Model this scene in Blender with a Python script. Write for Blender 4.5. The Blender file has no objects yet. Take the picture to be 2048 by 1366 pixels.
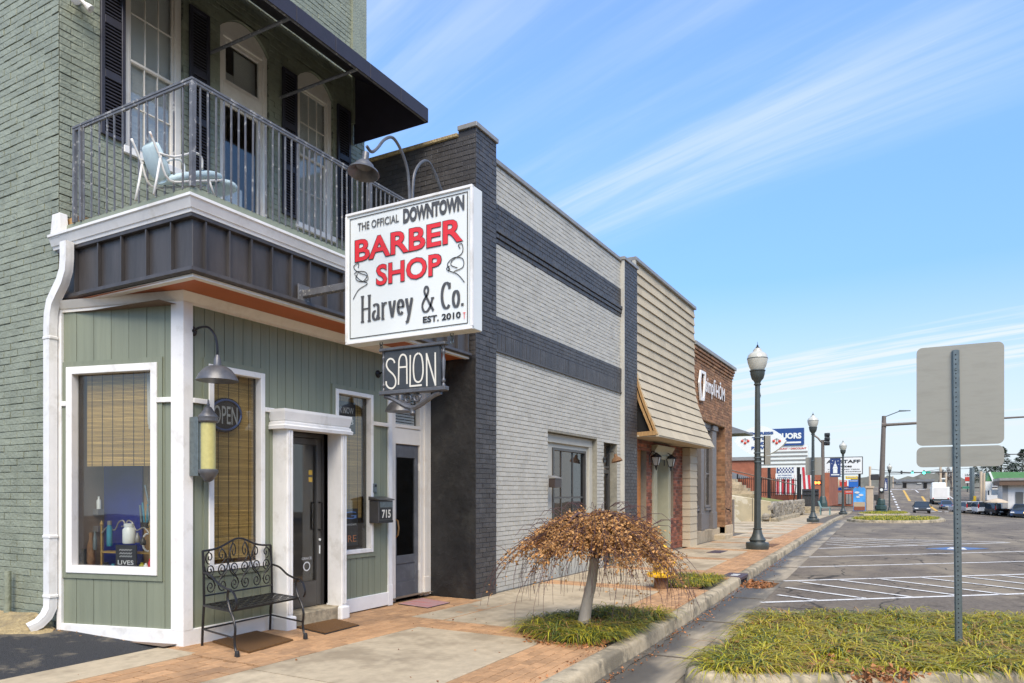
import bpy, math, random
from mathutils import Vector, Matrix
rnd = random.Random(7)
scene = bpy.context.scene
COL = scene.collection

# ------------------------------------------------------------------ camera
F_PX, CX, HORIZON = 1450.0, 1024.0, 985.0          # focal length, centre and horizon of the 2048 px wide photo
TH = math.atan2(807.0, F_PX)                       # angle between view axis and the shop fronts
CT, ST = math.cos(TH), math.sin(TH)
EYE = 1.5
cam_data = bpy.data.cameras.new('camera')
cam_data.sensor_width = 36.0
cam_data.lens = F_PX / 2048.0 * 36.0
cam_data.shift_y = (HORIZON - 683.0) / 2048.0
cam_data.clip_start = 0.05
cam_data.clip_end = 3000.0
cam = bpy.data.objects.new('camera', cam_data)
cam.location = (0, 0, EYE)
cam.rotation_euler = (math.radians(90), 0, TH - math.radians(90))
COL.objects.link(cam)
scene.camera = cam

# ------------------------------------------------------------------ sky and sun
SUN_EL, SUN_AZ = math.radians(48), math.radians(216)   # azimuth of the sun, counter-clockwise from +X
world = bpy.data.worlds.new('World')
scene.world = world
world.use_nodes = True
wn, wl = world.node_tree.nodes, world.node_tree.links
wn.clear()
def wnode(t, **kw):
    n = wn.new(t)
    for k, v in kw.items(): setattr(n, k, v)
    return n
w_out = wnode('ShaderNodeOutputWorld'); w_bg = wnode('ShaderNodeBackground')
w_bg.inputs['Strength'].default_value = 0.056
sky = wnode('ShaderNodeTexSky', sky_type='NISHITA')
sky.sun_disc = False
sky.sun_elevation = SUN_EL
sky.sun_rotation = math.radians(90) - SUN_AZ
sky.altitude = 200; sky.air_density = 1.0; sky.dust_density = 0.2; sky.ozone_density = 3.0
# thin cirrus: noise stretched along one wind direction on a flat cloud layer
tc = wnode('ShaderNodeTexCoord'); sep = wnode('ShaderNodeSeparateXYZ')
wl.new(tc.outputs['Generated'], sep.inputs[0])
def wmath(op, a, b=None, c=None, clamp=False):
    n = wnode('ShaderNodeMath', operation=op); n.use_clamp = clamp
    for i, v in enumerate((a, b, c)):
        if v is None: continue
        if isinstance(v, (int, float)): n.inputs[i].default_value = v
        else: wl.new(v, n.inputs[i])
    return n.outputs[0]
zc = wmath('MAXIMUM', wmath('ADD', sep.outputs['Z'], 0.10), 0.02)
u = wmath('DIVIDE', sep.outputs['X'], zc); v = wmath('DIVIDE', sep.outputs['Y'], zc)
comb = wnode('ShaderNodeCombineXYZ'); wl.new(u, comb.inputs[0]); wl.new(v, comb.inputs[1])
WIND = TH + math.atan2(1324.0, F_PX)                   # streak direction
def cloud(scale_along, scale_across, seed, detail, lo, hi):
    mp = wnode('ShaderNodeMapping', vector_type='POINT')
    rot = wnode('ShaderNodeVectorRotate', rotation_type='Z_AXIS'); rot.inputs['Angle'].default_value = -WIND
    wl.new(comb.outputs[0], rot.inputs['Vector']); wl.new(rot.outputs[0], mp.inputs['Vector'])
    mp.inputs['Scale'].default_value = (scale_along, scale_across, 1); mp.inputs['Location'].default_value = (seed, seed * .7, 0)
    n = wnode('ShaderNodeTexNoise'); n.inputs['Scale'].default_value = 1.0; n.inputs['Detail'].default_value = detail
    n.inputs['Roughness'].default_value = 0.62; n.inputs['Distortion'].default_value = 0.35
    wl.new(mp.outputs[0], n.inputs['Vector'])
    r = wnode('ShaderNodeMapRange', interpolation_type='SMOOTHSTEP')
    r.inputs[1].default_value = lo; r.inputs[2].default_value = hi
    wl.new(n.outputs['Fac'], r.inputs[0]); return r.outputs[0]
band = cloud(0.10, 0.42, 6.4, 2, 0.41, 0.62)          # where the cirrus lies
c1 = cloud(0.22, 1.5, 3.1, 5, 0.36, 0.72)             # broad soft streaks
c2 = cloud(0.7, 8.5, 8.2, 5, 0.36, 0.66)              # fine fibres
streak = wmath('MULTIPLY', wmath('MULTIPLY', band, c1), wmath('ADD', wmath('MULTIPLY', c2, 0.85), 0.30), clamp=True)
# milky veil towards the horizon, all round
veil = wnode('ShaderNodeMapRange', interpolation_type='SMOOTHSTEP')
veil.inputs[1].default_value = 0.34; veil.inputs[2].default_value = 0.0
wl.new(sep.outputs['Z'], veil.inputs[0])
cov = wmath('MAXIMUM', wmath('ADD', wmath('MULTIPLY', streak, 1.7), 0.11), wmath('MULTIPLY', veil.outputs[0], wmath('ADD', wmath('MULTIPLY', c1, 0.05), 0.95)), clamp=True)
mixc = wnode('ShaderNodeMix', data_type='RGBA'); mixc.inputs['B'].default_value = (4.0, 4.5, 4.85, 1)
gain = wnode('ShaderNodeMix', data_type='RGBA', blend_type='MULTIPLY'); gain.inputs['Factor'].default_value = 1.0

low = wnode('ShaderNodeMapRange', interpolation_type='SMOOTHSTEP'); low.inputs[1].default_value = 0.0; low.inputs[2].default_value = 0.55
wl.new(sep.outputs['Z'], low.inputs[0])
grade = wnode('ShaderNodeMix', data_type='RGBA'); grade.inputs['A'].default_value = (0.55, 0.66, 0.80, 1); grade.inputs['B'].default_value = (0.92, 1.37, 1.76, 1)
wl.new(low.outputs[0], grade.inputs['Factor']); wl.new(grade.outputs['Result'], gain.inputs['B'])
wl.new(sky.outputs[0], gain.inputs['A'])
wl.new(cov, mixc.inputs['Factor']); wl.new(gain.outputs['Result'], mixc.inputs['A'])
wl.new(mixc.outputs['Result'], w_bg.inputs['Color']); wl.new(w_bg.outputs[0], w_out.inputs[0])

sun_data = bpy.data.lights.new('sun', 'SUN')
sun_data.energy = 1.3; sun_data.angle = math.radians(38); sun_data.color = (1.0, 0.88, 0.72)
sun = bpy.data.objects.new('sun', sun_data)
sun_dir = Vector((math.cos(SUN_AZ) * math.cos(SUN_EL), math.sin(SUN_AZ) * math.cos(SUN_EL), math.sin(SUN_EL)))
sun.rotation_euler = sun_dir.to_track_quat('Z', 'Y').to_euler()
sun.location = (0, 0, 30); COL.objects.link(sun)
vs = scene.view_settings
scene.display_settings.display_device = 'sRGB'
vs.view_transform = 'Standard'; vs.look = 'None'; vs.gamma = 1.0; vs.use_curve_mapping = False
vs.exposure = 1.9
cy = scene.cycles
cy.max_bounces = 7; cy.diffuse_bounces = 3; cy.glossy_bounces = 3; cy.transmission_bounces = 4; cy.transparent_max_bounces = 10; cy.caustics_reflective = False; cy.caustics_refractive = False; cy.use_denoising = True

# ------------------------------------------------------------------ geometry helpers
def ray(px, py):
    dx = px - CX
    return Vector((F_PX * CT + ST * dx, F_PX * ST - CT * dx, HORIZON - py))
def onX(px, py, X): r = ray(px, py); t = X / r.x; return Vector((X, r.y * t, EYE + r.z * t))
def onY(px, py, Y): r = ray(px, py); t = Y / r.y; return Vector((r.x * t, Y, EYE + r.z * t))
def onZ(px, py, Z=0.0): r = ray(px, py); t = (Z - EYE) / r.z; return Vector((r.x * t, r.y * t, Z))
def proj(p):
    ax = p[0] * CT + p[1] * ST; rt = p[0] * ST - p[1] * CT
    if ax < 0.01: return None
    return (CX + F_PX * rt / ax, HORIZON - F_PX * (p[2] - EYE) / ax, ax)
def sstep(a, b, x):
    t = max(0.0, min(1.0, (x - a) / (b - a))); return t * t * (3 - 2 * t)
def prof(X):                     # pavement level along the street
    if X < 45: return -0.05 * max(0.0, min(1.0, (X - 4.6) / 4.4))
    if X < 105: return -0.05 - 0.0093 * (X - 45)
    if X < 184: return -0.608 + 0.0445 * (X - 105)
    return -0.608 + 0.0445 * 79
def G(X, Y):                     # road surface
    return prof(X) - 0.155 - 0.05 * max(0.0, -(Y - 0.04 * X)) * sstep(45, 90, X)
def onG(px, py, dz=0.0):
    r = ray(px, py); X = 3.0; step = 0.25
    while X < 400:
        t = X / r.x; p = Vector((X, r.y * t, EYE + r.z * t))
        if p.z < G(p.x, p.y) + dz: 
            lo, hi = X - step, X
            for _ in range(20):
                m = (lo + hi) / 2; t = m / r.x
                if EYE + r.z * t < G(m, r.y * t) + dz: hi = m
                else: lo = m
            t = hi / r.x; return Vector((hi, r.y * t, G(hi, r.y * t) + dz))
        X += step
    t = 200 / r.x; return Vector((200, r.y * t, EYE + r.z * t))
def kerbY(X): return 2.47 + 0.042 * (X - 6.46)

WL = {}
def tag(o, label=None, cat=None, group=None, kind=None):
    if label: o['label'] = label
    if cat: o['category'] = cat
    if group: o['group'] = group
    if kind: o['kind'] = kind
    return o
def thing(name, label, cat, loc=(0, 0, 0), group=None):
    o = bpy.data.objects.new(name, None); o.empty_display_size = 0.1
    o.location = loc; COL.objects.link(o); WL[o.name] = Vector(loc)
    return tag(o, label, cat, group)
def link(name, me, parent=None, loc=(0, 0, 0)):
    o = bpy.data.objects.new(name, me); COL.objects.link(o)
    o.location = loc
    if parent is not None:
        o.parent = parent; o.location = Vector(loc) - WL.get(parent.name, Vector((0, 0, 0)))
    WL[o.name] = Vector(loc)
    return o
class MB:
    def __init__(s): s.v = []; s.f = []; s.m = []; s.a = []; s.cur = 0; s.val = 0.0
    def add(s, vs, fs):
        n = len(s.v); s.v += [tuple(p) for p in vs]
        for f in fs: s.f.append(tuple(i + n for i in f)); s.m.append(s.cur); s.a.append(s.val)
        return s
    def box(s, x0, x1, y0, y1, z0, z1):
        return s.add([(x0,y0,z0),(x1,y0,z0),(x1,y1,z0),(x0,y1,z0),(x0,y0,z1),(x1,y0,z1),(x1,y1,z1),(x0,y1,z1)],
                     [(3,2,1,0),(4,5,6,7),(0,1,5,4),(1,2,6,5),(2,3,7,6),(3,0,4,7)])
    def hexa(s, p):          # 8 points, bottom ring then top ring
        return s.add(p, [(3,2,1,0),(4,5,6,7),(0,1,5,4),(1,2,6,5),(2,3,7,6),(3,0,4,7)])
    def quad(s, *p): return s.add(p, [tuple(range(len(p)))])
    def prism(s, poly, d):   # polygon of 3-D points extruded by vector d
        n = len(poly); d = Vector(d); a = [Vector(p) for p in poly]
        return s.add(a + [p + d for p in a], [tuple(reversed(range(n))), tuple(range(n, 2*n))] + [(i, (i+1) % n, n + (i+1) % n, n + i) for i in range(n)])
    def bar(s, a, b, w, h=None, up=(0,0,1)):   # rectangular bar between two points
        a = Vector(a); b = Vector(b); d = (b - a).normalized(); h = w if h is None else h
        u = Vector(up)
        if abs(d.dot(u)) > .99: u = Vector((1,0,0))
        r = d.cross(u).normalized() * w/2; u = r.cross(d).normalized() * h/2
        return s.hexa([a-r-u, a+r-u, b+r-u, b-r-u, a-r+u, a+r+u, b+r+u, b-r+u])
    def tube(s, pts, r, n=6, caps=True):
        pts = [Vector(p) for p in pts]; k = len(pts); R = r if isinstance(r, (list, tuple)) else [r]*k
        vs = []; prev = None
        for i, p in enumerate(pts):
            d = (pts[min(i+1,k-1)] - pts[max(i-1,0)])
            d = d.normalized() if d.length > 1e-9 else Vector((0,0,1))
            if prev is None:
                a = d.cross(Vector((0,0,1)))
                if a.length < 1e-3: a = d.cross(Vector((1,0,0)))
            else: a = prev - d * prev.dot(d)
            a.normalize(); prev = a; b = d.cross(a)
            for j in range(n):
                t = 2*math.pi*j/n; vs.append(p + (a*math.cos(t) + b*math.sin(t))*R[i])
        fs = [(i*n+j, i*n+(j+1)%n, (i+1)*n+(j+1)%n, (i+1)*n+j) for i in range(k-1) for j in range(n)]
        if caps: fs += [tuple(reversed(range(n))), tuple(range((k-1)*n, k*n))]
        return s.add(vs, fs)
    def lathe(s, prof, c=(0,0,0), n=20, axis=None, flute=0):   # prof: (radius, height)
        c = Vector(c); Z = Vector(axis or (0,0,1)).normalized()
        A = Z.cross(Vector((0,1,0)))
        if A.length < 1e-3: A = Z.cross(Vector((1,0,0)))
        A.normalize(); B = Z.cross(A); vs = []
        for r, h in prof:
            for j in range(n):
                t = 2*math.pi*j/n; rr = max(r, 1e-4) * (1 + (flute*math.cos(n/2*t) if flute else 0))
                vs.append(c + (A*math.cos(t) + B*math.sin(t))*rr + Z*h)
        k = len(prof)
        fs = [(i*n+j, i*n+(j+1)%n, (i+1)*n+(j+1)%n, (i+1)*n+j) for i in range(k-1) for j in range(n)]
        fs += [tuple(reversed(range(n))), tuple(range((k-1)*n, k*n))]
        return s.add(vs, fs)
    def build(s, name, mat, parent=None, smooth=False, bevel=0.0, seg=1, wattr=False, angle=None):
        me = bpy.data.meshes.new(name); me.from_pydata(s.v, [], s.f)
        for m in (mat if isinstance(mat, (list, tuple)) else [mat]): me.materials.append(m)
        me.polygons.foreach_set('material_index', s.m)
        if wattr:
            at = me.attributes.new('v', 'FLOAT', 'FACE'); at.data.foreach_set('value', s.a)
        if smooth: me.polygons.foreach_set('use_smooth', [True]*len(s.f))
        me.update()
        if smooth and angle: me.set_sharp_from_angle(angle=math.radians(angle))
        o = link(name, me, parent)
        if bevel:
            b = o.modifiers.new('bevel', 'BEVEL'); b.width = bevel; b.segments = seg; b.limit_method = 'ANGLE'
        return o

# ------------------------------------------------------------------ materials
MATS = {}
def mat(name, col, rough=0.6, var=0.12, scale=6.0, bump=0.0, bscale=40.0, metal=0.0, piece=0.0, stain=None, stain_amt=0.0, stain_scale=1.2, stretch=(1,1,1), emit=None, spec=0.5, bdist=0.01, detail=6, stain_lo=.5, stain_hi=.68, trans=0.0, cracks=0.0, oil=0.0):
    m = bpy.data.materials.new(name); m.use_nodes = True; N, L = m.node_tree.nodes, m.node_tree.links
    b = N['Principled BSDF']; b.inputs['Roughness'].default_value = rough; b.inputs['Metallic'].default_value = metal
    b.inputs['Specular IOR Level'].default_value = spec
    g = N.new('ShaderNodeNewGeometry'); mp = N.new('ShaderNodeMapping'); mp.inputs['Scale'].default_value = stretch
    L.new(g.outputs['Position'], mp.inputs['Vector'])
    no = N.new('ShaderNodeTexNoise'); no.inputs['Scale'].default_value = scale; no.inputs['Detail'].default_value = detail; no.inputs['Roughness'].default_value = .65
    L.new(mp.outputs[0], no.inputs['Vector'])
    mr = N.new('ShaderNodeMapRange'); mr.inputs[1].default_value = .3; mr.inputs[2].default_value = .7; mr.inputs[3].default_value = 1-var; mr.inputs[4].default_value = 1+var
    L.new(no.outputs['Fac'], mr.inputs[0]); fac = mr.outputs[0]
    if piece:
        at = N.new('ShaderNodeAttribute'); at.attribute_name = 'v'; oi = N.new('ShaderNodeObjectInfo')
        ad = N.new('ShaderNodeMath'); ad.operation = 'ADD'; L.new(at.outputs['Fac'], ad.inputs[0]); L.new(oi.outputs['Random'], ad.inputs[1])
        fr = N.new('ShaderNodeMath'); fr.operation = 'FRACT'; L.new(ad.outputs[0], fr.inputs[0])
        m2 = N.new('ShaderNodeMapRange'); m2.inputs[3].default_value = 1-piece; m2.inputs[4].default_value = 1+piece; L.new(fr.outputs[0], m2.inputs[0])
        mu = N.new('ShaderNodeMath'); mu.operation = 'MULTIPLY'; L.new(fac, mu.inputs[0]); L.new(m2.outputs[0], mu.inputs[1]); fac = mu.outputs[0]
    sc = N.new('ShaderNodeVectorMath'); sc.operation = 'SCALE'; sc.inputs[0].default_value = col[:3]; L.new(fac, sc.inputs['Scale'])
    cout = sc.outputs[0]
    if stain_amt:
        s2 = N.new('ShaderNodeTexNoise'); s2.inputs['Scale'].default_value = stain_scale; s2.inputs['Detail'].default_value = 4; s2.inputs['Roughness'].default_value = .7
        L.new(mp.outputs[0], s2.inputs['Vector'])
        r2 = N.new('ShaderNodeMapRange'); r2.interpolation_type = 'SMOOTHSTEP'; r2.inputs[1].default_value = stain_lo; r2.inputs[2].default_value = stain_hi; r2.inputs[4].default_value = stain_amt
        L.new(s2.outputs['Fac'], r2.inputs[0])
        mx = N.new('ShaderNodeMix'); mx.data_type = 'RGBA'; L.new(r2.outputs[0], mx.inputs['Factor']); L.new(cout, mx.inputs['A']); mx.inputs['B'].default_value = (*stain[:3], 1)
        cout = mx.outputs['Result']
    if oil:
        on_ = N.new('ShaderNodeTexNoise'); on_.inputs['Scale'].default_value = .9; on_.inputs['Detail'].default_value = 6; on_.inputs['Roughness'].default_value = .75; L.new(g.outputs['Position'], on_.inputs['Vector'])
        orr = N.new('ShaderNodeMapRange'); orr.interpolation_type = 'SMOOTHSTEP'; orr.inputs[1].default_value = .54; orr.inputs[2].default_value = .68; orr.inputs[4].default_value = oil; L.new(on_.outputs['Fac'], orr.inputs[0])
        ox_ = N.new('ShaderNodeMix'); ox_.data_type = 'RGBA'; L.new(orr.outputs[0], ox_.inputs['Factor']); L.new(cout, ox_.inputs['A']); ox_.inputs['B'].default_value = (col[0]*.35, col[1]*.34, col[2]*.34, 1); cout = ox_.outputs['Result']
    if cracks:
        wob = N.new('ShaderNodeTexNoise'); wob.inputs['Scale'].default_value = 1.7; wob.inputs['Detail'].default_value = 3; L.new(g.outputs['Position'], wob.inputs['Vector'])
        wm = N.new('ShaderNodeVectorMath'); wm.operation = 'MULTIPLY_ADD'; wm.inputs[1].default_value = (.55,.55,0); L.new(wob.outputs['Color'], wm.inputs[0]); L.new(g.outputs['Position'], wm.inputs[2])
        vo = N.new('ShaderNodeTexVoronoi'); vo.feature = 'DISTANCE_TO_EDGE'; vo.inputs['Scale'].default_value = .42; L.new(wm.outputs[0], vo.inputs['Vector'])
        cr = N.new('ShaderNodeMapRange'); cr.inputs[1].default_value = .004; cr.inputs[2].default_value = .011; cr.inputs[3].default_value = cracks; cr.inputs[4].default_value = 0.0; L.new(vo.outputs['Distance'], cr.inputs[0])
        cx_ = N.new('ShaderNodeMix'); cx_.data_type = 'RGBA'; L.new(cr.outputs[0], cx_.inputs['Factor']); L.new(cout, cx_.inputs['A']); cx_.inputs['B'].default_value = (.03,.028,.025,1); cout = cx_.outputs['Result']
    L.new(cout, b.inputs['Base Color'])
    if bump:
        nb = N.new('ShaderNodeTexNoise'); nb.inputs['Scale'].default_value = bscale; nb.inputs['Detail'].default_value = 2; L.new(mp.outputs[0], nb.inputs['Vector'])
        bu = N.new('ShaderNodeBump'); bu.inputs['Strength'].default_value = bump; bu.inputs['Distance'].default_value = bdist
        L.new(nb.outputs['Fac'], bu.inputs['Height']); L.new(bu.outputs[0], b.inputs['Normal'])
    if trans:
        tl = N.new('ShaderNodeBsdfTranslucent'); L.new(cout, tl.inputs['Color']); ms_ = N.new('ShaderNodeMixShader'); ms_.inputs[0].default_value = trans
        out_ = N['Material Output']; L.new(b.outputs[0], ms_.inputs[1]); L.new(tl.outputs[0], ms_.inputs[2]); L.new(ms_.outputs[0], out_.inputs['Surface'])
    if emit:
        b.inputs['Emission Color'].default_value = (*emit[:3], 1); b.inputs['Emission Strength'].default_value = emit[3]
    MATS[name] = m; return m
def glass_mat(name, tint=(.75,.8,.8), refl=1.0, rough=0.02, alpha_ior=1.5):
    m = bpy.data.materials.new(name); m.use_nodes = True; N, L = m.node_tree.nodes, m.node_tree.links
    N.clear(); o = N.new('ShaderNodeOutputMaterial'); mx = N.new('ShaderNodeMixShader'); t = N.new('ShaderNodeBsdfTransparent'); g = N.new('ShaderNodeBsdfGlossy'); lw = N.new('ShaderNodeLayerWeight')
    t.inputs[0].default_value = (*tint, 1); g.inputs['Color'].default_value = (refl, refl, refl, 1); g.inputs['Roughness'].default_value = rough
    no = N.new('ShaderNodeTexNoise'); no.inputs['Scale'].default_value = 1.3; ge = N.new('ShaderNodeNewGeometry'); L.new(ge.outputs['Position'], no.inputs['Vector'])
    bu = N.new('ShaderNodeBump'); bu.inputs['Strength'].default_value = .04; bu.inputs['Distance'].default_value = .03; L.new(no.outputs['Fac'], bu.inputs['Height']); L.new(bu.outputs[0], g.inputs['Normal'])
    pw = N.new('ShaderNodeMath'); pw.operation = 'POWER'; pw.inputs[1].default_value = 4.0; lw.inputs[0].default_value = .5; L.new(lw.outputs['Facing'], pw.inputs[0]); ma = N.new('ShaderNodeMath'); ma.operation = 'MULTIPLY_ADD'; ma.inputs[1].default_value = .8; ma.inputs[2].default_value = .055; L.new(pw.outputs[0], ma.inputs[0]); L.new(ma.outputs[0], mx.inputs[0]); L.new(t.outputs[0], mx.inputs[1]); L.new(g.outputs[0], mx.inputs[2]); L.new(mx.outputs[0], o.inputs[0])
    return m

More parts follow.
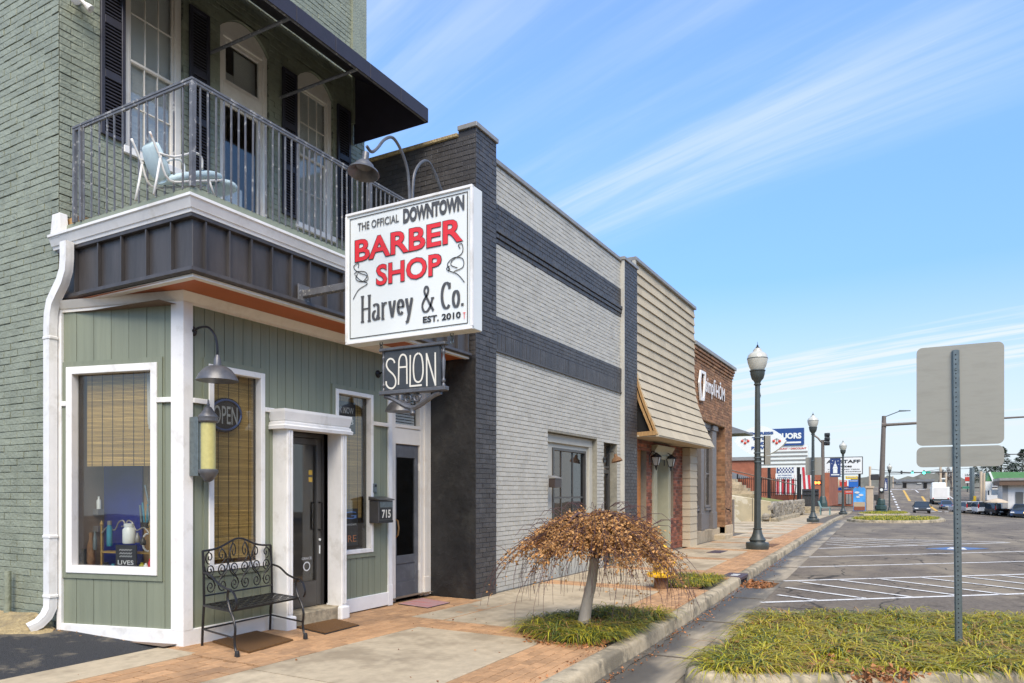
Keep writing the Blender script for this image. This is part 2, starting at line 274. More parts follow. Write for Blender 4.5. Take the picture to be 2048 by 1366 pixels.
M = dict(
 asphalt = mat('asphalt', (.150,.125,.098), .9, .25, 22, .5, 140, stain=(.27,.225,.16), stain_amt=.8, stain_scale=.40, bdist=.006, stretch=(.45,1,1), stain_lo=.42, stain_hi=.66, cracks=.8, spec=.25, oil=.75),
 dark_asphalt = mat('dark_asphalt', (.045,.045,.047), .9, .55, 75, 1.0, 110, bdist=.03, stain=(.24,.20,.14), stain_amt=.75, stain_scale=1.6, stain_lo=.52, stain_hi=.64),
 concrete = mat('concrete', (.475,.385,.255), .85, .14, 9, .3, 120, stain=(.24,.185,.115), stain_amt=.7, stain_scale=1.1, piece=.08, bdist=.004, oil=.5, stain_lo=.44, stain_hi=.66),
 joint = mat('joint', (.12,.10,.075), .95, .3, 40),
 kerb = mat('kerb_concrete', (.43,.355,.235), .88, .22, 10, .5, 60, stain=(.15,.13,.09), stain_amt=.8, stain_scale=2.6, bdist=.01, stain_lo=.44, stain_hi=.62, oil=.4),
 gutter = mat('gutter_concrete', (.36,.30,.21), .75, .18, 8, .25, 120, stain=(.11,.10,.08), stain_amt=.85, stain_scale=.9, stretch=(.35,1.5,1), bdist=.004, stain_lo=.42, stain_hi=.62),
 wet = mat('wet_gutter', (.075,.068,.058), .35, .3, 6, .3, 30, stain=(.14,.125,.10), stain_amt=.8, stain_scale=5, bdist=.006, stain_lo=.42, stain_hi=.6),
 paver = mat('stamped_brick', (.455,.26,.125), .8, .16, 14, .35, 110, stain=(.22,.135,.075), stain_amt=.6, stain_scale=1.1, piece=.18, bdist=.004, oil=.4),
 line = mat('road_paint', (.72,.70,.66), .6, .1, 18, .2, 120, stain=(.17,.15,.13), stain_amt=.85, stain_scale=7, stain_lo=.54, stain_hi=.66),
 yellow_line = mat('yellow_road_paint', (.62,.36,.04), .6, .15, 8),
 blue_line = mat('blue_road_paint', (.07,.15,.33), .6, .2, 8, stain=(.15,.13,.11), stain_amt=.7, stain_scale=5),
 green_brick = mat('green_painted_brick', (.265,.285,.208), .5, .10, 5, .8, 34, piece=.07, stain=(.16,.175,.125), stain_amt=.5, stain_scale=2.0, bdist=.012),
 green_mortar = mat('green_painted_mortar', (.235,.25,.182), .6, .25, 14, .8, 60, bdist=.014, stain=(.05,.055,.04), stain_amt=.85, stain_scale=9, stain_lo=.53, stain_hi=.6),
 green_siding = mat('green_siding', (.215,.235,.165), .5, .10, 3, .35, 25, stretch=(7,7,.35), piece=.05, bdist=.004, stain=(.14,.155,.11), stain_amt=.4, stain_scale=1.5),
 groove = mat('siding_groove', (.05,.06,.04), .8, .1),
 white = mat('white_trim', (.80,.785,.75), .5, .06, 4, .2, 24, stain=(.46,.43,.36), stain_amt=.4, stain_scale=3.2, bdist=.004, stain_lo=.52, stain_hi=.72),
 cream = mat('cream_trim', (.82,.77,.68), .5, .05, 4, stain=(.58,.49,.38), stain_amt=.3, stain_scale=3),
 soffit = mat('orange_soffit', (.47,.125,.035), .55, .08, 3),
 black_metal = mat('black_standing_seam', (.060,.054,.052), .40, .3, 2.0, .15, 6, spec=.4, stretch=(3,3,.6), bdist=.012),
 rail = mat('worn_black_steel', (.125,.125,.13), .5, .25, 10, .3, 60, stain=(.45,.43,.39), stain_amt=.75, stain_scale=16, bdist=.003, stain_lo=.58, stain_hi=.64),
 shutter = mat('black_shutter', (.035,.034,.045), .5, .15, 8),
 awning = mat('navy_awning', (.028,.024,.036), .55, .15, 8, .25, 150, bdist=.002),
 charcoal_brick = mat('charcoal_painted_brick', (.056,.051,.048), .45, .16, 6, .6, 50, piece=.16, stain=(.11,.105,.10), stain_amt=.4, stain_scale=3, bdist=.01),
 charcoal_mortar = mat('charcoal_mortar', (.026,.026,.03), .6, .2, 8, .4, 60),
 black_stucco = mat('black_stucco', (.024,.023,.022), .42, .35, 3, .9, 9, bdist=.02, stain=(.06,.058,.05), stain_amt=.5, stain_scale=2),
 light_brick = mat('light_painted_brick', (.475,.46,.405), .6, .06, 4, .5, 50, piece=.06, stain=(.34,.325,.28), stain_amt=.4, stain_scale=2.6, bdist=.008),
 light_mortar = mat('light_mortar', (.26,.245,.195), .75, .2, 9, .4, 60),
 light_paint = mat('light_paint', (.46,.445,.38), .55, .06, 4),
 shingle = mat('tan_shingle', (.475,.405,.285), .8, .08, 10, .4, 30, stretch=(6,6,.5), piece=.09, bdist=.006),
 raw_wood = mat('raw_lumber', (.42,.25,.10), .7, .25, 5, .3, 20, stretch=(4,4,.6), stain=(.16,.08,.03), stain_amt=.6, stain_scale=4),
 plywood = mat('stained_plywood', (.46,.17,.035), .5, .25, 3, .1, 20, stretch=(5,5,.4)),
 void = mat('dark_cavity', (.008,.007,.006), .9, .2),
 brown_brick = mat('brown_brick', (.25,.125,.06), .8, .2, 12, .4, 80, piece=.40, bdist=.006, stain=(.42,.27,.14), stain_amt=.5, stain_scale=5),
 brown_mortar = mat('brown_mortar', (.25,.155,.08), .85, .15),
 red_brick = mat('red_brown_brick', (.22,.075,.040), .75, .3, 9, .4, 80, piece=.55, bdist=.006),
 red_mortar = mat('grey_mortar', (.27,.22,.16), .85, .15),
 far_brick = mat('red_brick_far', (.33,.115,.062), .85, .2, 1.5),
 grey_paint = mat('grey_paint', (.16,.145,.135), .5, .08, 6),
 coping = mat('metal_coping', (.30,.285,.26), .45, .15, 5, metal=.3),
 steel = mat('galvanised_steel', (.16,.19,.19), .42, .2, 25, metal=.55),
 alu = mat('sign_aluminium', (.33,.315,.26), .5, .1, 3, metal=.35, stretch=(1,1,5), stain=(.25,.24,.20), stain_amt=.4, stain_scale=3),
 lamp_metal = mat('lamp_metal', (.125,.125,.13), .42, .25, 12, metal=.4),
 shade_in = mat('lamp_shade_inside', (.62,.47,.32), .5, .1),
 black_iron = mat('black_iron', (.022,.020,.020), .33, .25, 20, metal=.35),
 lamp_green = mat('lamp_post_green', (.048,.058,.055), .42, .15, 8),
 dark_green = mat('dark_green_paint', (.022,.05,.045), .4, .15, 8),
 bronze = mat('bronze_pole', (.14,.115,.095), .5, .1, 4),
 yellow = mat('hydrant_yellow', (.80,.47,.01), .4, .08, 8, stain=(.35,.17,.03), stain_amt=.45, stain_scale=18),
 rust = mat('rusty_iron', (.17,.085,.035), .8, .4, 20, .5, 40),
 sign_white = mat('sign_white', (.76,.78,.74), .32, .03, 2),
 sign_red = mat('sign_red', (.72,.03,.035), .4, .05),
 sign_black = mat('sign_black', (.02,.02,.02), .45, .1),
 sign_grey = mat('sign_charcoal', (.075,.075,.075), .45, .25, 20),
 paint_cream = mat('letter_cream', (.72,.68,.58), .5, .05),
 salon_board = mat('salon_board', (.045,.05,.055), .5, .2, 12, .2, 40),
 bark = mat('smooth_bark', (.40,.345,.27), .8, .14, 12, .5, 30, stretch=(1,1,.35), stain=(.22,.18,.13), stain_amt=.5, stain_scale=5),
 twig = mat('twig', (.085,.042,.040), .6, .3, 20),
 dry_leaf = mat('dry_leaf', (.60,.34,.13), .7, .35, 20, piece=.5, stain=(.30,.13,.045), stain_amt=.5, stain_scale=7, trans=.3, stain_lo=.48, stain_hi=.62),
 litter = mat('leaf_litter', (.34,.145,.055), .8, .3, 15, piece=.5),
 blade = mat('liriope_blade', (.46,.42,.03), .5, .2, 5, piece=.35, stain=(.60,.46,.05), stain_amt=.5, stain_scale=1.6, stain_lo=.44, stain_hi=.6, trans=.35),
 dark_blade = mat('liriope_dark_blade', (.12,.165,.035), .5, .25, 5, piece=.5, stain=(.30,.29,.04), stain_amt=.6, stain_scale=2.5, trans=.35),
 dead_blade = mat('dead_blade', (.34,.20,.07), .7, .3, 8, piece=.5, trans=.2),
 lawn = mat('lawn', (.20,.20,.05), .9, .25, 4, .4, 40),
 sand = mat('sandy_concrete', (.36,.275,.14), .9, .35, 18, .8, 40, bdist=.03, stain=(.2,.16,.1), stain_amt=.6, stain_scale=3),
 coir = mat('coir_mat', (.135,.062,.014), .95, .45, 70, .9, 160, bdist=.012),
 rubber = mat('black_rubber', (.015,.015,.015), .6, .1),
 bamboo = mat('bamboo_blind', (.56,.36,.115), .6, .25, 10, piece=.25, stretch=(.3,.3,8)),
 blind = mat('white_blind', (.74,.75,.73), .6, .08, 4),
 curtain = mat('white_curtain', (.55,.53,.48), .9, .15, 6),
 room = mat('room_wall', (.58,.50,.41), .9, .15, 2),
 room_floor = mat('room_floor', (.12,.08,.05), .6, .2, 2),
 reflection_blue = mat('reflection_navy', (.006,.018,.19), .4, .3, 2),  # painted reflection colour for the side shop window
 gold = mat('gold_wire', (.50,.32,.10), .4, .2, metal=.5),
 pewter = mat('pewter_wire', (.32,.30,.27), .4, .2, metal=.5),
 teal = mat('teal_plastic', (.03,.22,.30), .3, .2),
 cushion = mat('blue_cushion', (.55,.68,.70), .9, .1, 10, .2, 40),
 white_metal = mat('white_metal', (.72,.70,.65), .4, .1, stain=(.4,.2,.08), stain_amt=.6, stain_scale=18, stain_lo=.62, stain_hi=.66),
 door_grey = mat('door_grey', (.115,.12,.13), .4, .15, 5, stain=(.19,.20,.21), stain_amt=.5, stain_scale=4),
 alu_dark = mat('dark_aluminium', (.10,.095,.09), .35, .1, metal=.5),
 brass = mat('brass', (.42,.24,.10), .35, .2, metal=.7),
 chalk = mat('chalk_board', (.025,.025,.028), .7, .2),
 chalk_white = mat('chalk_white', (.70,.70,.68), .8, .05),
 lens_yellow = mat('pole_light_lens', (.50,.45,.17), .35, .08, 30),
 tan_mat = mat('red_striped_mat', (.42,.24,.22), .9, .2, 30, stain=(.55,.10,.08), stain_amt=.7, stain_scale=4, stretch=(4,.6,1)),
)
M['glass'] = glass_mat('window_glass', (.92,.93,.92))
M['glass_dark'] = glass_mat('dark_glass', (.45,.46,.46))
M['glass_lamp'] = mat('lamp_globe_glass', (.50,.50,.44), .18, .1, 8)

M['deck'] = mat('balcony_boards', (.42,.41,.37), .7, .12, 5)
# wet dirt band of the gutter, following the kerb line with a ragged edge
def wet_band(m):
    N, L = m.node_tree.nodes, m.node_tree.links; b = N['Principled BSDF']; src = b.inputs['Base Color'].links[0].from_socket
    g = N.new('ShaderNodeNewGeometry'); sx_ = N.new('ShaderNodeSeparateXYZ'); L.new(g.outputs['Position'], sx_.inputs[0])
    def mm(op, a, b_, c_=None):
        n = N.new('ShaderNodeMath'); n.operation = op
        for i, v in enumerate((a, b_, c_)):
            if v is None: continue
            if isinstance(v, (int, float)): n.inputs[i].default_value = v
            else: L.new(v, n.inputs[i])
        return n.outputs[0]
    d = mm('SUBTRACT', mm('SUBTRACT', sx_.outputs['Y'], mm('MULTIPLY', sx_.outputs['X'], .042)), 2.47-.042*6.46)
    no = N.new('ShaderNodeTexNoise'); no.inputs['Scale'].default_value = 1.1; no.inputs['Detail'].default_value = 5; L.new(g.outputs['Position'], no.inputs['Vector'])
    e = mm('ADD', d, mm('MULTIPLY', mm('SUBTRACT', no.outputs['Fac'], .5), .75))
    mr = N.new('ShaderNodeMapRange'); mr.interpolation_type = 'SMOOTHSTEP'; mr.inputs[1].default_value = -.46; mr.inputs[2].default_value = -.20; mr.inputs[4].default_value = .9; L.new(e, mr.inputs[0])
    mx = N.new('ShaderNodeMix'); mx.data_type = 'RGBA'; L.new(mr.outputs[0], mx.inputs['Factor']); L.new(src, mx.inputs['A']); mx.inputs['B'].default_value = (.075,.068,.056,1); L.new(mx.outputs['Result'], b.inputs['Base Color'])
    r = N.new('ShaderNodeMapRange'); r.inputs[3].default_value = .8; r.inputs[4].default_value = .55; L.new(mr.outputs[0], r.inputs[0]); L.new(r.outputs[0], b.inputs['Roughness'])
wet_band(M['gutter'])

M['tan_block'] = mat('tan_brick_block', (.60,.38,.22), .8, .2, .6)

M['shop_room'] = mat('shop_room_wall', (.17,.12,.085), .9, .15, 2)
# ------------------------------------------------------------------ ground, road, pavement
def grid_obj(name, xs, ys, zf, m, kind='structure', parent=None):
    mb = MB(); n = len(ys)
    vs = [(x, y, zf(x, y)) for x in xs for y in ys]
    fs = [(i*n+j, (i+1)*n+j, (i+1)*n+j+1, i*n+j+1) for i in range(len(xs)-1) for j in range(n-1)]
    mb.add(vs, fs); o = mb.build(name, m, parent, smooth=True)
    if kind: o['kind'] = kind
    return o
def frange(a, b, s):
    r = []; 
    while a < b - 1e-6: r.append(a); a += s
    return r + [b]
gx = frange(-40, 0, 8) + frange(1, 60, 1) + frange(62, 220, 3) + [260, 320, 420, 600, 900]
gy = [-400, -250, -150, -100] + frange(-80, -20, 5) + frange(-18, 20, 1) + frange(24, 80, 6) + [120, 200, 400]
ground = grid_obj('ground', gx, gy, lambda x, y: G(x, y), M['asphalt'])

# chamfered unit block: x,y in -.5..+.5, top at z = 0, used by pavers and (turned) by bricks
def unit_block(name, m, seed=0, c=.05, jit=.02, depth=1.0):
    r = random.Random(seed); mb = MB()
    def j(v): return v + r.uniform(-jit, jit)
    o = [(-.5,-.5),(.5,-.5),(.5,.5),(-.5,.5)]
    bot = [(x, y, -depth) for x, y in o]; mid = [(x, y, -.45*depth*c*8) for x, y in o]
    top = [(j(x*(1-c)), j(y*(1-2.2*c)), r.uniform(-.06, 0)*depth) for x, y in o]
    fs = [(8,9,10,11)] + [(i, (i+1)%4, 4+(i+1)%4, 4+i) for i in range(4)] + [(4+i, 4+(i+1)%4, 8+(i+1)%4, 8+i) for i in range(4)]
    mb.add(bot + mid + top, fs)
    me = bpy.data.meshes.new(name); me.from_pydata(mb.v, [], mb.f); me.materials.append(m); me.update(); return me, mb
def place_blocks(name, items, m, parent, nobj, seeds=5, visible=lambda p: True, **kw):
    """items: (centre, xdir, ydir, normal, lx, ly, depth); the nobj that show largest become objects, the rest one part"""
    temps = [unit_block(name, m, 11*i+3, **kw) for i in range(seeds)]
    scored = []
    for it in items:
        c, xd, yd, nn, lx, ly, d = it
        a = proj(c - xd*lx/2 - yd*ly/2); b = proj(c + xd*lx/2 + yd*ly/2); e = proj(c + xd*lx/2 - yd*ly/2)
        s = 0
        if a and b and e and -20 < a[0] < 2068 and -20 < a[1] < 1390 and visible(a):
            s = abs((e[0]-a[0])*(b[1]-a[1]) - (e[1]-a[1])*(b[0]-a[0]))
        scored.append((s, it))
    scored.sort(key=lambda q: -q[0])
    rest = MB()
    for k, (s, (c, xd, yd, nn, lx, ly, d)) in enumerate(scored):
        me, tb = temps[k % seeds]
        mtx = Matrix(((xd.x*lx, yd.x*ly, nn.x*d, c.x), (xd.y*lx, yd.y*ly, nn.y*d, c.y), (xd.z*lx, yd.z*ly, nn.z*d, c.z), (0,0,0,1)))
        if k < nobj and s > 0:
            o = bpy.data.objects.new(name, me); COL.objects.link(o); o.parent = parent
            o.matrix_local = Matrix.Translation(-WL.get(parent.name, Vector((0,0,0)))) @ mtx
        else:
            rest.val = rnd.random(); rest.add([mtx @ Vector(p) for p in tb.v], tb.f)
    if rest.v:
        o = rest.build(name + '_field', m, parent, wattr=True); o['kind'] = 'stuff'
XV, YV, ZV = Vector((1,0,0)), Vector((0,1,0)), Vector((0,0,1))

sx = frange(1.0, 84, 1.0)
def strip(name, m, xs, y0, y1, z0, z1, parent=None, kind='structure', n=1):
    mb = MB(); vs = []; k = n + 1
    for x in xs:
        for j in range(k):
            t = j / n; vs.append((x, y0(x)*(1-t) + y1(x)*t, z0(x)*(1-t) + z1(x)*t))
    mb.add(vs, [(i*k+j, (i+1)*k+j, (i+1)*k+j+1, i*k+j+1) for i in range(len(xs)-1) for j in range(n)])
    o = mb.build(name, m, parent, smooth=True)
    if kind: o['kind'] = kind
    return o
KW = 0.19
sidewalk = strip('sidewalk', M['joint'], sx, lambda x: kerbY(x)+.1, lambda x: 8.2, lambda x: prof(x)-.03, lambda x: prof(x)-.03)
# kerb of cast lengths
kerb = strip('kerb', M['joint'], sx, lambda x: kerbY(x)+.03, lambda x: kerbY(x)+KW-.02, lambda x: prof(x)-.02, lambda x: prof(x)-.02)
INLET = (13.55, 14.25)
def kerb_piece(x0, x1):
    n = max(2, int((x1-x0)/.4)); mb = MB(); sec = [(.0,-.19),(.016,-.035),(.024,-.014),(.040,-.002),(KW-.012,.003),(KW,-.008),(KW,-.1)]
    vs = []
    for i in range(n+1):
        x = x0 + (x1-x0)*i/n
        for a, z in sec: vs.append((x, kerbY(x)+a+.006*math.sin(x*3.1)*(a<.02), prof(x)+z+.004*math.sin(x*2.3+a*9)))
    k = len(sec)
    fs = [(i*k+j, (i+1)*k+j, (i+1)*k+j+1, i*k+j+1) for i in range(n) for j in range(k-1)] + [tuple(reversed(range(k))), tuple(range(n*k, n*k+k))]
    mb.add(vs, fs); return mb.build('kerb_stone', M['kerb'], kerb, smooth=True, angle=50)
x = 2.2
while x < 80:
    L = 3.05 if x < 30 else 6.0
    x1 = min(x + L, 80)
    if x < INLET[0] < x1: kerb_piece(x, INLET[0]); kerb_piece(INLET[1], x1 + .5); x = x1 + .512; continue
    kerb_piece(x, x1 - .012); x = x1
gutter = strip('gutter', M['gutter'], frange(2, 62, .5), lambda x: kerbY(x)-.62, lambda x: kerbY(x)+.02, lambda x: G(x,0)+.006, lambda x: G(x,0)-.001+.004, n=3)
wet = strip('gutter_water', M['wet'], frange(5.2, 40, .15), lambda x: kerbY(x)-.03-.025*(1+math.sin(x*1.1))-.012*math.sin(x*5.3)-.012*math.sin(x*13)-.006*math.sin(x*31), lambda x: kerbY(x)+.015, lambda x: G(x,0)+.010, lambda x: G(x,0)+.012)
# gutter joints
gj = MB()
for xx in (7.25, 9.6, 12.0, 14.6, 17.4, 20.5, 24, 28): gj.box(xx, xx+.02, kerbY(xx)-.6, kerbY(xx)-.02, G(xx,0)+.006, G(xx,0)+.0135)
o = gj.build('joint_lines', M['joint'], gutter)

# concrete slabs of the pavement
def slab(x0, x1, y0, y1, m='concrete', name='slab', parent=None, dz=0.0):
    """y0/y1 are functions of x"""
    mb = MB(); n = max(1, int((x1-x0)/1.0)); g = .010
    xs = [x0+g + (x1-x0-2*g)*i/n for i in range(n+1)]
    vs = []
    for xx in xs:
        a, b = y0(xx)+g, y1(xx)-g; z = prof(xx)+dz
        vs += [(xx, a, z-.03), (xx, a, z-.005), (xx, a+.008, z), (xx, b-.008, z), (xx, b, z-.005), (xx, b, z-.03)]
    fs = [(i*6+j, (i+1)*6+j, (i+1)*6+j+1, i*6+j+1) for i in range(n) for j in range(5)] + [(5,4,3,2,1,0), tuple(range(n*6, n*6+6))]
    mb.add(vs, fs); return mb.build(name, M[m], parent or sidewalk)
c = lambda v: (lambda x: v)
yi = lambda x: kerbY(x) + KW + .66        # street edge of the slabs
yk = lambda x: kerbY(x) + KW              # kerb back
bl = lambda x: 4.95
slab(1.2, 4.3, yi, bl); slab(4.3, 6.69, yi, bl)
slab(7.2, 9.9, yi, bl); slab(7.2, 9.9, bl, c(5.45)); 
slab(9.9, 11.1, yi, c(5.64)); slab(8.95, 9.9, c(5.45), c(5.64))
xx = 11.6; first = True
while xx < 78:
    L = 2.4 if xx < 35 else 4.0
    slab(xx, xx+L/2*1.0, yi, lambda q: 4.7+.012*q); slab(xx, xx+L, lambda q: 4.7+.012*q, c(8.1) if xx > 27.5 else c(5.66))
    slab(xx+L/2, xx+L, yi, lambda q: 4.7+.012*q)
    xx += L
    if xx < 40: xx += .5
slab(1.0, 2.75, c(5.87), c(6.42)); slab(2.75, 4.5, c(5.87), c(6.42))             # apron beside the driveway
grid_obj('driveway', frange(-8, 4.56, .3), [6.405, 6.6, 6.9, 7.2, 7.5, 7.9, 8.5, 9.5, 12, 16], lambda x, y: -.004 + .10*min(1, max(0, (y-6.45)/1.25)) + .008*math.sin(x*5+y*3), M['dark_asphalt'])
mound = MB(); mp_ = []
for i in range(9):
    for j in range(7):
        a = i/8; b = j/6; mp_.append((4.24-.55*b-.05*math.sin(a*7), 7.70+2.6*a-.10*math.sin(b*5)*(a<.05), (.215-.15*b**1.2+.03*math.sin(9*a+4*b)*(1-b)+.015*math.sin(17*a+b*9))*min(1, .35+a*5)))
mound.add(mp_, [(i*7+j, i*7+j+1, (i+1)*7+j+1, (i+1)*7+j) for i in range(8) for j in range(6)])
o = mound.build('concrete_footing', M['sand'], smooth=True); o['kind'] = 'structure'

# stamped brick bands
pav = []
def paver_band(x0, x1, y0, y1, L, W, along='x', gp=.008):
    k = 0
    if along == 'x':
        ym0, ym1 = y0((x0+x1)/2), y1((x0+x1)/2); nrow = max(1, round((ym1-ym0)/W))
        for r in range(nrow):
            xx = x0 - (L/2 if r % 2 else 0)
            while xx < x1 - .01:
                a, b = max(xx, x0), min(xx+L, x1)
                if b-a > .03:
                    xm = (a+b)/2; w = (y1(xm)-y0(xm))/nrow; yy = y0(xm) + w*(r+.5)
                    pav.append((Vector((xm, yy, prof(xm)+rnd.uniform(-.002,.001))), XV, YV, ZV, b-a-gp, w-gp, .03))
                xx += L
    else:
        nrow = max(1, round((x1-x0)/W)); w = (x1-x0)/nrow
        for r in range(nrow):
            xm = x0 + w*(r+.5); yy = y0(xm) - (L/2 if r % 2 else 0)
            while yy < y1(xm) - .01:
                a, b = max(yy, y0(xm)), min(yy+L, y1(xm))
                if b-a > .03: pav.append((Vector((xm, (a+b)/2, prof(xm)+rnd.uniform(-.002,.001))), XV, YV, ZV, w-gp, b-a-gp, .03))
                yy += L
paver_band(2.0, 4.42, bl, c(5.86), .30, .15, gp=.013)
paver_band(4.44, 8.93, bl, c(6.42), .22, .11)
paver_band(6.70, 7.19, yi, bl, .22, .11, 'y')
paver_band(2.0, 6.7, yk, yi, .22, .11); paver_band(8.75, 11.6, yk, yi, .22, .11)
paver_band(11.1, 11.6, yi, lambda x: 5.64, .22, .11, 'y')
paver_band(13.4, 40, yk, yi, .24, .12)
xx = 11.6
while xx < 38:
    xx += 2.4; paver_band(xx, xx+.5, yi, lambda q: 5.64, .24, .12, 'y'); xx += .5
place_blocks('paver', pav, M['paver'], sidewalk, 290, c=.035, jit=.012)

# white parking-bay paint, given as pixel segments on the road
def paint_line(name, segs, m, width=.10, parent=None, dz=.006, label=None):
    mb = MB()
    for a, b in segs:
        p, q = onG(*a, dz=dz), onG(*b, dz=dz); d = (q-p).normalized(); n = Vector((-d.y, d.x, 0))*width/2
        k = max(1, int((q-p).length/1.0))
        for i in range(k):
            s, e = p.lerp(q, i/k), p.lerp(q, (i+1)/k)
            mb.quad(*[Vector((v.x, v.y, G(v.x, v.y)+dz)) for v in (s-n, e-n, e+n, s+n)])
    o = mb.build(name, m, parent); o['kind'] = 'structure'; return o
Z6 = lambda x, y: (1340 + x/2.893, 1000 + y/2.893)
bay = [[(527,592),(2300,533)], [(660,468),(2300,422)], [(745,388),(2300,348)], [(805,330),(2300,290)]]
for s in bay: paint_line('bay_line', [tuple(Z6(*p) for p in s)], M['line'], .11, ground)
hatch = [[(745,472),(1400,560)], [(985,463),(1650,548)], [(1225,457),(1960,548)], [(1460,449),(2250,540)], [(1690,442),(2250,505)], [(1920,436),(2250,472)], [(672,505),(1130,568)], [(622,548),(845,577)]]
for s in hatch: paint_line('hatch_line', [tuple(Z6(*p) for p in s)], M['line'], .10, ground, dz=.0105)
far_bay = [[(930,219),(1940,243)], [(860,280),(1965,246)]]
for s in far_bay: paint_line('bay_line', [tuple(Z6(*p) for p in s)], M['line'], .13, ground)
for s in [[(900,254),(1130,272)], [(905,241),(1290,267)], [(915,231),(1450,262)], [(925,224),(1610,256)], [(1150,226),(1760,252)]]:
    paint_line('hatch_line', [tuple(Z6(*p) for p in s)], M['line'], .10, ground, dz=.0105)
hc = MB(); hc.quad(*[onG(*Z6(*p), dz=.006) for p in ((1470,281),(1660,291),(1850,281),(1660,270))])
o = hc.build('accessible_bay_mark', M['blue_line'], ground); o['kind'] = 'structure'
hc = MB(); hc.quad(*[onG(*Z6(*p), dz=.011) for p in ((1600,284),(1720,287),(1700,276),(1620,274))])
o = hc.build('accessible_symbol', M['line'], ground); o['kind'] = 'structure'
# crossing, stop bars and lane lines of the junction beyond
Z8 = lambda x, y: (1760 + x/9.755, 920 + y/9.755)
for y_, xs_, w_ in ((1000, [(-40,60),(210,300),(340,420),(600,660),(980,1080),(1130,1210),(1260,1340)], .55), (1030, [(240,320),(390,480),(530,600),(960,1060),(1100,1190),(1260,1340)], .55), (1085, [(640,760),(950,1190),(1400,1640),(1840,2080),(2300,2560)], .32)):
    for a, b in xs_: paint_line('crossing_mark', [(Z8(a,y_), Z8(b,y_+ (10 if y_ > 1080 else 4)))], M['line'], w_, ground)
for a, b in (((460,590),(580,800)), ((820,710),(920,860)), ((920,860),(1110,995))): paint_line('centre_line', [(Z8(*a), Z8(*b))], M['yellow_line'], .38, ground)
for a, b in (((690,585),(750,635)), ((1240,620),(1470,790)), ((640,890),(690,935))): paint_line('lane_line', [(Z8(*a), Z8(*b))], M['line'], .22, ground)
for i in range(8):
    a = (205+ (i*24), 600+i*52); paint_line('lane_dot', [(Z8(*a), Z8(a[0]+9, a[1]+22))], M['line'], .3, ground)
for a, b in ((200,440),(460,560),(590,680),(720,880)): paint_line('crossing_mark', [(Z8(a,574), Z8(b,574))], M['line'], .9, ground)

# planted islands between the parking bays
def island(name, label_px, z_top, m_top, mk, lipz=.0):
    pass
def island_kerb(name, pts, ztop, width=.22, closed=True):
    """raised kerb ring, pts = list of (x, y)"""
    mb = MB(); n = len(pts); cen = Vector((sum(p[0] for p in pts)/n, sum(p[1] for p in pts)/n))
    out = [Vector(p) for p in pts]; vs = []
    for i, p in enumerate(out):
        t = (out[(i+1) % n] - out[i-1]).normalized(); nn = Vector((-t.y, t.x))
        if nn.dot(cen-p) < 0: nn = -nn
        g = G(p.x, p.y)
        for a, z in ((-.012, g-.03), (.0, g+ (ztop)*.6), (.03, g+ztop*.93), (.07, g+ztop), (width, g+ztop-.005), (width+.01, g+ztop-.06)):
            q = p + nn*a; vs.append((q.x, q.y, z))
    k = 6
    mb.add(vs, [(i*k+j, i*k+j+1, ((i+1) % n)*k+j+1, ((i+1) % n)*k+j) for i in range(n) for j in range(k-1)])
    o = mb.build(name, M['kerb'], smooth=True, angle=50); o['kind'] = 'structure'; return o
def smooth_ring(pts, it=2):
    for _ in range(it):
        pts = [q for i in range(len(pts)) for q in (((pts[i][0]*.75+pts[(i+1)%len(pts)][0]*.25), (pts[i][1]*.75+pts[(i+1)%len(pts)][1]*.25)), ((pts[i][0]*.25+pts[(i+1)%len(pts)][0]*.75), (pts[i][1]*.25+pts[(i+1)%len(pts)][1]*.75)))]
    return pts
A = onZ(1348, 1368, -.16); B = onZ(1490, 1236, -.16); Cc = onZ(1560, 1236, -.16); D = onZ(2300, 1252, -.16)
E_ = onZ(2300, 1376, -.16); 
isl = [(A.x, A.y), ((A.x+B.x)/2, (A.y+B.y)/2), (B.x, B.y), (Cc.x, Cc.y), (D.x, D.y), (E_.x, E_.y), (onZ(1800,1385,-.16).x, onZ(1800,1385,-.16).y), (onZ(1440,1390,-.16).x, onZ(1440,1390,-.16).y)]
ISL = smooth_ring(isl, 2)
island_kerb('island_kerb', ISL, .15, .20)
soil = MB(); soil.add([(x_, y_, G(x_, y_)+.09) for x_, y_ in ISL], [tuple(range(len(ISL)))])
o = soil.build('island_soil', M['litter']); o['kind'] = 'structure'
# farther planted islands
FAR_ISL = []
for (a, b, c_, d) in (((1685,1046),(1900,1047),(1880,1037),(1705,1036)), ((1700,1032),(1826,1032),(1815,1025),(1735,1025))):
    pts = [onG(*p) for p in (a, b, c_, d)]
    rr = smooth_ring([(p.x, p.y) for p in pts], 2); FAR_ISL.append(rr)
    island_kerb('island_kerb', rr, .15, .35)
    s = MB(); s.add([(x_, y_, G(x_, y_)+.10) for x_, y_ in rr], [tuple(range(len(rr)))]); o = s.build('island_soil', M['lawn']); o['kind'] = 'structure'
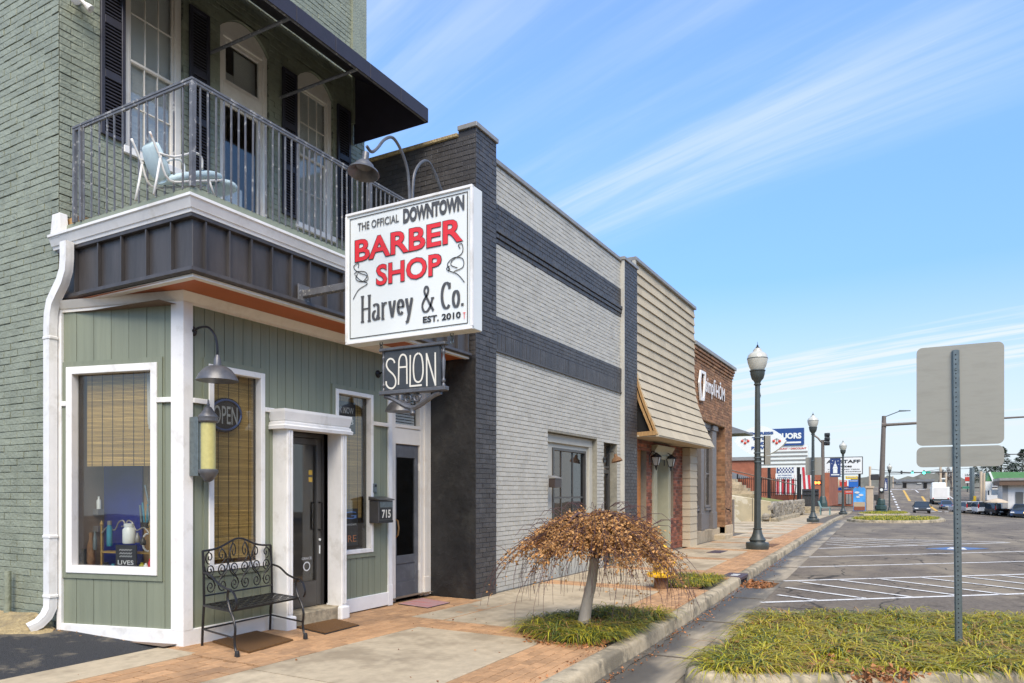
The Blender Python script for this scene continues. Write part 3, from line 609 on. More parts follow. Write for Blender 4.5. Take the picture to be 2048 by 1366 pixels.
# ------------------------------------------------------------------ wall frames
class FR:
    """vertical plane: origin, horizontal direction u, outward normal n"""
    def __init__(s, o, u, n): s.o = Vector((*o, 0)); s.u = Vector((*u, 0)).normalized(); s.n = Vector((*n, 0)).normalized()
    def pt(s, a, off, z): return s.o + s.u*a + s.n*off + Vector((0,0,z))
    def hit(s, px, py, off=0.0):
        r = ray(px, py); o = s.o + s.n*off; t = s.n.dot(Vector((o.x, o.y, 0))) / s.n.dot(Vector((r.x, r.y, 0)))
        p = Vector((r.x*t, r.y*t, EYE + r.z*t)); return (p - s.o).dot(s.u), p.z
    def A(s, px, off=0.0): return s.hit(px, 900, off)[0]
    def Z(s, px, py, off=0.0): return s.hit(px, py, off)[1]
def fY(c): return FR((0, c), (1, 0), (0, -1))
def fX(c): return FR((c, 0), (0, 1), (-1, 0))
def pbox(mb, fr, a0, a1, z0, z1, o0, o1):
    return mb.hexa([fr.pt(a0,o0,z0), fr.pt(a1,o0,z0), fr.pt(a1,o1,z0), fr.pt(a0,o1,z0), fr.pt(a0,o0,z1), fr.pt(a1,o0,z1), fr.pt(a1,o1,z1), fr.pt(a0,o1,z1)])
def wall_cells(a0, a1, z0, z1, holes):
    xs = sorted({a0, a1, *[min(max(h[i], a0), a1) for h in holes for i in (0, 1)]}); zs = sorted({z0, z1, *[min(max(h[i], z0), z1) for h in holes for i in (2, 3)]})
    for i in range(len(xs)-1):
        for j in range(len(zs)-1):
            cx, cz = (xs[i]+xs[i+1])/2, (zs[j]+zs[j+1])/2
            if not any(h[0] < cx < h[1] and h[2] < cz < h[3] for h in holes): yield xs[i], xs[i+1], zs[j], zs[j+1]
def wall(name, fr, a0, a1, z0, z1, m, parent, holes=(), thick=.2, off=0.0):
    mb = MB()
    for c_ in wall_cells(a0, a1, z0, z1, holes): pbox(mb, fr, *c_, off-thick, off)
    return mb.build(name, m, parent)
def bricks(items, fr, a0, a1, z0, z1, holes=(), course=.072, L=.22, gap=.009, off=.007, jit=.003, rows=None, depth=.02):
    n = max(1, round((z1-z0)/course)); h = (z1-z0)/n
    for r in range(n):
        zc = z0 + h*(r+.5); cuts = sorted([(x[0], x[1]) for x in holes if x[2] < zc < x[3]]); iv = []; s = a0
        for c0, c1 in cuts:
            if c0 > s: iv.append((s, min(c0, a1)))
            s = max(s, c1)
        if s < a1: iv.append((s, a1))
        for b0, b1 in iv:
            k = math.floor((b0-a0)/L) - 1
            while True:
                x0 = a0 + k*L + (L/2 if r % 2 else 0); x1 = x0 + L; k += 1
                if x0 > b1 - .02: break
                p, q = max(x0, b0), min(x1, b1)
                if q-p < .035: continue
                items.append((fr.pt((p+q)/2, off + rnd.uniform(-jit, jit), zc + rnd.uniform(-.0015,.0015)), fr.u, ZV, fr.n, q-p-gap, h-gap, depth))
def offset_path(path, d):
    out = []; P = [Vector(p) for p in path]
    for i, p in enumerate(P):
        ns = []
        if i > 0: t = (P[i]-P[i-1]).normalized(); ns.append(Vector((t.y, -t.x)))
        if i < len(P)-1: t = (P[i+1]-P[i]).normalized(); ns.append(Vector((t.y, -t.x)))
        if len(ns) == 2:
            m_ = (ns[0]+ns[1]).normalized(); out.append(p + m_*(d/max(.3, m_.dot(ns[0]))))
        else: out.append(p + ns[0]*d)
    return out
def sweep(mb, path, profile, side=1):
    side = -side
    rings = [offset_path(path, o*side) for o, z in profile]; k = len(profile); n = len(path)
    vs = [(*rings[j][i], profile[j][1]) for i in range(n) for j in range(k)]
    return mb.add(vs, [(i*k+j, (i+1)*k+j, (i+1)*k+(j+1) % k, i*k+(j+1) % k) for i in range(n-1) for j in range(k)] + [tuple(reversed(range(k))), tuple(range((n-1)*k, n*k))])
def window(parent, fr, a0, a1, z0, z1, fw=.05, fd=.03, back=-.05, m='white', glass='glass', mull=(), bars=(), rail=None, name='window', split=None, bw=.016, ghost=None):
    """frame ring with pane and muntins; mull/bars are fractions"""
    mb = MB()
    pbox(mb, fr, a0, a0+fw, z0, z1, back, fd); pbox(mb, fr, a1-fw, a1, z0, z1, back, fd)
    pbox(mb, fr, a0+fw, a1-fw, z0, z0+fw, back, fd-.002); pbox(mb, fr, a0+fw, a1-fw, z1-fw, z1, back, fd-.002)
    w = mb.build(name, M[m], parent, bevel=.004)
    g = MB(); pbox(g, fr, a0+fw*.8, a1-fw*.8, z0+fw*.8, z1-fw*.8, back+.008, back+.014); g.build('pane', M[glass], w)
    ia, ib, iz, jz = a0+fw, a1-fw, z0+fw, z1-fw
    for f in mull:
        q = MB(); pbox(q, fr, ia+(ib-ia)*f-bw/2, ia+(ib-ia)*f+bw/2, iz, jz, back+.015, back+.028); q.build('muntin', M[m], w)
    for f in bars:
        q = MB(); pbox(q, fr, ia, ib, iz+(jz-iz)*f-bw/2, iz+(jz-iz)*f+bw/2, back+.016, back+.031); q.build('muntin', M[m], w)
    if rail is not None:
        q = MB(); pbox(q, fr, ia, ib, rail-.025, rail+.025, back+.012, fd-.012); q.build('sash_rail', M[m], w)
    return w

# ------------------------------------------------------------------ barber shop building
BX, BY = 4.28, 7.75                       # street corner of the brick storeys
barber = thing('barber_shop_building', 'two-storey sage green brick building with a railed balcony over the barber shop', 'building', (4.3, 7.75, 0))
fside, ffront = fX(BX), fY(BY)
items = []
wall('side_wall', fside, BY, 16.0, -.1, 9.8, M['green_mortar'], barber)
bricks(items, fside, BY, 11.0, .16, 9.6, course=.0745, L=.265, gap=.007, off=.0075, jit=.0045)
place_blocks('brick', items, M['green_brick'], barber, 170, seeds=12, c=.045, jit=.03, visible=lambda a: a[0] < 112)
W1 = (ffront.A(249), ffront.A(366), 5.36, 7.85); D1 = (ffront.A(440), ffront.A(538), 4.2, 7.70); W2 = (ffront.A(594), ffront.A(666), 5.36, 7.70)
FH = [W1, D1, W2]
wall('front_wall', ffront, BX+.0, 9.04, 3.2, 9.8, M['green_mortar'], barber, FH, thick=.12)
items = []
bricks(items, ffront, BX, 9.04, 4.3, 9.8, FH, course=.0745, L=.24, gap=.007, off=.007, jit=.004)
place_blocks('brick', items, M['green_brick'], barber, 130, seeds=12, c=.045, jit=.03, visible=lambda a: (112 < a[0] < 250 and a[1] < 420) or (590 < a[0] < 735 and a[1] < 130))
# plain pilaster edge at the top right
mb = MB(); pbox(mb, ffront, 8.72, 9.04, 7.3, 9.8, .0, .045); mb.build('corner_pier', M['green_brick'], barber)
# upper windows, balcony door
def arch_pts(fr, a0, a1, zs, za, off, n=10):
    return [fr.pt(a0 + (a1-a0)*i/n, off, zs + (za-zs)*math.sin(math.pi*i/n)**.8) for i in range(n+1)]
def arch_fill(fr, a0, a1, zs, za, m, parent):
    mb = MB(); P = arch_pts(fr, a0, a1, zs, za, .0, 12); n = len(P)
    for i in range(n-1):       # spandrel between arch and lintel line, so the opening has a round head
        p, q = P[i], P[i+1]; t0 = Vector((p.x, p.y, za+.02)); t1 = Vector((q.x, q.y, za+.02)); d = fr.n*(-.11)
        mb.hexa([p, q, q+d, p+d, t0, t1, t1+d, t0+d])
    mb.build('arch_head', M['green_brick'], parent)
    mb = MB(); P = arch_pts(fr, a0+.01, a1-.01, zs, za-.01, -.07, 12); poly = [fr.pt(a0+.01, -.07, zs-.01)] + P + [fr.pt(a1-.01, -.07, zs-.01)]
    mb.prism(poly, fr.n*.03); mb.build('arch_panel', M[m], parent)
for (a0, a1, z0, z1), kind in ((W1, 'w'), (D1, 'd'), (W2, 'w')):
    zs = z1 - (.24 if kind == 'w' else .24)
    arch_fill(ffront, a0, a1, zs, z1, 'cream', barber)
    if kind == 'w':
        fw = .085
        mb = MB(); pbox(mb, ffront, a0, a0+fw, z0, zs, -.09, -.03); pbox(mb, ffront, a1-fw, a1, z0, zs, -.09, -.03); pbox(mb, ffront, a0+fw, a1-fw, zs-.09, zs, -.09, -.032)
        mb.build('window_casing', M['cream'], barber, bevel=.006)
        mid = 6.44
        window(barber, ffront, a0+fw, a1-fw, mid-.03, zs-.09, .03, -.055, -.085, 'cream', 'glass', mull=(.34, .67), bars=(.5,), name='sash', bw=.012)
        window(barber, ffront, a0+fw, a1-fw, z0+.03, mid, .035, -.065, -.1, 'cream', 'glass', mull=(.34, .67), bars=(.5,), name='sash', bw=.012)
        sl = MB(); k = int((zs-z0)/.045)
        for i in range(k):
            zz = z0+.04 + i*.045; sl.hexa([ffront.pt(a0+fw, -.125, zz), ffront.pt(a1-fw, -.125, zz), ffront.pt(a1-fw, -.112, zz+.036), ffront.pt(a0+fw, -.112, zz+.036)] + [ffront.pt(a0+fw, -.128, zz), ffront.pt(a1-fw, -.128, zz), ffront.pt(a1-fw, -.115, zz+.036), ffront.pt(a0+fw, -.115, zz+.036)])
        sl.build('window_blind', M['blind'], barber)
        bk = MB(); pbox(bk, ffront, a0-.02, a1+.02, z0-.05, z1+.02, -.34, -.32); bk.build('room_backing', M['room'], barber)
        s = MB(); pbox(s, ffront, a0-.03, a1+.03, z0-.06, z0+.02, -.08, .05); s.build('window_sill', M['white'], barber, bevel=.005)
    else:
        mb = MB(); fw = .075
        pbox(mb, ffront, a0, a0+fw, z0, zs, -.10, -.03); pbox(mb, ffront, a1-fw, a1, z0, zs, -.10, -.03)
        pbox(mb, ffront, a0+fw, a1-fw, zs-.07, zs, -.10, -.032); pbox(mb, ffront, a0+fw, a1-fw, 6.62, 6.80, -.10, -.034)
        mb.build('door_casing', M['cream'], barber, bevel=.008)
        window(barber, ffront, a0+fw, a1-fw, 6.80, zs-.07, .055, -.05, -.09, 'cream', 'glass', name='transom_window')
        d = window(barber, ffront, a0+fw, a1-fw, z0+.02, 6.60, .06, -.07, -.11, 'cream', 'glass', name='balcony_door')
        mb = MB(); pbox(mb, ffront, a0+fw+.08, a0+fw+.40, z0+.2, 5.55, -.16, -.15); mb.build('door_curtain', M['blind'], barber)
        mb = MB(); pbox(mb, ffront, a0+fw+.30, a1-fw, 6.85, 7.38, -.20, -.19); pbox(mb, ffront, a0+fw, a0+fw+.30, 6.85, 7.05, -.21, -.20); mb.build('transom_reflection', M['blind'], barber)  # added pale panels that stand in for the grey-white reflection in the transom glass
        mb = MB(); mb.tube([ffront.pt(a0+fw+.02, -.05, 5.12), ffront.pt(a0+fw+.02, -.0, 5.12), ffront.pt(a0+fw+.09, .0, 5.09)], .012, 6); mb.build('door_handle', M['black_iron'], d)
        bk = MB(); pbox(bk, ffront, a0-.02, a1+.02, z0-.05, z1+.02, -.9, -.88); bk.build('room_backing', M['room'], barber)
def shutter(a0, a1, z0, z1):
    mb = MB(); w = .055; off = .012; mids = [z0, z0+(z1-z0)*.33, z0+(z1-z0)*.62, z1]
    pbox(mb, ffront, a0, a0+w*.8, z0, z1, off, off+.035); pbox(mb, ffront, a1-w*.8, a1, z0, z1, off, off+.035)
    for q in mids: pbox(mb, ffront, a0+w*.8, a1-w*.8, max(z0, q-.045), min(z1, q+.045), off, off+.033)
    sh = mb.build('shutter', M['shutter'], barber, bevel=.004)
    b = MB(); pbox(b, ffront, a0+.01, a1-.01, z0+.01, z1-.01, .003, off+.004); b.build('shutter_backing', M['void'], sh)
    sl = None
    for q0, q1 in zip(mids, mids[1:]):
        zz = q0 + .06
        while zz < q1 - .06:
            m_ = MB(); x0, x1 = a0+w*.8, a1-w*.8
            m_.hexa([ffront.pt(x0, off+.026, zz), ffront.pt(x1, off+.026, zz), ffront.pt(x1, off+.006, zz+.026), ffront.pt(x0, off+.006, zz+.026)] + [ffront.pt(x0, off+.029, zz+.005), ffront.pt(x1, off+.029, zz+.005), ffront.pt(x1, off+.009, zz+.031), ffront.pt(x0, off+.009, zz+.031)])
            m_.build('louvre', M['shutter'], sh); zz += .038
for p0, p1 in ((198, 247), (376, 416), (562, 591), (672, 698)): shutter(ffront.A(p0), ffront.A(p1), 5.40, 7.45)

ur = MB(); ur.box(4.4, 9.0, 9.6, 9.7, 4.1, 9.7); ur.box(4.4, 9.0, 7.9, 9.6, 8.2, 8.3); ur.box(4.4, 9.0, 7.9, 9.6, 4.0, 4.1); ur.box(4.4, 4.5, 7.9, 9.6, 4.1, 8.2); ur.box(8.9, 9.0, 7.9, 9.6, 4.1, 8.2); ur.build('upper_interior', M['room'], barber)
mb = MB(); mb.box(BX+.02, 9.02, BY+.12, 16, 9.4, 9.5); mb.build('flat_roof', M['coping'], barber)
# awning over the balcony
AW0, AW1, AWF, AWZ = 4.85, 8.77, 6.31, 6.98
mb = MB(); top = 8.05
for a, b in (((AWF, AWZ+.19), (BY-.02, top)),):
    mb.add([(AW0, a[0], a[1]), (AW1, a[0], a[1]), (AW1, b[0], b[1]), (AW0, b[0], b[1]), (AW0, a[0], a[1]-.012), (AW1, a[0], a[1]-.012), (AW1, b[0], b[1]-.012), (AW0, b[0], b[1]-.012)], [(0,1,2,3),(7,6,5,4),(0,4,5,1),(1,5,6,2),(2,6,7,3),(3,7,4,0)])
for xa in (AW0, AW1): mb.prism([(xa, AWF, AWZ), (xa, BY-.02, AWZ), (xa, BY-.02, top), (xa, AWF, AWZ+.19)], (.012 if xa == AW1 else -.012, 0, 0))
aw = mb.build('awning', M['awning'], barber)
k = 6; w_ = (AW1-AW0)/k
for i in range(k):
    v_ = MB(); v_.box(AW0+w_*i+.003, AW0+w_*(i+1)-.003, AWF-.014, AWF-.002, AWZ, AWZ+.195); v_.build('valance_panel', M['awning'], aw, bevel=.002)
for pa, pb in (((418, 83), (560, 20)), ((560, 173), (692, 127))):
    xa = ffront.hit(*pa)[0]; s_ = MB(); s_.tube([(xa, BY, AWZ+.03), (xa, AWF, AWZ+.03)], .02, 8); s_.build('awning_strut', M['rail'], aw)
s_ = MB(); s_.tube([(AW0+.02, AWF+.02, AWZ+.01), (AW1-.02, AWF+.02, AWZ+.01)], .016, 6); s_.build('awning_front_bar', M['rail'], aw)

# ------------------------------------------------------------------ projecting shop front
SY = 6.25; CXN = 4.63                        # shop wall plane, street corner
SFr = FR((CXN, SY), (4.27-CXN, 7.72-SY), (-(7.72-SY), (4.27-CXN))); SLEN = math.hypot(4.27-CXN, 7.72-SY)
FFr = fY(SY)
zt = 3.36; zb = .155                          # board zone
sw = (SFr.A(317), SFr.A(136), SFr.Z(230, 1148), SFr.Z(230, 730))
w1 = (FFr.A(415), FFr.A(527), .70, 2.80); w2 = (FFr.A(669), FFr.A(744), .72, 2.78); dr = (5.845, 6.62, 0, 2.25); gd = (7.84, 8.93, 0, 3.36)
wall('shop_side_wall', SFr, 0.0, SLEN, 0, 3.6, M['groove'], barber, [sw], thick=.10, off=-.02)
wall('shop_front_wall', FFr, CXN, 8.93, 0, 3.6, M['groove'], barber, [w1, w2, dr, gd], thick=.10, off=-.02)
def boards(fr, a0, a1, width, holes, edge=.006):
    n = round((a1-a0)/width); w_ = (a1-a0)/n
    for i in range(n):
        p, q = a0+w_*i+edge/2, a0+w_*(i+1)-edge/2; segs = [(zb, zt)]; pieces = []
        hs = [h for h in holes if h[0] < q and h[1] > p]
        for (x0, x1, zz0, zz1) in wall_cells(p, q, zb, zt, hs): pieces.append((x0, x1, zz0, zz1))
        pieces.sort(); 
        merged = []
        for pc in pieces:
            if merged and merged[-1][:2] == list(pc[:2]) and abs(merged[-1][3]-pc[2]) < 1e-6: merged[-1][3] = pc[3]
            else: merged.append(list(pc))
        for pc in merged:
            if pc[1]-pc[0] < .008: continue
            mb = MB(); pbox(mb, fr, *pc, -.02, .0 + rnd.uniform(-.0008, .0008)); mb.build('siding_board', M['green_siding'], barber)
boards(SFr, .0, SLEN, .21, [sw]); boards(FFr, CXN, 8.93, .118, [w1, w2, dr, gd])
# flat board trim round the windows
def surround(fr, h, w_=.055):
    mb = MB(); a0, a1, z0, z1 = h
    pbox(mb, fr, a0-w_, a0, z0-w_, z1+w_, .002, .016); pbox(mb, fr, a1, a1+w_, z0-w_, z1+w_, .002, .016)
    pbox(mb, fr, a0, a1, z1, z1+w_, .002, .0155); pbox(mb, fr, a0, a1, z0-w_, z0, .002, .0155); mb.build('window_surround', M['green_siding'], barber)
for fr, h in ((SFr, sw), (FFr, w1), (FFr, w2)): surround(fr, h)
window(barber, SFr, *sw, .075, .03, -.06, 'white', 'glass', name='shop_window')
window(barber, FFr, *w1, .06, .03, -.06, 'white', 'glass', name='shop_window')
window(barber, FFr, *w2, .05, .03, -.06, 'white', 'glass', name='shop_window')
# skirting, corner post, band course
def skirt(fr, a0, a1, z1=.155): mb = MB(); pbox(mb, fr, a0, a1, -.02, z1, -.01, .022); return mb.build('skirting_board', M['white'], barber, bevel=.004)
sk = MB(); pth = [(4.27, 7.72), (CXN, SY), (5.755, SY)]
sweep(sk, pth, [(0, -.03), (.024, -.03), (.024, .148), (.018, .156), (0, .156)], -1); sk.build('skirting_board', M['white'], barber)
skirt(FFr, 6.71, 7.84)
cp = MB(); sweep(cp, [SFr.pt(.125, 0, 0).xy, (CXN, SY), (CXN+.085, SY)], [(0, .15), (.026, .15), (.026, 3.36), (0, 3.36)], -1); cp.build('corner_post', M['white'], barber)
tr = MB(); pbox(tr, SFr, SLEN-.05, SLEN+.01, -.02, 3.6, -.01, .028); tr.build('edge_trim', M['white'], barber)
tr = MB(); pbox(tr, FFr, 7.76, 7.84, -.03, 3.36, -.02, .02); pbox(tr, FFr, 7.755, 7.845, -.03, .25, -.02, .026); tr.build('edge_trim', M['white'], barber)
for fr, a0, a1 in ((SFr, .125, sw[0]-.0), (SFr, sw[1], SLEN-.05), (FFr, CXN+.09, w1[0]), (FFr, w1[1], 5.755), (FFr, w2[1], 7.76)):
    mb = MB(); pbox(mb, fr, a0, a1, 2.385, 2.435, .002, .034); mb.build('band_course', M['white'], barber, bevel=.004)
# crown under the soffit
cr = MB(); sweep(cr, [(4.27, 7.72), (CXN, SY), (8.93, SY)], [(0, 3.35), (.018, 3.35), (.02, 3.375), (.035, 3.385), (.075, 3.44), (.085, 3.455), (0, 3.455)], -1); cr.build('crown_moulding', M['cream'], barber)
so = MB(); so.add([(4.31, 5.70, 3.458), (8.93, 5.70, 3.458), (8.93, 6.30, 3.458), (4.70, 6.30, 3.458), (4.33, 7.74, 3.458), (4.26, 7.74, 3.458)], [(0,1,2,3), (0,3,4,5)]); so.build('soffit', M['soffit'], barber)
PTH = [(4.30, 7.74), (4.30, 5.68), (8.93, 5.68)]
bd = MB(); sweep(bd, PTH, [(-.075, 3.445), (-.005, 3.445), (-.005, 3.475), (-.075, 3.475)], -1); bd.build('soffit_edge', M['cream'], barber)
# standing seam fascia
fsd, ffr = fX(4.30), fY(5.68)
core = MB(); sweep(core, PTH, [(-.06, 3.48), (-.012, 3.48), (-.012, 4.0), (-.06, 4.0)], -1); core.build('fascia_board', M['void'], barber)
se = [fsd.A(p) for p in (348.3, 298.6, 248.8, 202.6, 156.6, 128)]; edges_s = [5.68] + se + [7.74]
f0 = ffr.A(407); fst = (ffr.A(540) - f0)/3; edges_f = [4.30, f0]
while edges_f[-1] + fst < 8.9: edges_f.append(edges_f[-1] + fst)
edges_f.append(8.93)
for fr, ed in ((fsd, edges_s), (ffr, edges_f)):
    for p, q in zip(ed, ed[1:]):
        mb = MB(); pbox(mb, fr, p+.002, q-.002, 3.50, 3.99, -.010, 0.0); mb.build('fascia_panel', M['black_metal'], barber, bevel=.002)
    for p in ed[1:-1]:
        mb = MB(); pbox(mb, fr, p-.009, p+.009, 3.52, 3.972, 0.0015, .038); mb.build('standing_seam', M['black_metal'], barber)
fl = MB(); sweep(fl, PTH, [(0, 3.478), (.022, 3.474), (.046, 3.49), (.042, 3.525), (0, 3.53)], -1); fl.build('drip_flashing', M['black_metal'], barber)
fl = MB(); sweep(fl, PTH, [(0, 3.965), (.03, 3.965), (.045, 3.97), (.045, 4.0), (0, 4.0)], -1); fl.build('head_flashing', M['black_metal'], barber)
# cornice (box gutter) and deck edge
CPTH = [(4.30, 7.80), (4.30, 5.68), (8.93, 5.68)]
co = MB(); sweep(co, CPTH, [(-.03, 4.003), (.05, 4.003), (.055, 4.022), (.06, 4.034), (.068, 4.037), (.075, 4.055), (.098, 4.11), (.112, 4.121), (.112, 4.146), (.02, 4.152), (-.03, 4.152)], -1); co.build('cornice', M['white'], barber)
de = MB(); sweep(de, CPTH, [(-.05, 4.15), (.025, 4.156), (.015, 4.245), (-.05, 4.25)], -1); de.build('deck_edge', M['green_siding'], barber)
dk = MB(); dk.box(4.32, 8.93, 5.70, 7.75, 4.17, 4.20); dk.build('balcony_deck', M['deck'], barber)
# white box and bracket at the rear end of the cornice
mb = MB(); p = onX(122, 440, 4.24); mb.hexa([(4.20, 7.60, 4.10), (4.30, 7.60, 4.10), (4.30, 7.78, 4.10), (4.20, 7.78, 4.10), (4.215, 7.63, 4.36), (4.30, 7.63, 4.36), (4.30, 7.76, 4.36), (4.215, 7.76, 4.36)]); mb.build('end_block', M['white'], barber, bevel=.006)
mb = MB(); mb.box(4.32, 4.62, 7.45, 7.70, 4.25, 4.33); mb.build('deck_plank', M['raw_wood'], barber)
# railing
RZ0, RZ1 = 4.245, 5.22
rp = [(4.285, 7.5), (4.285, 5.665), (8.9, 5.665)]
rl = MB(); sweep(rl, rp, [(-.018, RZ1-.02), (.018, RZ1-.02), (.018, RZ1), (-.018, RZ1)], -1)
railing = rl.build('railing', M['rail'], barber)
rl = MB(); sweep(rl, rp, [(-.012, RZ1-.045), (.012, RZ1-.045), (.012, RZ1-.022), (-.012, RZ1-.022)], -1); rl.build('under_rail', M['rail'], railing)
bmb = MB(); bmb.box(-.008, .008, -.008, .008, 0, RZ1-.03-RZ0); bme = None
def add_baluster(x, y, name='baluster', w_=.0066):
    global bme
    if bme is None: o = bmb.build(name, M['rail'], railing); bme = o.data
    else: o = link(name, bme, railing)
    o.location = Vector((x, y, RZ0)) - WL.get(railing.name, Vector((0,0,0)))
    o.scale = (w_/.008, w_/.008, 1); o.rotation_euler = (rnd.uniform(-.006,.006), rnd.uniform(-.006,.006), 0)
WL[railing.name] = Vector((0,0,0))
y = 5.665 + .13
while y < 7.4: add_baluster(4.285, y); y += .127
for yy in (7.48, 7.36): add_baluster(4.285, yy, 'railing_post', .018)
x = 4.285 + .085
while x < 8.88: add_baluster(x, 5.665); x += .0845
for xx, yy in ((4.285, 5.665), (6.7, 5.665), (8.88, 5.665)): add_baluster(xx, yy, 'railing_post', .021)

# entrance portal and glazed door
for a0, a1 in ((5.755, 5.845), (6.62, 6.71)):
    mb = MB(); pbox(mb, FFr, a0, a1, .12, 2.22, -.10, .22); mb.build('pilaster', M['white'], barber, bevel=.006)
    mb = MB(); pbox(mb, FFr, a0-.03, a1+.03, -.03, .13, -.06, .25); mb.build('pilaster_base', M['white'], barber, bevel=.018, seg=2)
    for k in (0, 1): mb = MB(); pbox(mb, FFr, a0+.012+.04*k, a0+.036+.04*k, .16, 2.18, .221, .232); mb.build('pilaster_bead', M['white'], barber)
en = MB()
sweep(en, [(5.72, SY), (5.72, 6.03), (6.745, 6.03), (6.745, SY)], [(-.1, 2.20), (.035, 2.20), (.04, 2.235), (.02, 2.25), (.02, 2.275), (.0, 2.285), (.01, 2.30), (.03, 2.39), (.03, 2.42), (-.1, 2.42)], -1)
en.box(5.74, 6.72, 6.05, 6.25, 2.205, 2.40); en.build('entablature', M['white'], barber)
st = MB(); st.box(5.84, 6.63, 6.06, 6.36, -.05, .135); st.build('door_step', M['kerb'], barber, bevel=.01)
DF = fY(6.33)
dm = MB(); pbox(dm, DF, 5.845, 5.885, .135, 2.20, -.04, .02); pbox(dm, DF, 6.58, 6.62, .135, 2.20, -.04, .02); pbox(dm, DF, 5.885, 6.58, 2.15, 2.2, -.04, .02); dm.build('door_frame', M['alu_dark'], barber)
door = window(barber, DF, 5.888, 6.577, .14, 2.145, .075, .016, -.03, 'alu_dark', 'glass', name='glass_door')
mb = MB(); pbox(mb, DF, 5.96, 6.50, .21, .44, -.025, .012); mb.build('kick_plate', M['alu_dark'], door)
hd = MB(); hd.tube([DF.pt(6.535, .02, 1.38), DF.pt(6.535, .075, 1.38), DF.pt(6.535, .075, 1.05), DF.pt(6.535, .02, 1.05)], .013, 8); hd.build('door_handle', M['black_iron'], door)
hd = MB(); hd.tube([DF.pt(6.535, -.04, 1.38), DF.pt(6.535, -.09, 1.38), DF.pt(6.535, -.09, 1.05), DF.pt(6.535, -.04, 1.05)], .013, 8); hd.build('door_handle', M['black_iron'], door)
mb = MB(); mb.lathe([(.016, 0), (.016, .01)], DF.pt(6.545, .017, .93), 12, (0,-1,0)); mb.build('lock_cylinder', M['sign_white'], door)
mb = MB(); pbox(mb, DF, 6.535, 6.555, .76, .86, .017, .02); mb.build('lock_plate', M['sign_white'], door)
mb = MB(); mb.cur = 0
for zz in (1.74, 1.655): pbox(mb, DF, 6.40, 6.46, zz-.028, zz+.028, -.020, -.018)
mb.build('door_sticker', M['yellow'], door)

# grey side door with transom
GF = fY(6.42)
ga0, ga1 = GF.A(786), GF.A(837)
jb = MB(); pbox(jb, GF, 7.84, ga0, -.03, 3.36, -.06, .05); pbox(jb, GF, ga1, ga1+.09, -.03, 3.36, -.06, .03); pbox(jb, GF, ga1+.09, ga1+.16, -.03, 3.36, -.06, .05); pbox(jb, GF, ga1+.16, 8.96, -.03, 3.36, -.06, .035); pbox(jb, GF, ga1+.08, ga1+.2, -.03, .25, -.06, .06)
pbox(jb, GF, ga0, ga1, 2.19, 2.42, -.06, .028); pbox(jb, GF, ga0, ga1, 2.42, 2.47, -.06, .045); pbox(jb, GF, ga0, ga1, 3.22, 3.36, -.06, .028); jb.build('door_casing', M['cream'], barber, bevel=.005)
tw = MB(); pbox(tw, GF, ga0, ga1, 2.47, 3.22, -.05, -.045); tw.build('transom_pane', M['glass'], barber)
tw = MB()
for i in range(18): pbox(tw, GF, ga0, ga1, 2.48+.041*i, 2.48+.041*i+.03, -.085+.002*(i%2), -.08)
tw.build('transom_blind', M['blind'], barber)
gdr = MB(); fw = .085
pbox(gdr, GF, ga0+.004, ga0+fw, -.02, 2.186, -.045, .0); pbox(gdr, GF, ga1-fw, ga1-.004, -.02, 2.186, -.045, .0); pbox(gdr, GF, ga0+fw, ga1-fw, 2.0, 2.186, -.045, -.001); pbox(gdr, GF, ga0+fw, ga1-fw, .48, .60, -.045, -.001); pbox(gdr, GF, ga0+fw, ga1-fw, -.02, .22, -.045, -.001); pbox(gdr, GF, ga0+fw, ga1-fw, .22, .48, -.045, -.012)
gdoor = gdr.build('grey_door', M['door_grey'], barber, bevel=.004)
mb = MB(); pbox(mb, GF, ga0+fw, ga1-fw, .60, 2.0, -.03, -.025); mb.build('door_pane', M['glass_dark'], gdoor)
mb = MB(); mb.tube([GF.pt(ga0+.045, .0, 1.12), GF.pt(ga0+.045, .05, 1.10), GF.pt(ga0+.045, .065, 1.0), GF.pt(ga0+.045, .05, .9), GF.pt(ga0+.045, .0, .86)], [.016,.012,.012,.012,.016], 8); mb.build('door_pull', M['brass'], gdoor)
for zz in (1.82, .35): mb = MB(); pbox(mb, GF, ga1-.012, ga1+.016, zz, zz+.11, .0, .012); mb.build('hinge', M['cream'], gdoor)

# dark rooms behind the glass
rm = MB()
def room(x0, x1, y0, y1, z0, z1):
    rm.quad((x0,y1,z0),(x1,y1,z0),(x1,y1,z1),(x0,y1,z1)); rm.quad((x0,y0,z0),(x0,y1,z0),(x0,y1,z1),(x0,y0,z1)); rm.quad((x1,y0,z0),(x1,y1,z0),(x1,y1,z1),(x1,y0,z1))
    rm.quad((x0,y0,z0),(x1,y0,z0),(x1,y1,z0),(x0,y1,z0)); rm.quad((x0,y0,z1),(x1,y0,z1),(x1,y1,z1),(x0,y1,z1))
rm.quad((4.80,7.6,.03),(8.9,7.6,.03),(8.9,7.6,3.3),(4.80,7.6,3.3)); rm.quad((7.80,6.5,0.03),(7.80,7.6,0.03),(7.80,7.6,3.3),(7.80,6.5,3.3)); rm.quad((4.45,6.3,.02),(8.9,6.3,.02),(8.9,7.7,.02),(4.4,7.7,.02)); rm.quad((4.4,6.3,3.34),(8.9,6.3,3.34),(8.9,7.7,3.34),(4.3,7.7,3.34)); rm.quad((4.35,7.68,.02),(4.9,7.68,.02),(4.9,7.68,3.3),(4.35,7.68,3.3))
rm.build('shop_interior', M['shop_room'], barber)

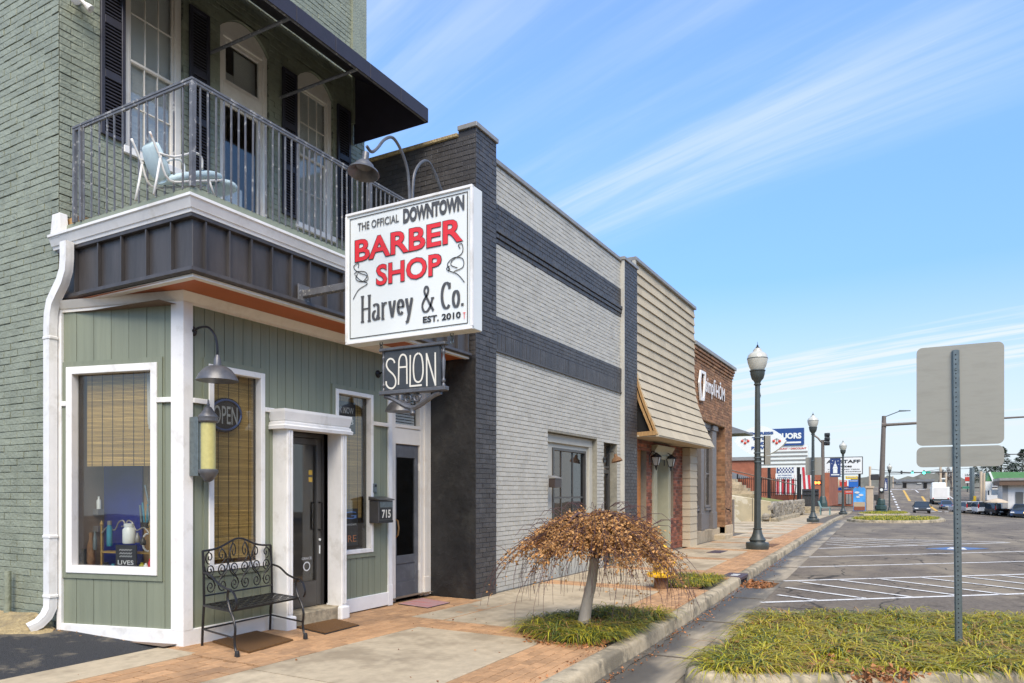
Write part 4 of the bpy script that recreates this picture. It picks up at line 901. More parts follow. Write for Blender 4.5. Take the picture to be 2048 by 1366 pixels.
# downspout
ds = MB()
def ribpipe(mb, pts, w, d):
    P = [Vector(p) for p in pts]; vs = []
    for i, p in enumerate(P):
        t = (P[min(i+1,len(P)-1)]-P[max(i-1,0)]).normalized(); r = Vector((0,1,0)) if abs(t.y) < .8 else Vector((0,0,1)); r = (r - t*r.dot(t)).normalized(); n_ = t.cross(r)
        for k in range(16):
            a = 2*math.pi*k/16; cx_, sx_ = math.cos(a), math.sin(a); s_ = max(abs(cx_), abs(sx_))**.85; g_ = 1 - .05*(k % 2)
            vs.append(p + r*(cx_/s_*w/2*g_) + n_*(sx_/s_*d/2*g_))
    n = len(P); mb.add(vs, [(i*16+k, i*16+(k+1)%16, (i+1)*16+(k+1)%16, (i+1)*16+k) for i in range(n-1) for k in range(16)] + [tuple(range((n-1)*16, n*16))])
dx_, dy_ = 4.19, 7.745
pts = [(4.195, 7.46, 4.02), (4.195, 7.46, 3.86), (4.195, 7.475, 3.74), (4.193, 7.53, 3.63), (4.19, 7.62, 3.53), (4.19, 7.70, 3.44), (4.19, 7.735, 3.33), (dx_, dy_, 3.2), (dx_, dy_, 3.06), (dx_, dy_, .42), (dx_, dy_+.005, .32), (dx_-.03, dy_+.02, .24), (dx_-.09, dy_+.04, .17), (dx_-.17, dy_+.07, .13)]
ribpipe(ds, pts, .115, .085); dso = ds.build('downspout', M['white'], barber, smooth=True, angle=40)
for zz in (3.08, 1.05, .44): mb = MB(); mb.box(dx_-.047, dx_+.047, dy_-.066, dy_+.066, zz-.018, zz+.018); mb.build('pipe_collar', M['white'], dso, bevel=.008)
# green service pipe at the side wall
gp = MB(); q = onX(13, 1150, 4.18); gp.tube([(4.19, q.y, .12), (4.19, q.y, onX(13,1142,4.18).z)], .035, 12); gp.build('service_pipe', M['green_brick'], barber, smooth=True, angle=40)
# ------------------------------------------------------------------ lettering helpers
_txt = {}
def text_mesh(body, offset=0.0, extrude=0.004):
    key = (body, offset, extrude)
    if key in _txt: return _txt[key]
    cu = bpy.data.curves.new('lettering', 'FONT'); cu.body = body; cu.size = 1.0; cu.offset = offset; cu.resolution_u = 3; cu.extrude = 0
    ob = bpy.data.objects.new('lettering', cu); me = bpy.data.meshes.new_from_object(ob)
    v = [tuple(p.co) for p in me.vertices]; f = [tuple(p.vertices) for p in me.polygons]
    bpy.data.objects.remove(ob); bpy.data.curves.remove(cu); bpy.data.meshes.remove(me)
    _txt[key] = (v, f); return v, f
def lettering(name, body, m, parent, p0, p1, xdir, ydir, n, offset=0.0, lift=.003, shear=0.0, mirror=False):
    """text fitted into the rectangle from p0 (bottom left) to p1 (top right) on the plane xdir, ydir"""
    v, f = text_mesh(body, offset); xs = [p[0] for p in v]; ys = [p[1] for p in v]
    x0, x1, y0, y1 = min(xs), max(xs), min(ys), max(ys); d = Vector(p1) - Vector(p0); W, H = d.dot(xdir), d.dot(ydir)
    mb = MB(); out = []
    for p in v:
        a = (p[0]-x0)/(x1-x0); b = (p[1]-y0)/(y1-y0)
        out.append(Vector(p0) + xdir*((1-a if mirror else a)*W + shear*b*H) + ydir*(b*H) + n*lift)
    mb.add(out, f); return mb.build(name, m, parent)
def ribbon(mb, pts, width, fn, lift=.003, depth=.002, nib=None, closed=False):
    """flat stroke through 2-D points; nib=(w,h) makes vertical strokes thick and level ones thin"""
    P = [Vector((p[0], p[1])) for p in pts]; n = len(P); L = []; R = []
    for i in range(n):
        a = P[i-1] if (i > 0 or closed) else P[i]; b = P[(i+1) % n] if (i < n-1 or closed) else P[i]
        t = (b-a); t = t.normalized() if t.length > 1e-9 else Vector((1,0)); nn = Vector((-t.y, t.x))
        w = width if nib is None else abs(nn.x)**1.5*nib[0] + abs(nn.y)*nib[1]
        if isinstance(w, (list, tuple)): w = w[i]
        L.append(P[i]+nn*w/2); R.append(P[i]-nn*w/2)
    vs = [fn(q.x, q.y, lift) for q in L] + [fn(q.x, q.y, lift) for q in R]
    k = n if closed else n-1
    mb.add(vs, [(i, (i+1) % n, n+(i+1) % n, n+i) for i in range(k)])
def arc(cx, cy, rx, ry, a0, a1, n=14):
    return [(cx+rx*math.cos(math.radians(a0+(a1-a0)*i/n)), cy+ry*math.sin(math.radians(a0+(a1-a0)*i/n))) for i in range(n+1)]
def catmull(pts, n=6):
    P = [Vector(p) for p in pts]; out = []
    for i in range(len(P)-1):
        p0, p1, p2, p3 = P[max(i-1,0)], P[i], P[i+1], P[min(i+2,len(P)-1)]
        for k in range(n):
            t = k/n; out.append(.5*((2*p1)+(p2-p0)*t+(2*p0-5*p1+4*p2-p3)*t*t+(3*p1-p0-3*p2+p3)*t**3))
    return out + [P[-1]]

# ------------------------------------------------------------------ barber shop sign on its arm
SXF = 5.555; SD = .17
sgn = thing('barber_sign', 'white illuminated box sign reading barber shop in red, projecting from the green building', 'sign', (SXF+SD/2, 4.25, 2.98))
SY0, SY1, SZ0, SZ1 = 5.00, 3.50, 2.985, 4.285
mb = MB(); mb.box(SXF+.004, SXF+SD, SY1, SY0, SZ0, SZ1); mb.build('sign_box', M['sign_white'], sgn, bevel=.006)
XD, ND = Vector((0,-1,0)), Vector((-1,0,0))
mb = MB()
for y0, y1, z0, z1 in ((SY1, SY0, SZ1-.022, SZ1+.004), (SY1, SY0, SZ0-.004, SZ0+.022), (SY1-.004, SY1+.022, SZ0+.022, SZ1-.022), (SY0-.022, SY0+.004, SZ0+.022, SZ1-.022)): mb.box(SXF-.012, SXF+.02, y0, y1, z0, z1)
mb.build('sign_frame', M['white'], sgn, bevel=.003)
sgn_fn = lambda a, b, l: Vector((SXF-l, SY0-a, SZ0+b))
bo = MB(); i_ = .05; W_, H_ = SY0-SY1, SZ1-SZ0
for a0, a1, b0, b1 in ((i_, W_-i_, i_, i_+.008), (i_, W_-i_, H_-i_-.008, H_-i_), (i_, i_+.008, i_+.008, H_-i_-.008), (W_-i_-.008, W_-i_, i_+.008, H_-i_-.008)):
    bo.quad(*[sgn_fn(*p, .0015) for p in ((a0,b0),(a1,b0),(a1,b1),(a0,b1))])
bo.build('sign_border', M['sign_black'], sgn)
def sp(px, py): return onX(px, py, SXF)
def sign_text(name, body, m, bl_, br_, tl_, tr_, **kw):
    a, b, c_, d = sp(*bl_), sp(*br_), sp(*tl_), sp(*tr_); z0 = (a.z+b.z)/2; z1 = (c_.z+d.z)/2
    return lettering(name, body, m, sgn, Vector((SXF, a.y, z0)), Vector((SXF, b.y, z1)), XD, ZV, ND, **kw)
sign_text('lettering', 'THE OFFICIAL', M['sign_grey'], (715.6,460.7), (798,446), (715.6,445.3), (798,429.6), offset=.015)
sign_text('lettering', 'DOWNTOWN', M['sign_grey'], (806.4,446.8), (929,421), (806.4,416.8), (929,390), offset=.055)
for body, q in (('BARBER', ((709.4,524), (927,484.5), (709.4,479), (927,435))), ('SHOP', ((752,570.5), (884,553), (752,526.6), (884,508)))):
    sign_text('lettering_outline', body, M['sign_black'], *q, offset=.036, lift=.0028)
    dq = [(q[0][0]+1.3, q[0][1]-1.2), (q[1][0]-1.3, q[1][1]-1.2), (q[2][0]+1.3, q[2][1]+1.2), (q[3][0]-1.3, q[3][1]+1.2)]
    sign_text('lettering', body, M['sign_red'], *dq, offset=.022, lift=.0045)
sign_text('lettering', 'EST. 2010', M['sign_black'], (846,645.6), (921.8,636.5), (846,633), (921.8,623), offset=.03)
cr_ = MB(); a, b = sp(926,638), sp(931.5,624); ribbon(cr_, [((SY0-(a.y+b.y)/2), a.z-SZ0), ((SY0-(a.y+b.y)/2), b.z-SZ0)], .006, sgn_fn); ribbon(cr_, [(SY0-a.y, a.z-SZ0+.055), (SY0-b.y, a.z-SZ0+.055)], .006, sgn_fn, lift=.0034); cr_.build('cross_mark', M['sign_red'], sgn)
# tall narrow serif script line, drawn with a broad nib
def glyph(g):
    th = (.17, .035)
    S = []
    if g == 'H': S = [[(.1,0),(.1,1)], [(.5,0),(.5,1)], [(.1,.5),(.5,.5)], [(0,0),(.2,0)], [(.4,0),(.6,0)], [(0,1),(.2,1)], [(.4,1),(.6,1)]]; w = .6
    elif g == 'a': S = [arc(.22,.48,.15,.14,150,0,8)+[(.37,.1),(.44,.02)], arc(.2,.19,.14,.17,80,360,12)]; w = .46
    elif g == 'r': S = [[(.1,0),(.1,.62)], [(.02,0),(.2,0)], [(.02,.62),(.12,.62)], arc(.26,.46,.14,.15,170,60,8)]; w = .38
    elif g == 'v': S = [[(.05,.62),(.2,.02)], [(.2,.02),(.34,.62)], [(-.02,.62),(.14,.62)], [(.27,.62),(.4,.62)]]; w = .4
    elif g == 'e': S = [[(.06,.36),(.36,.36)]+arc(.21,.36,.15,.27,0,315,18)]; w = .42
    elif g == 'y': S = [[(.05,.62),(.2,.05)], [(.35,.62),(.2,.02),(.12,-.22),(.02,-.27)], [(-.02,.62),(.14,.62)], [(.27,.62),(.4,.62)]]; w = .42
    elif g == '&': S = [catmull([(.66,.0),(.44,.32),(.24,.64),(.16,.84),(.26,.99),(.38,.86),(.30,.64),(.14,.46),(.05,.24),(.14,.03),(.32,.02),(.50,.22),(.60,.50)],4), [(.52,.5),(.70,.5)]]; w = .70
    elif g == 'C': S = [arc(.3,.5,.24,.5,50,310,24), [(.47,.75),(.47,.98)]]; w = .56
    elif g == 'o': S = [arc(.2,.31,.15,.31,0,360,20)]; w = .4
    elif g == '.': S = [[(.08,0),(.08,.1)]]; w = .15
    else: w = .25
    return S, w, th
hv = MB()
def serif_line(body, p0, p1, capz):
    """p0/p1 baseline ends (y along sign)"""
    tot = sum(glyph(g)[1]+.06 for g in body); a0 = SY0-p0.y; a1 = SY0-p1.y; k = (a1-a0)/tot; z0 = (p0.z+p1.z)/2-SZ0; hh = capz-SZ0-z0; x = a0; lift = .003
    for g in body:
        S, w, th = glyph(g)
        for s in S:
            lift += .00012; ribbon(hv, [(x+q[0]*k, z0+q[1]*hh) for q in s], 0, sgn_fn, lift=lift, nib=(th[0]*k*(.82 if g != '&' else .55), .015))
        x += (w+.06)*k
serif_line('Harvey', sp(722,643), sp(829,630), (sp(722,594).z+sp(722,594).z)/2)
serif_line('&', sp(843,624.5), sp(871,621), sp(855,572).z)
serif_line('Co.', sp(882,617.5), sp(930,611), sp(890,566).z)
hv.build('lettering', M['sign_grey'], sgn)
# flourishes either side of SHOP
fl_ = MB(); Zs = lambda x, y: sp(560+x/2.731, 360+y/2.731)
def flour(pts, w=.008):
    q = [Zs(*p) for p in pts]; c2 = catmull([(SY0-p.y, p.z-SZ0) for p in q], 6); ribbon(fl_, c2, w, sgn_fn, lift=.003+.0001*len(fl_.v)/60)
for sset in ([(400,652),(430,600),(478,566),(440,548),(412,520)], [(405,515),(425,500),(470,505),(480,545),(440,555),(415,540),(425,510)], [(455,555),(475,525),(440,510),(410,490),(405,470),(430,455),(428,480)],
             [(1008,558),(970,515),(912,490),(925,470),(920,500)], [(950,500),(1000,475),(998,430),(950,425),(915,460),(930,490)], [(970,480),(935,465),(945,435),(985,410),(1000,385),(995,350),(975,355),(985,375)]): flour(sset)
fl_.build('flourish', M['sign_black'], sgn)
# arms to the building
for zz in (3.60,):
    am = MB(); am.box(SXF+.05, SXF+.12, SY0, 5.66, zz-.035, zz+.035); am.build('support_arm', M['rail'], sgn, bevel=.004)
    am = MB(); am.box(SXF-.01, SXF+.18, 5.645, 5.662, zz-.09, zz+.09); am.build('arm_plate', M['rail'], sgn, bevel=.003)
for yy in (4.62, 3.78):
    for k in range(3):
        e = MB(); cz = SZ0-.012-.032*k; e.tube([(SXF+.085+(.016*math.cos(t) if k % 2 else 0), yy+(0 if k % 2 else .016*math.cos(t)), cz+.022*math.sin(t)) for t in [2*math.pi*i/10 for i in range(11)]], .005, 6); e.build('chain_link', M['steel'], sgn)

# twin gooseneck lamp on top of the sign
gl = thing('sign_lamp', 'grey twin gooseneck lamp standing on top of the barber shop sign', 'lamp', (SXF+SD/2, 4.256, SZ1))
LX, LY = SXF+SD/2, 4.256
def shade_prof(k): return [(.032*k,.20*k),(.036*k,.30*k),(.045*k,.30*k),(.048*k,.20*k),(.05*k,.17*k),(.085*k,.16*k),(.125*k,.12*k),(.14*k,.075*k),(.145*k,.06*k),(.20*k,.03*k),(.215*k,.0),(.208*k,-.002),(.13*k,.055*k),(.11*k,.10*k),(.04*k,.14*k)]
def gooseneck(s, zpk):
    q = [(LX+s*.02, LY, SZ1), (LX+s*.03, LY, SZ1+.16), (LX+s*.06, LY, SZ1+.32), (LX+s*.16, LY, SZ1+.46), (LX+s*.28, LY, SZ1+.52), (LX+s*.40, LY, SZ1+.45), (LX+s*.50, LY, SZ1+.33), (LX+s*.58, LY, SZ1+.265), (LX+s*.645, LY, SZ1+.29)]
    t = MB(); t.tube(catmull(q, 5), .014, 8); t.build('gooseneck_arm', M['lamp_metal'], gl, smooth=True, angle=40)
    sh = MB(); ax = Vector((-s*.18, 0, 1)).normalized(); c_ = Vector((LX+s*.70, LY, SZ1+.035)) ; c_ = Vector((LX+s*.69, LY, SZ1+.03))
    sh.lathe(shade_prof(.66), c_, 24, ax); sh.build('lamp_shade', M['lamp_metal'], gl, smooth=True, angle=35)
gooseneck(-1, 0); gooseneck(1, 0)
mb = MB(); mb.box(LX-.035, LX+.035, LY-.03, LY+.03, SZ1+.003, SZ1+.012); mb.build('base_plate', M['lamp_metal'], gl)

# SALON sign
sal = thing('salon_sign', 'small black carved salon sign with cream letters hanging under the barber shop sign', 'sign', (SXF+.09, 4.22, 2.25))
QX = 5.60
Za = lambda x, y: onX(740+x/8.5375, 680+y/8.5375, QX-.012)
y0_, y1_ = Za(245, 500).y, Za(1180, 500).y; z0_, z1_ = 2.495, 2.875
mb = MB(); mb.box(QX-.012, QX+.03, y1_, y0_, z0_, z1_); mb.build('sign_board', M['salon_board'], sal, bevel=.004)
for za, zb_ in ((z1_, z1_+.035), (z0_-.045, z0_)):
    mb = MB(); mb.box(QX-.03, QX+.048, y1_-.075, y0_+.06, za+.001, zb_-.001); mb.build('sign_rail', M['lamp_metal'], sal, bevel=.008)
for yy in (y0_+.024, y1_-.036):
    h = z1_-z0_; mb = MB(); mb.lathe([(.016,0),(.016,.02),(.009,.03),(.018,.045),(.018,.06),(.010,.075),(.012,.10),(.019,.24*h/.38),(.012,h-.11),(.010,h-.08),(.018,h-.065),(.018,h-.05),(.009,h-.035),(.016,h-.02),(.016,h)], (QX+.009, yy, z0_), 14); mb.build('turned_post', M['lamp_metal'], sal, smooth=True, angle=60)
safn = lambda a, b, l: Vector((QX-.012-l, -a, b))
le = MB(); k_ = 0
def sal_stroke(pts, w=.017, smooth_=True):
    global k_
    k_ += 1; q = [Za(*p) for p in pts]; c2 = [(-p.y, p.z) for p in q]
    ribbon(le, catmull(c2, 5) if smooth_ else c2, w, safn, lift=.003+.00015*k_)
sal_stroke([(425,395),(405,345),(355,320),(305,350),(285,430),(320,510),(400,590),(440,670),(435,770),(385,825),(325,815),(285,765),(280,705)])
sal_stroke([(490,765),(495,500),(500,350),(530,270),(570,250),(610,275),(628,350),(632,500),(635,752)]); sal_stroke([(500,468),(630,458)], smooth_=False)
sal_stroke([(692,258),(690,500),(688,800)], smooth_=False); sal_stroke([(680,790),(888,770)], smooth_=False)
sal_stroke([(830,225),(775,270),(748,400),(748,560),(770,680),(825,720),(880,680),(908,560),(905,400),(880,270),(835,225)])
sal_stroke([(975,790),(970,225)], smooth_=False); sal_stroke([(968,228),(1125,780)], smooth_=False); sal_stroke([(1122,780),(1118,212)], smooth_=False)
le.build('lettering', M['paint_cream'], sal)
# scrolled bracket below
yc = (y0_+y1_)/2; bk = MB()
for s in (1, -1):
    q = [(QX+.01, yc+s*.33, z0_-.055), (QX+.01, yc+s*.26, z0_-.075), (QX+.01, yc+s*.17, z0_-.12), (QX+.01, yc+s*.08, z0_-.165), (QX+.01, yc, z0_-.19)]
    bk.tube(catmull(q, 4), [.024]*5+[.022]*5+[.024]*5+[.028]*2, 6)
    bk.tube([(QX+.01, yc+s*(.055+.04*math.cos(t)*(1-.3*t/9)), z0_-.09+.04*math.sin(t)*(1-.3*t/9)) for t in [i*.6 for i in range(15)]], .011, 6)
bk.lathe([(.03,0),(.022,-.03),(.03,-.045),(.02,-.065),(.004,-.072)], (QX+.01, yc, z0_-.19), 10)
bk.build('scroll_bracket', M['lamp_metal'], sal, smooth=True, angle=50)

# wall lamps
def wall_lamp(x, z0, label, ydisc=SY):
    t = thing('wall_lamp', label, 'lamp', (x, ydisc, z0), 'barn lamps on the shop wall')
    mb = MB(); mb.lathe([(.052,0),(.052,.008),(.04,.018),(.02,.024),(.02,.03)], (x, ydisc-.002, z0+.52), 16, (0,-1,0)); mb.build('wall_rose', M['black_iron'], t, smooth=True, angle=40)
    q = [(x, ydisc-.02, z0+.52), (x, ydisc-.12, z0+.545), (x, ydisc-.24, z0+.53), (x, ydisc-.33, z0+.45), (x, ydisc-.365, z0+.35), (x, ydisc-.37, z0+.22)]
    mb = MB(); mb.tube(catmull(q, 5), .012, 8); mb.build('gooseneck_arm', M['black_iron'], t, smooth=True, angle=40)
    c_ = (x, ydisc-.37, z0)
    mb = MB(); mb.lathe([(.018,.25),(.024,.23),(.032,.215),(.038,.15),(.046,.145),(.085,.138),(.13,.11),(.17,.058),(.192,.012),(.196,.0)], c_, 28); sh = mb.build('lamp_shade', M['lamp_metal'], t, smooth=True, angle=50)
    mb = MB(); mb.lathe([(.193,.001),(.166,.053),(.126,.10),(.02,.13)], c_, 28); mb.build('shade_lining', M['shade_in'], sh, smooth=True)
    return t
wall_lamp(4.725, 2.575, 'grey barn lamp on a curved arm beside the white corner post')
wall_lamp(7.56, 2.555, 'grey barn lamp half hidden behind the hanging salon sign')

# barber pole light
bp = thing('barber_pole_light', 'yellowed cylinder barber pole light with dark fluted caps on the green wall', 'lamp', (4.75, 6.06, 1.58))
bc = (4.755, 6.05)
mb = MB(); mb.lathe([(.069,1.725),(.069,2.185)], (*bc, 0), 24); mb.build('light_cylinder', M['lens_yellow'], bp, smooth=True, angle=40)
mb = MB(); mb.lathe([(.07,2.18),(.088,2.19),(.092,2.205),(.086,2.222),(.094,2.235),(.09,2.25),(.06,2.285),(.04,2.32),(.03,2.335),(.012,2.345),(.016,2.36),(.008,2.375),(.005,2.41)], (*bc, 0), 24, flute=.03); mb.build('top_cap', M['lamp_metal'], bp, smooth=True, angle=50)
mb = MB(); mb.lathe([(.07,1.73),(.09,1.722),(.092,1.70),(.084,1.685),(.07,1.66),(.045,1.62),(.02,1.605),(.004,1.60)], (*bc, 0), 24, flute=.03); mb.build('bottom_cap', M['lamp_metal'], bp, smooth=True, angle=50)
mb = MB(); mb.box(4.675, 4.70, 6.10, 6.235, 1.66, 2.24); mb.box(4.69, 4.72, 6.08, 6.11, 1.68, 2.22); mb.build('mounting_plate', M['steel'], bp, bevel=.003)
# mailbox, intercom
mx = onY(749, 1000, 6.22).x
mbx = thing('mailbox', 'dark grey wall mailbox numbered 715 beside the grey door', 'mailbox', (7.42, 6.15, 1.1))
x0m, x1m = 7.36, 7.66; y0m = 6.075
mb = MB(); mb.box(x0m, x1m, y0m, 6.232, 1.10, 1.395); mb.build('box_body', M['alu_dark'], mbx, bevel=.006)
mb = MB(); mb.hexa([(x0m-.012, y0m-.02, 1.398), (x1m+.012, y0m-.02, 1.398), (x1m+.012, 6.234, 1.398), (x0m-.012, 6.234, 1.398), (x0m-.012, y0m-.02, 1.41), (x1m+.012, y0m-.02, 1.41), (x1m+.012, 6.234, 1.45), (x0m-.012, 6.234, 1.45)]); mb.build('box_lid', M['alu_dark'], mbx, bevel=.003)
mb = MB(); mb.box(x0m+.02, x1m-.02, y0m-.012, y0m-.001, 1.305, 1.375); mb.build('letter_flap', M['steel'], mbx)
mb = MB(); mb.box(x0m+.005, x1m-.005, y0m-.006, y0m-.001, 1.105, 1.135); mb.box(x0m+.03, x1m-.03, y0m-.006, y0m-.001, 1.15, 1.29); mb.build('door_panel', M['sign_black'], mbx)
lettering('house_number', '715', M['paint_cream'], mbx, (x0m+.06, y0m-.006, 1.165), (x1m-.06, y0m-.006, 1.275), XV, ZV, Vector((0,-1,0)), offset=.03)
ic = thing('intercom', 'small steel intercom box on the wall above the mailbox', 'intercom', (7.47, 6.24, 1.5))
mb = MB(); mb.box(7.425, 7.505, 6.215, 6.248, 1.50, 1.62); mb.build('case', M['steel'], ic, bevel=.005)
mb = MB(); mb.box(7.455, 7.49, 6.21, 6.2145, 1.575, 1.605); mb.build('button_panel', M['sign_black'], ic)

# ------------------------------------------------------------------ iron bench
RL, RR_, FL_ = Vector((4.74, 6.12)), Vector((5.66, 6.19)), Vector((4.57, 5.42))
bench = thing('garden_bench', 'black wrought iron bench with scrolled back on the pavement by the shop window', 'bench', (5.1, 5.8, 0))
def bp3(u, v, z): q = RL + (RR_-RL)*u + (FL_-RL)*v; return Vector((q.x, q.y, z-.004))
def spiral(cu, cz, ru, rz, turns, a0, s=1, n=22, v=.1):
    return [bp3(cu + ru*(1-.86*i/n)*math.cos(a0+s*turns*2*math.pi*i/n), v, cz + rz*(1-.86*i/n)*math.sin(a0+s*turns*2*math.pi*i/n)) for i in range(n+1)]
vb = lambda z: .10 - .06*(z-.4)
for u in (0, 1):
    mb = MB(); mb.tube([bp3(u, 0, 0), bp3(u, .02, .2), bp3(u, .06, .42), bp3(u, .05, .7), bp3(u, .02, .93)], .013, 8); mb.build('rear_leg', M['black_iron'], bench, smooth=True, angle=40)
    q = [bp3(u, .05, .72), bp3(u, .28, .70), bp3(u, .5, .635), bp3(u, .72, .605), bp3(u, .84, .60), bp3(u, .95, .55), bp3(u, .99, .475), bp3(u, .95, .43)]
    mb = MB(); mb.tube(catmull(q, 4), .011, 6); mb.build('arm', M['black_iron'], bench, smooth=True, angle=40)
    q = [bp3(u, .76, .60), bp3(u, .74, .52), bp3(u, .80, .42), bp3(u, .90, .34), bp3(u, .95, .25), bp3(u, .93, .15), bp3(u, .95, .07), bp3(u, 1.0, .02)]
    mb = MB(); mb.tube(catmull(q, 4), .012, 8); lg = mb.build('front_leg', M['black_iron'], bench, smooth=True, angle=40)
    p = bp3(u, 1.0, 0); mb = MB(); mb.lathe([(.024,0),(.022,.035),(.016,.055)], p, 10); mb.build('rubber_foot', M['rubber'], lg)
    mb = MB(); mb.tube([bp3(u, .03, .165), bp3(u, .93, .165)], .009, 6); mb.build('stretcher', M['black_iron'], bench)
mb = MB(); mb.tube([bp3(0, .03, .165), bp3(1, .03, .165)], .009, 6); mb.build('stretcher', M['black_iron'], bench)
q = [bp3(i/16, .02, .93 + .10*math.exp(-((i/16-.5)/.22)**2)) for i in range(17)]
mb = MB(); mb.tube(q, .011, 8); mb.build('top_rail', M['black_iron'], bench, smooth=True, angle=40)
mb = MB(); mb.tube([bp3(0, .07, .495), bp3(1, .07, .495)], .009, 6); mb.build('lower_rail', M['black_iron'], bench)
for i in range(6):
    u = (i+.5)/6; s = 1 if i % 2 else -1; top = .93 + .10*math.exp(-((u-.5)/.22)**2)
    mb = MB()
    mb.tube(spiral(u, .575, .068, .075, 1.6, math.pi/2, s, v=.065), .0065, 5)
    mb.tube(spiral(u, .735, .060, .062, 1.5, -math.pi/2, -s, v=.05), .0065, 5)
    mb.tube(spiral(u, (top+.80)/2-.005, .058, (top-.80)/2, 1.4, -math.pi/2, s, v=.035), .0065, 5)
    mb.tube([bp3(u+s*.0, .065, .65), bp3(u+s*.055, .06, .70), bp3(u+s*.08, .05, .80), bp3(u+s*.06, .04, .88), bp3(u, .03, top-.01)], .0065, 5)
    mb.tube([bp3(u-s*.068, .065, .575), bp3(u-s*.02, .06, .66), bp3(u+s*.06, .05, .735)], .0065, 5)
    mb.build('back_scroll', M['black_iron'], bench, smooth=True)
q = [bp3(0,.06,.40), bp3(1,.06,.40), bp3(1,.82,.405), bp3(0,.82,.405), bp3(0,.06,.40)]
mb = MB()
for a, b in zip(q, q[1:]): mb.bar(a, b, .022, .02)
mb.build('seat_frame', M['black_iron'], bench)
for i in range(14):
    mb = MB(); u = (i+.5)/14; mb.bar(bp3(u,.06,.402), bp3(u,.82,.407), .034, .004); mb.build('seat_strap', M['black_iron'], bench)
for i in range(9):
    v = .10+.70*i/8; mb = MB()
    for j in range(14): 
        z = .4075 if (i+j) % 2 else .3985
        mb.bar(bp3(j/14+.004, v, z), bp3((j+1)/14-.004, v, z), .034, .004)
    mb.build('seat_strap', M['black_iron'], bench)

# doormats
def doormat(label, pxs, m, thick=.018, edge=None):
    P = [onZ(*p, 0) for p in pxs]; P = [Vector((p.x, p.y, prof(p.x))) for p in P]
    cx_ = sum((p for p in P), Vector())/4; t = thing('doormat', label, 'doormat', cx_)
    mb = MB(); mb.hexa([p + Vector((0,0,.002)) for p in P] + [cx_+(p-cx_)*.985 + Vector((0,0,thick)) for p in P]); mb.build('pile', m, t)
    if edge: mb = MB(); mb.hexa([cx_+(p-cx_)*1.03 + Vector((0,0,.001)) for p in P] + [cx_+(p-cx_)*1.025 + Vector((0,0,.008)) for p in P]); mb.build('rubber_edge', edge, t)
doormat('brown coir doormat lying under the iron bench', [(424,1284), (498,1307), (587,1280), (513,1262)], M['coir'])
doormat('brown coir doormat with black edge in front of the glass shop door', [(590,1252), (650,1266), (717,1248), (654,1232)], M['coir'], .016, M['rubber'])
doormat('faded red striped doormat in front of the grey door', [(797,1203), (855,1211), (899,1200), (845,1191)], M['tan_mat'], .012, M['rubber'])

# lounge chair on the balcony
ch = thing('lounge_chair', 'white metal lounge chair with pale blue cushion on the balcony', 'chair', (4.9, 6.15, 4.2))
CYc = 6.02
def cp_(px, py): p = onY(px, py, CYc); return p
def cushion(name, pxs, m, w, r):
    pts = [cp_(*p) for p in pxs]; mb = MB(); n = len(pts)
    for i in range(n-1):
        pass
    prof_ = catmull(pts, 4); vs = []; k = 14
    for i, p in enumerate(prof_):
        a = prof_[max(i-1,0)]; b = prof_[min(i+1,len(prof_)-1)]; t = (b-a).normalized(); nn = Vector((-t.z, 0, t.x))
        e = min(1, .45+.55*math.sin(math.pi*min(1, max(0, i/(len(prof_)-1))))**.35)
        for j in range(k):
            an = 2*math.pi*j/k; vs.append(p + nn*(math.sin(an)*r*e) + Vector((0, max(-1,min(1,math.cos(an)*1.25))*w/2*e, 0)))
    L_ = len(prof_); mb.add(vs, [(i*k+j, i*k+(j+1)%k, (i+1)*k+(j+1)%k, (i+1)*k+j) for i in range(L_-1) for j in range(k)] + [tuple(range(k)), tuple(range((L_-1)*k, L_*k))])
    return mb.build(name, m, ch, smooth=True)
cushion('back_cushion', [(299,286), (307,312), (317,337), (327,358)], M['cushion'], .24, .045)
cushion('seat_cushion', [(324,362), (350,358), (385,354), (415,354), (432,358)], M['cushion'], .28, .045)
cushion('leg_cushion', [(430,366), (445,376), (458,388)], M['cushion'], .34, .04)
for s in (-.13, .13):
    mb = MB()
    def cq(px, py): p = cp_(px, py); p.y += s; return p
    mb.tube(catmull([cq(281,270), cq(300,316), (cq(320,366)), cq(370,368), cq(430,366)], 4), .011, 6); mb.tube([cq(303,318), cq(296,360), cq(289,395)], .011, 6); mb.tube(catmull([cq(297,312), cq(330,320), (cq(370,312)), cq(385,322), cq(386,345)], 4), .011, 6); mb.tube([cq(400,366), cq(412,400)], .011, 6)
    mb.build('chair_frame', M['white_metal'], ch, smooth=True)
# flood light on the upper wall
fl2 = thing('flood_light', 'white security flood light high on the green brick front', 'lamp', onY(150, 8, BY-.05))
q = onY(150, 6, BY); mb = MB(); mb.lathe([(.05,0),(.05,.012),(.02,.02),(.02,.06)], (q.x, BY-.008, q.z+.03), 12, (0,-1,0)); mb.build('base', M['white_metal'], fl2, smooth=True, angle=40)
for s in (-1, 1): mb = MB(); mb.lathe([(.018,0),(.022,.05),(.04,.10),(.042,.13),(.03,.132)], (q.x+s*.02, BY-.07, q.z+.02), 12, (s*.5,-.6,-.7)); mb.build('lamp_head', M['white_metal'], fl2, smooth=True, angle=40)

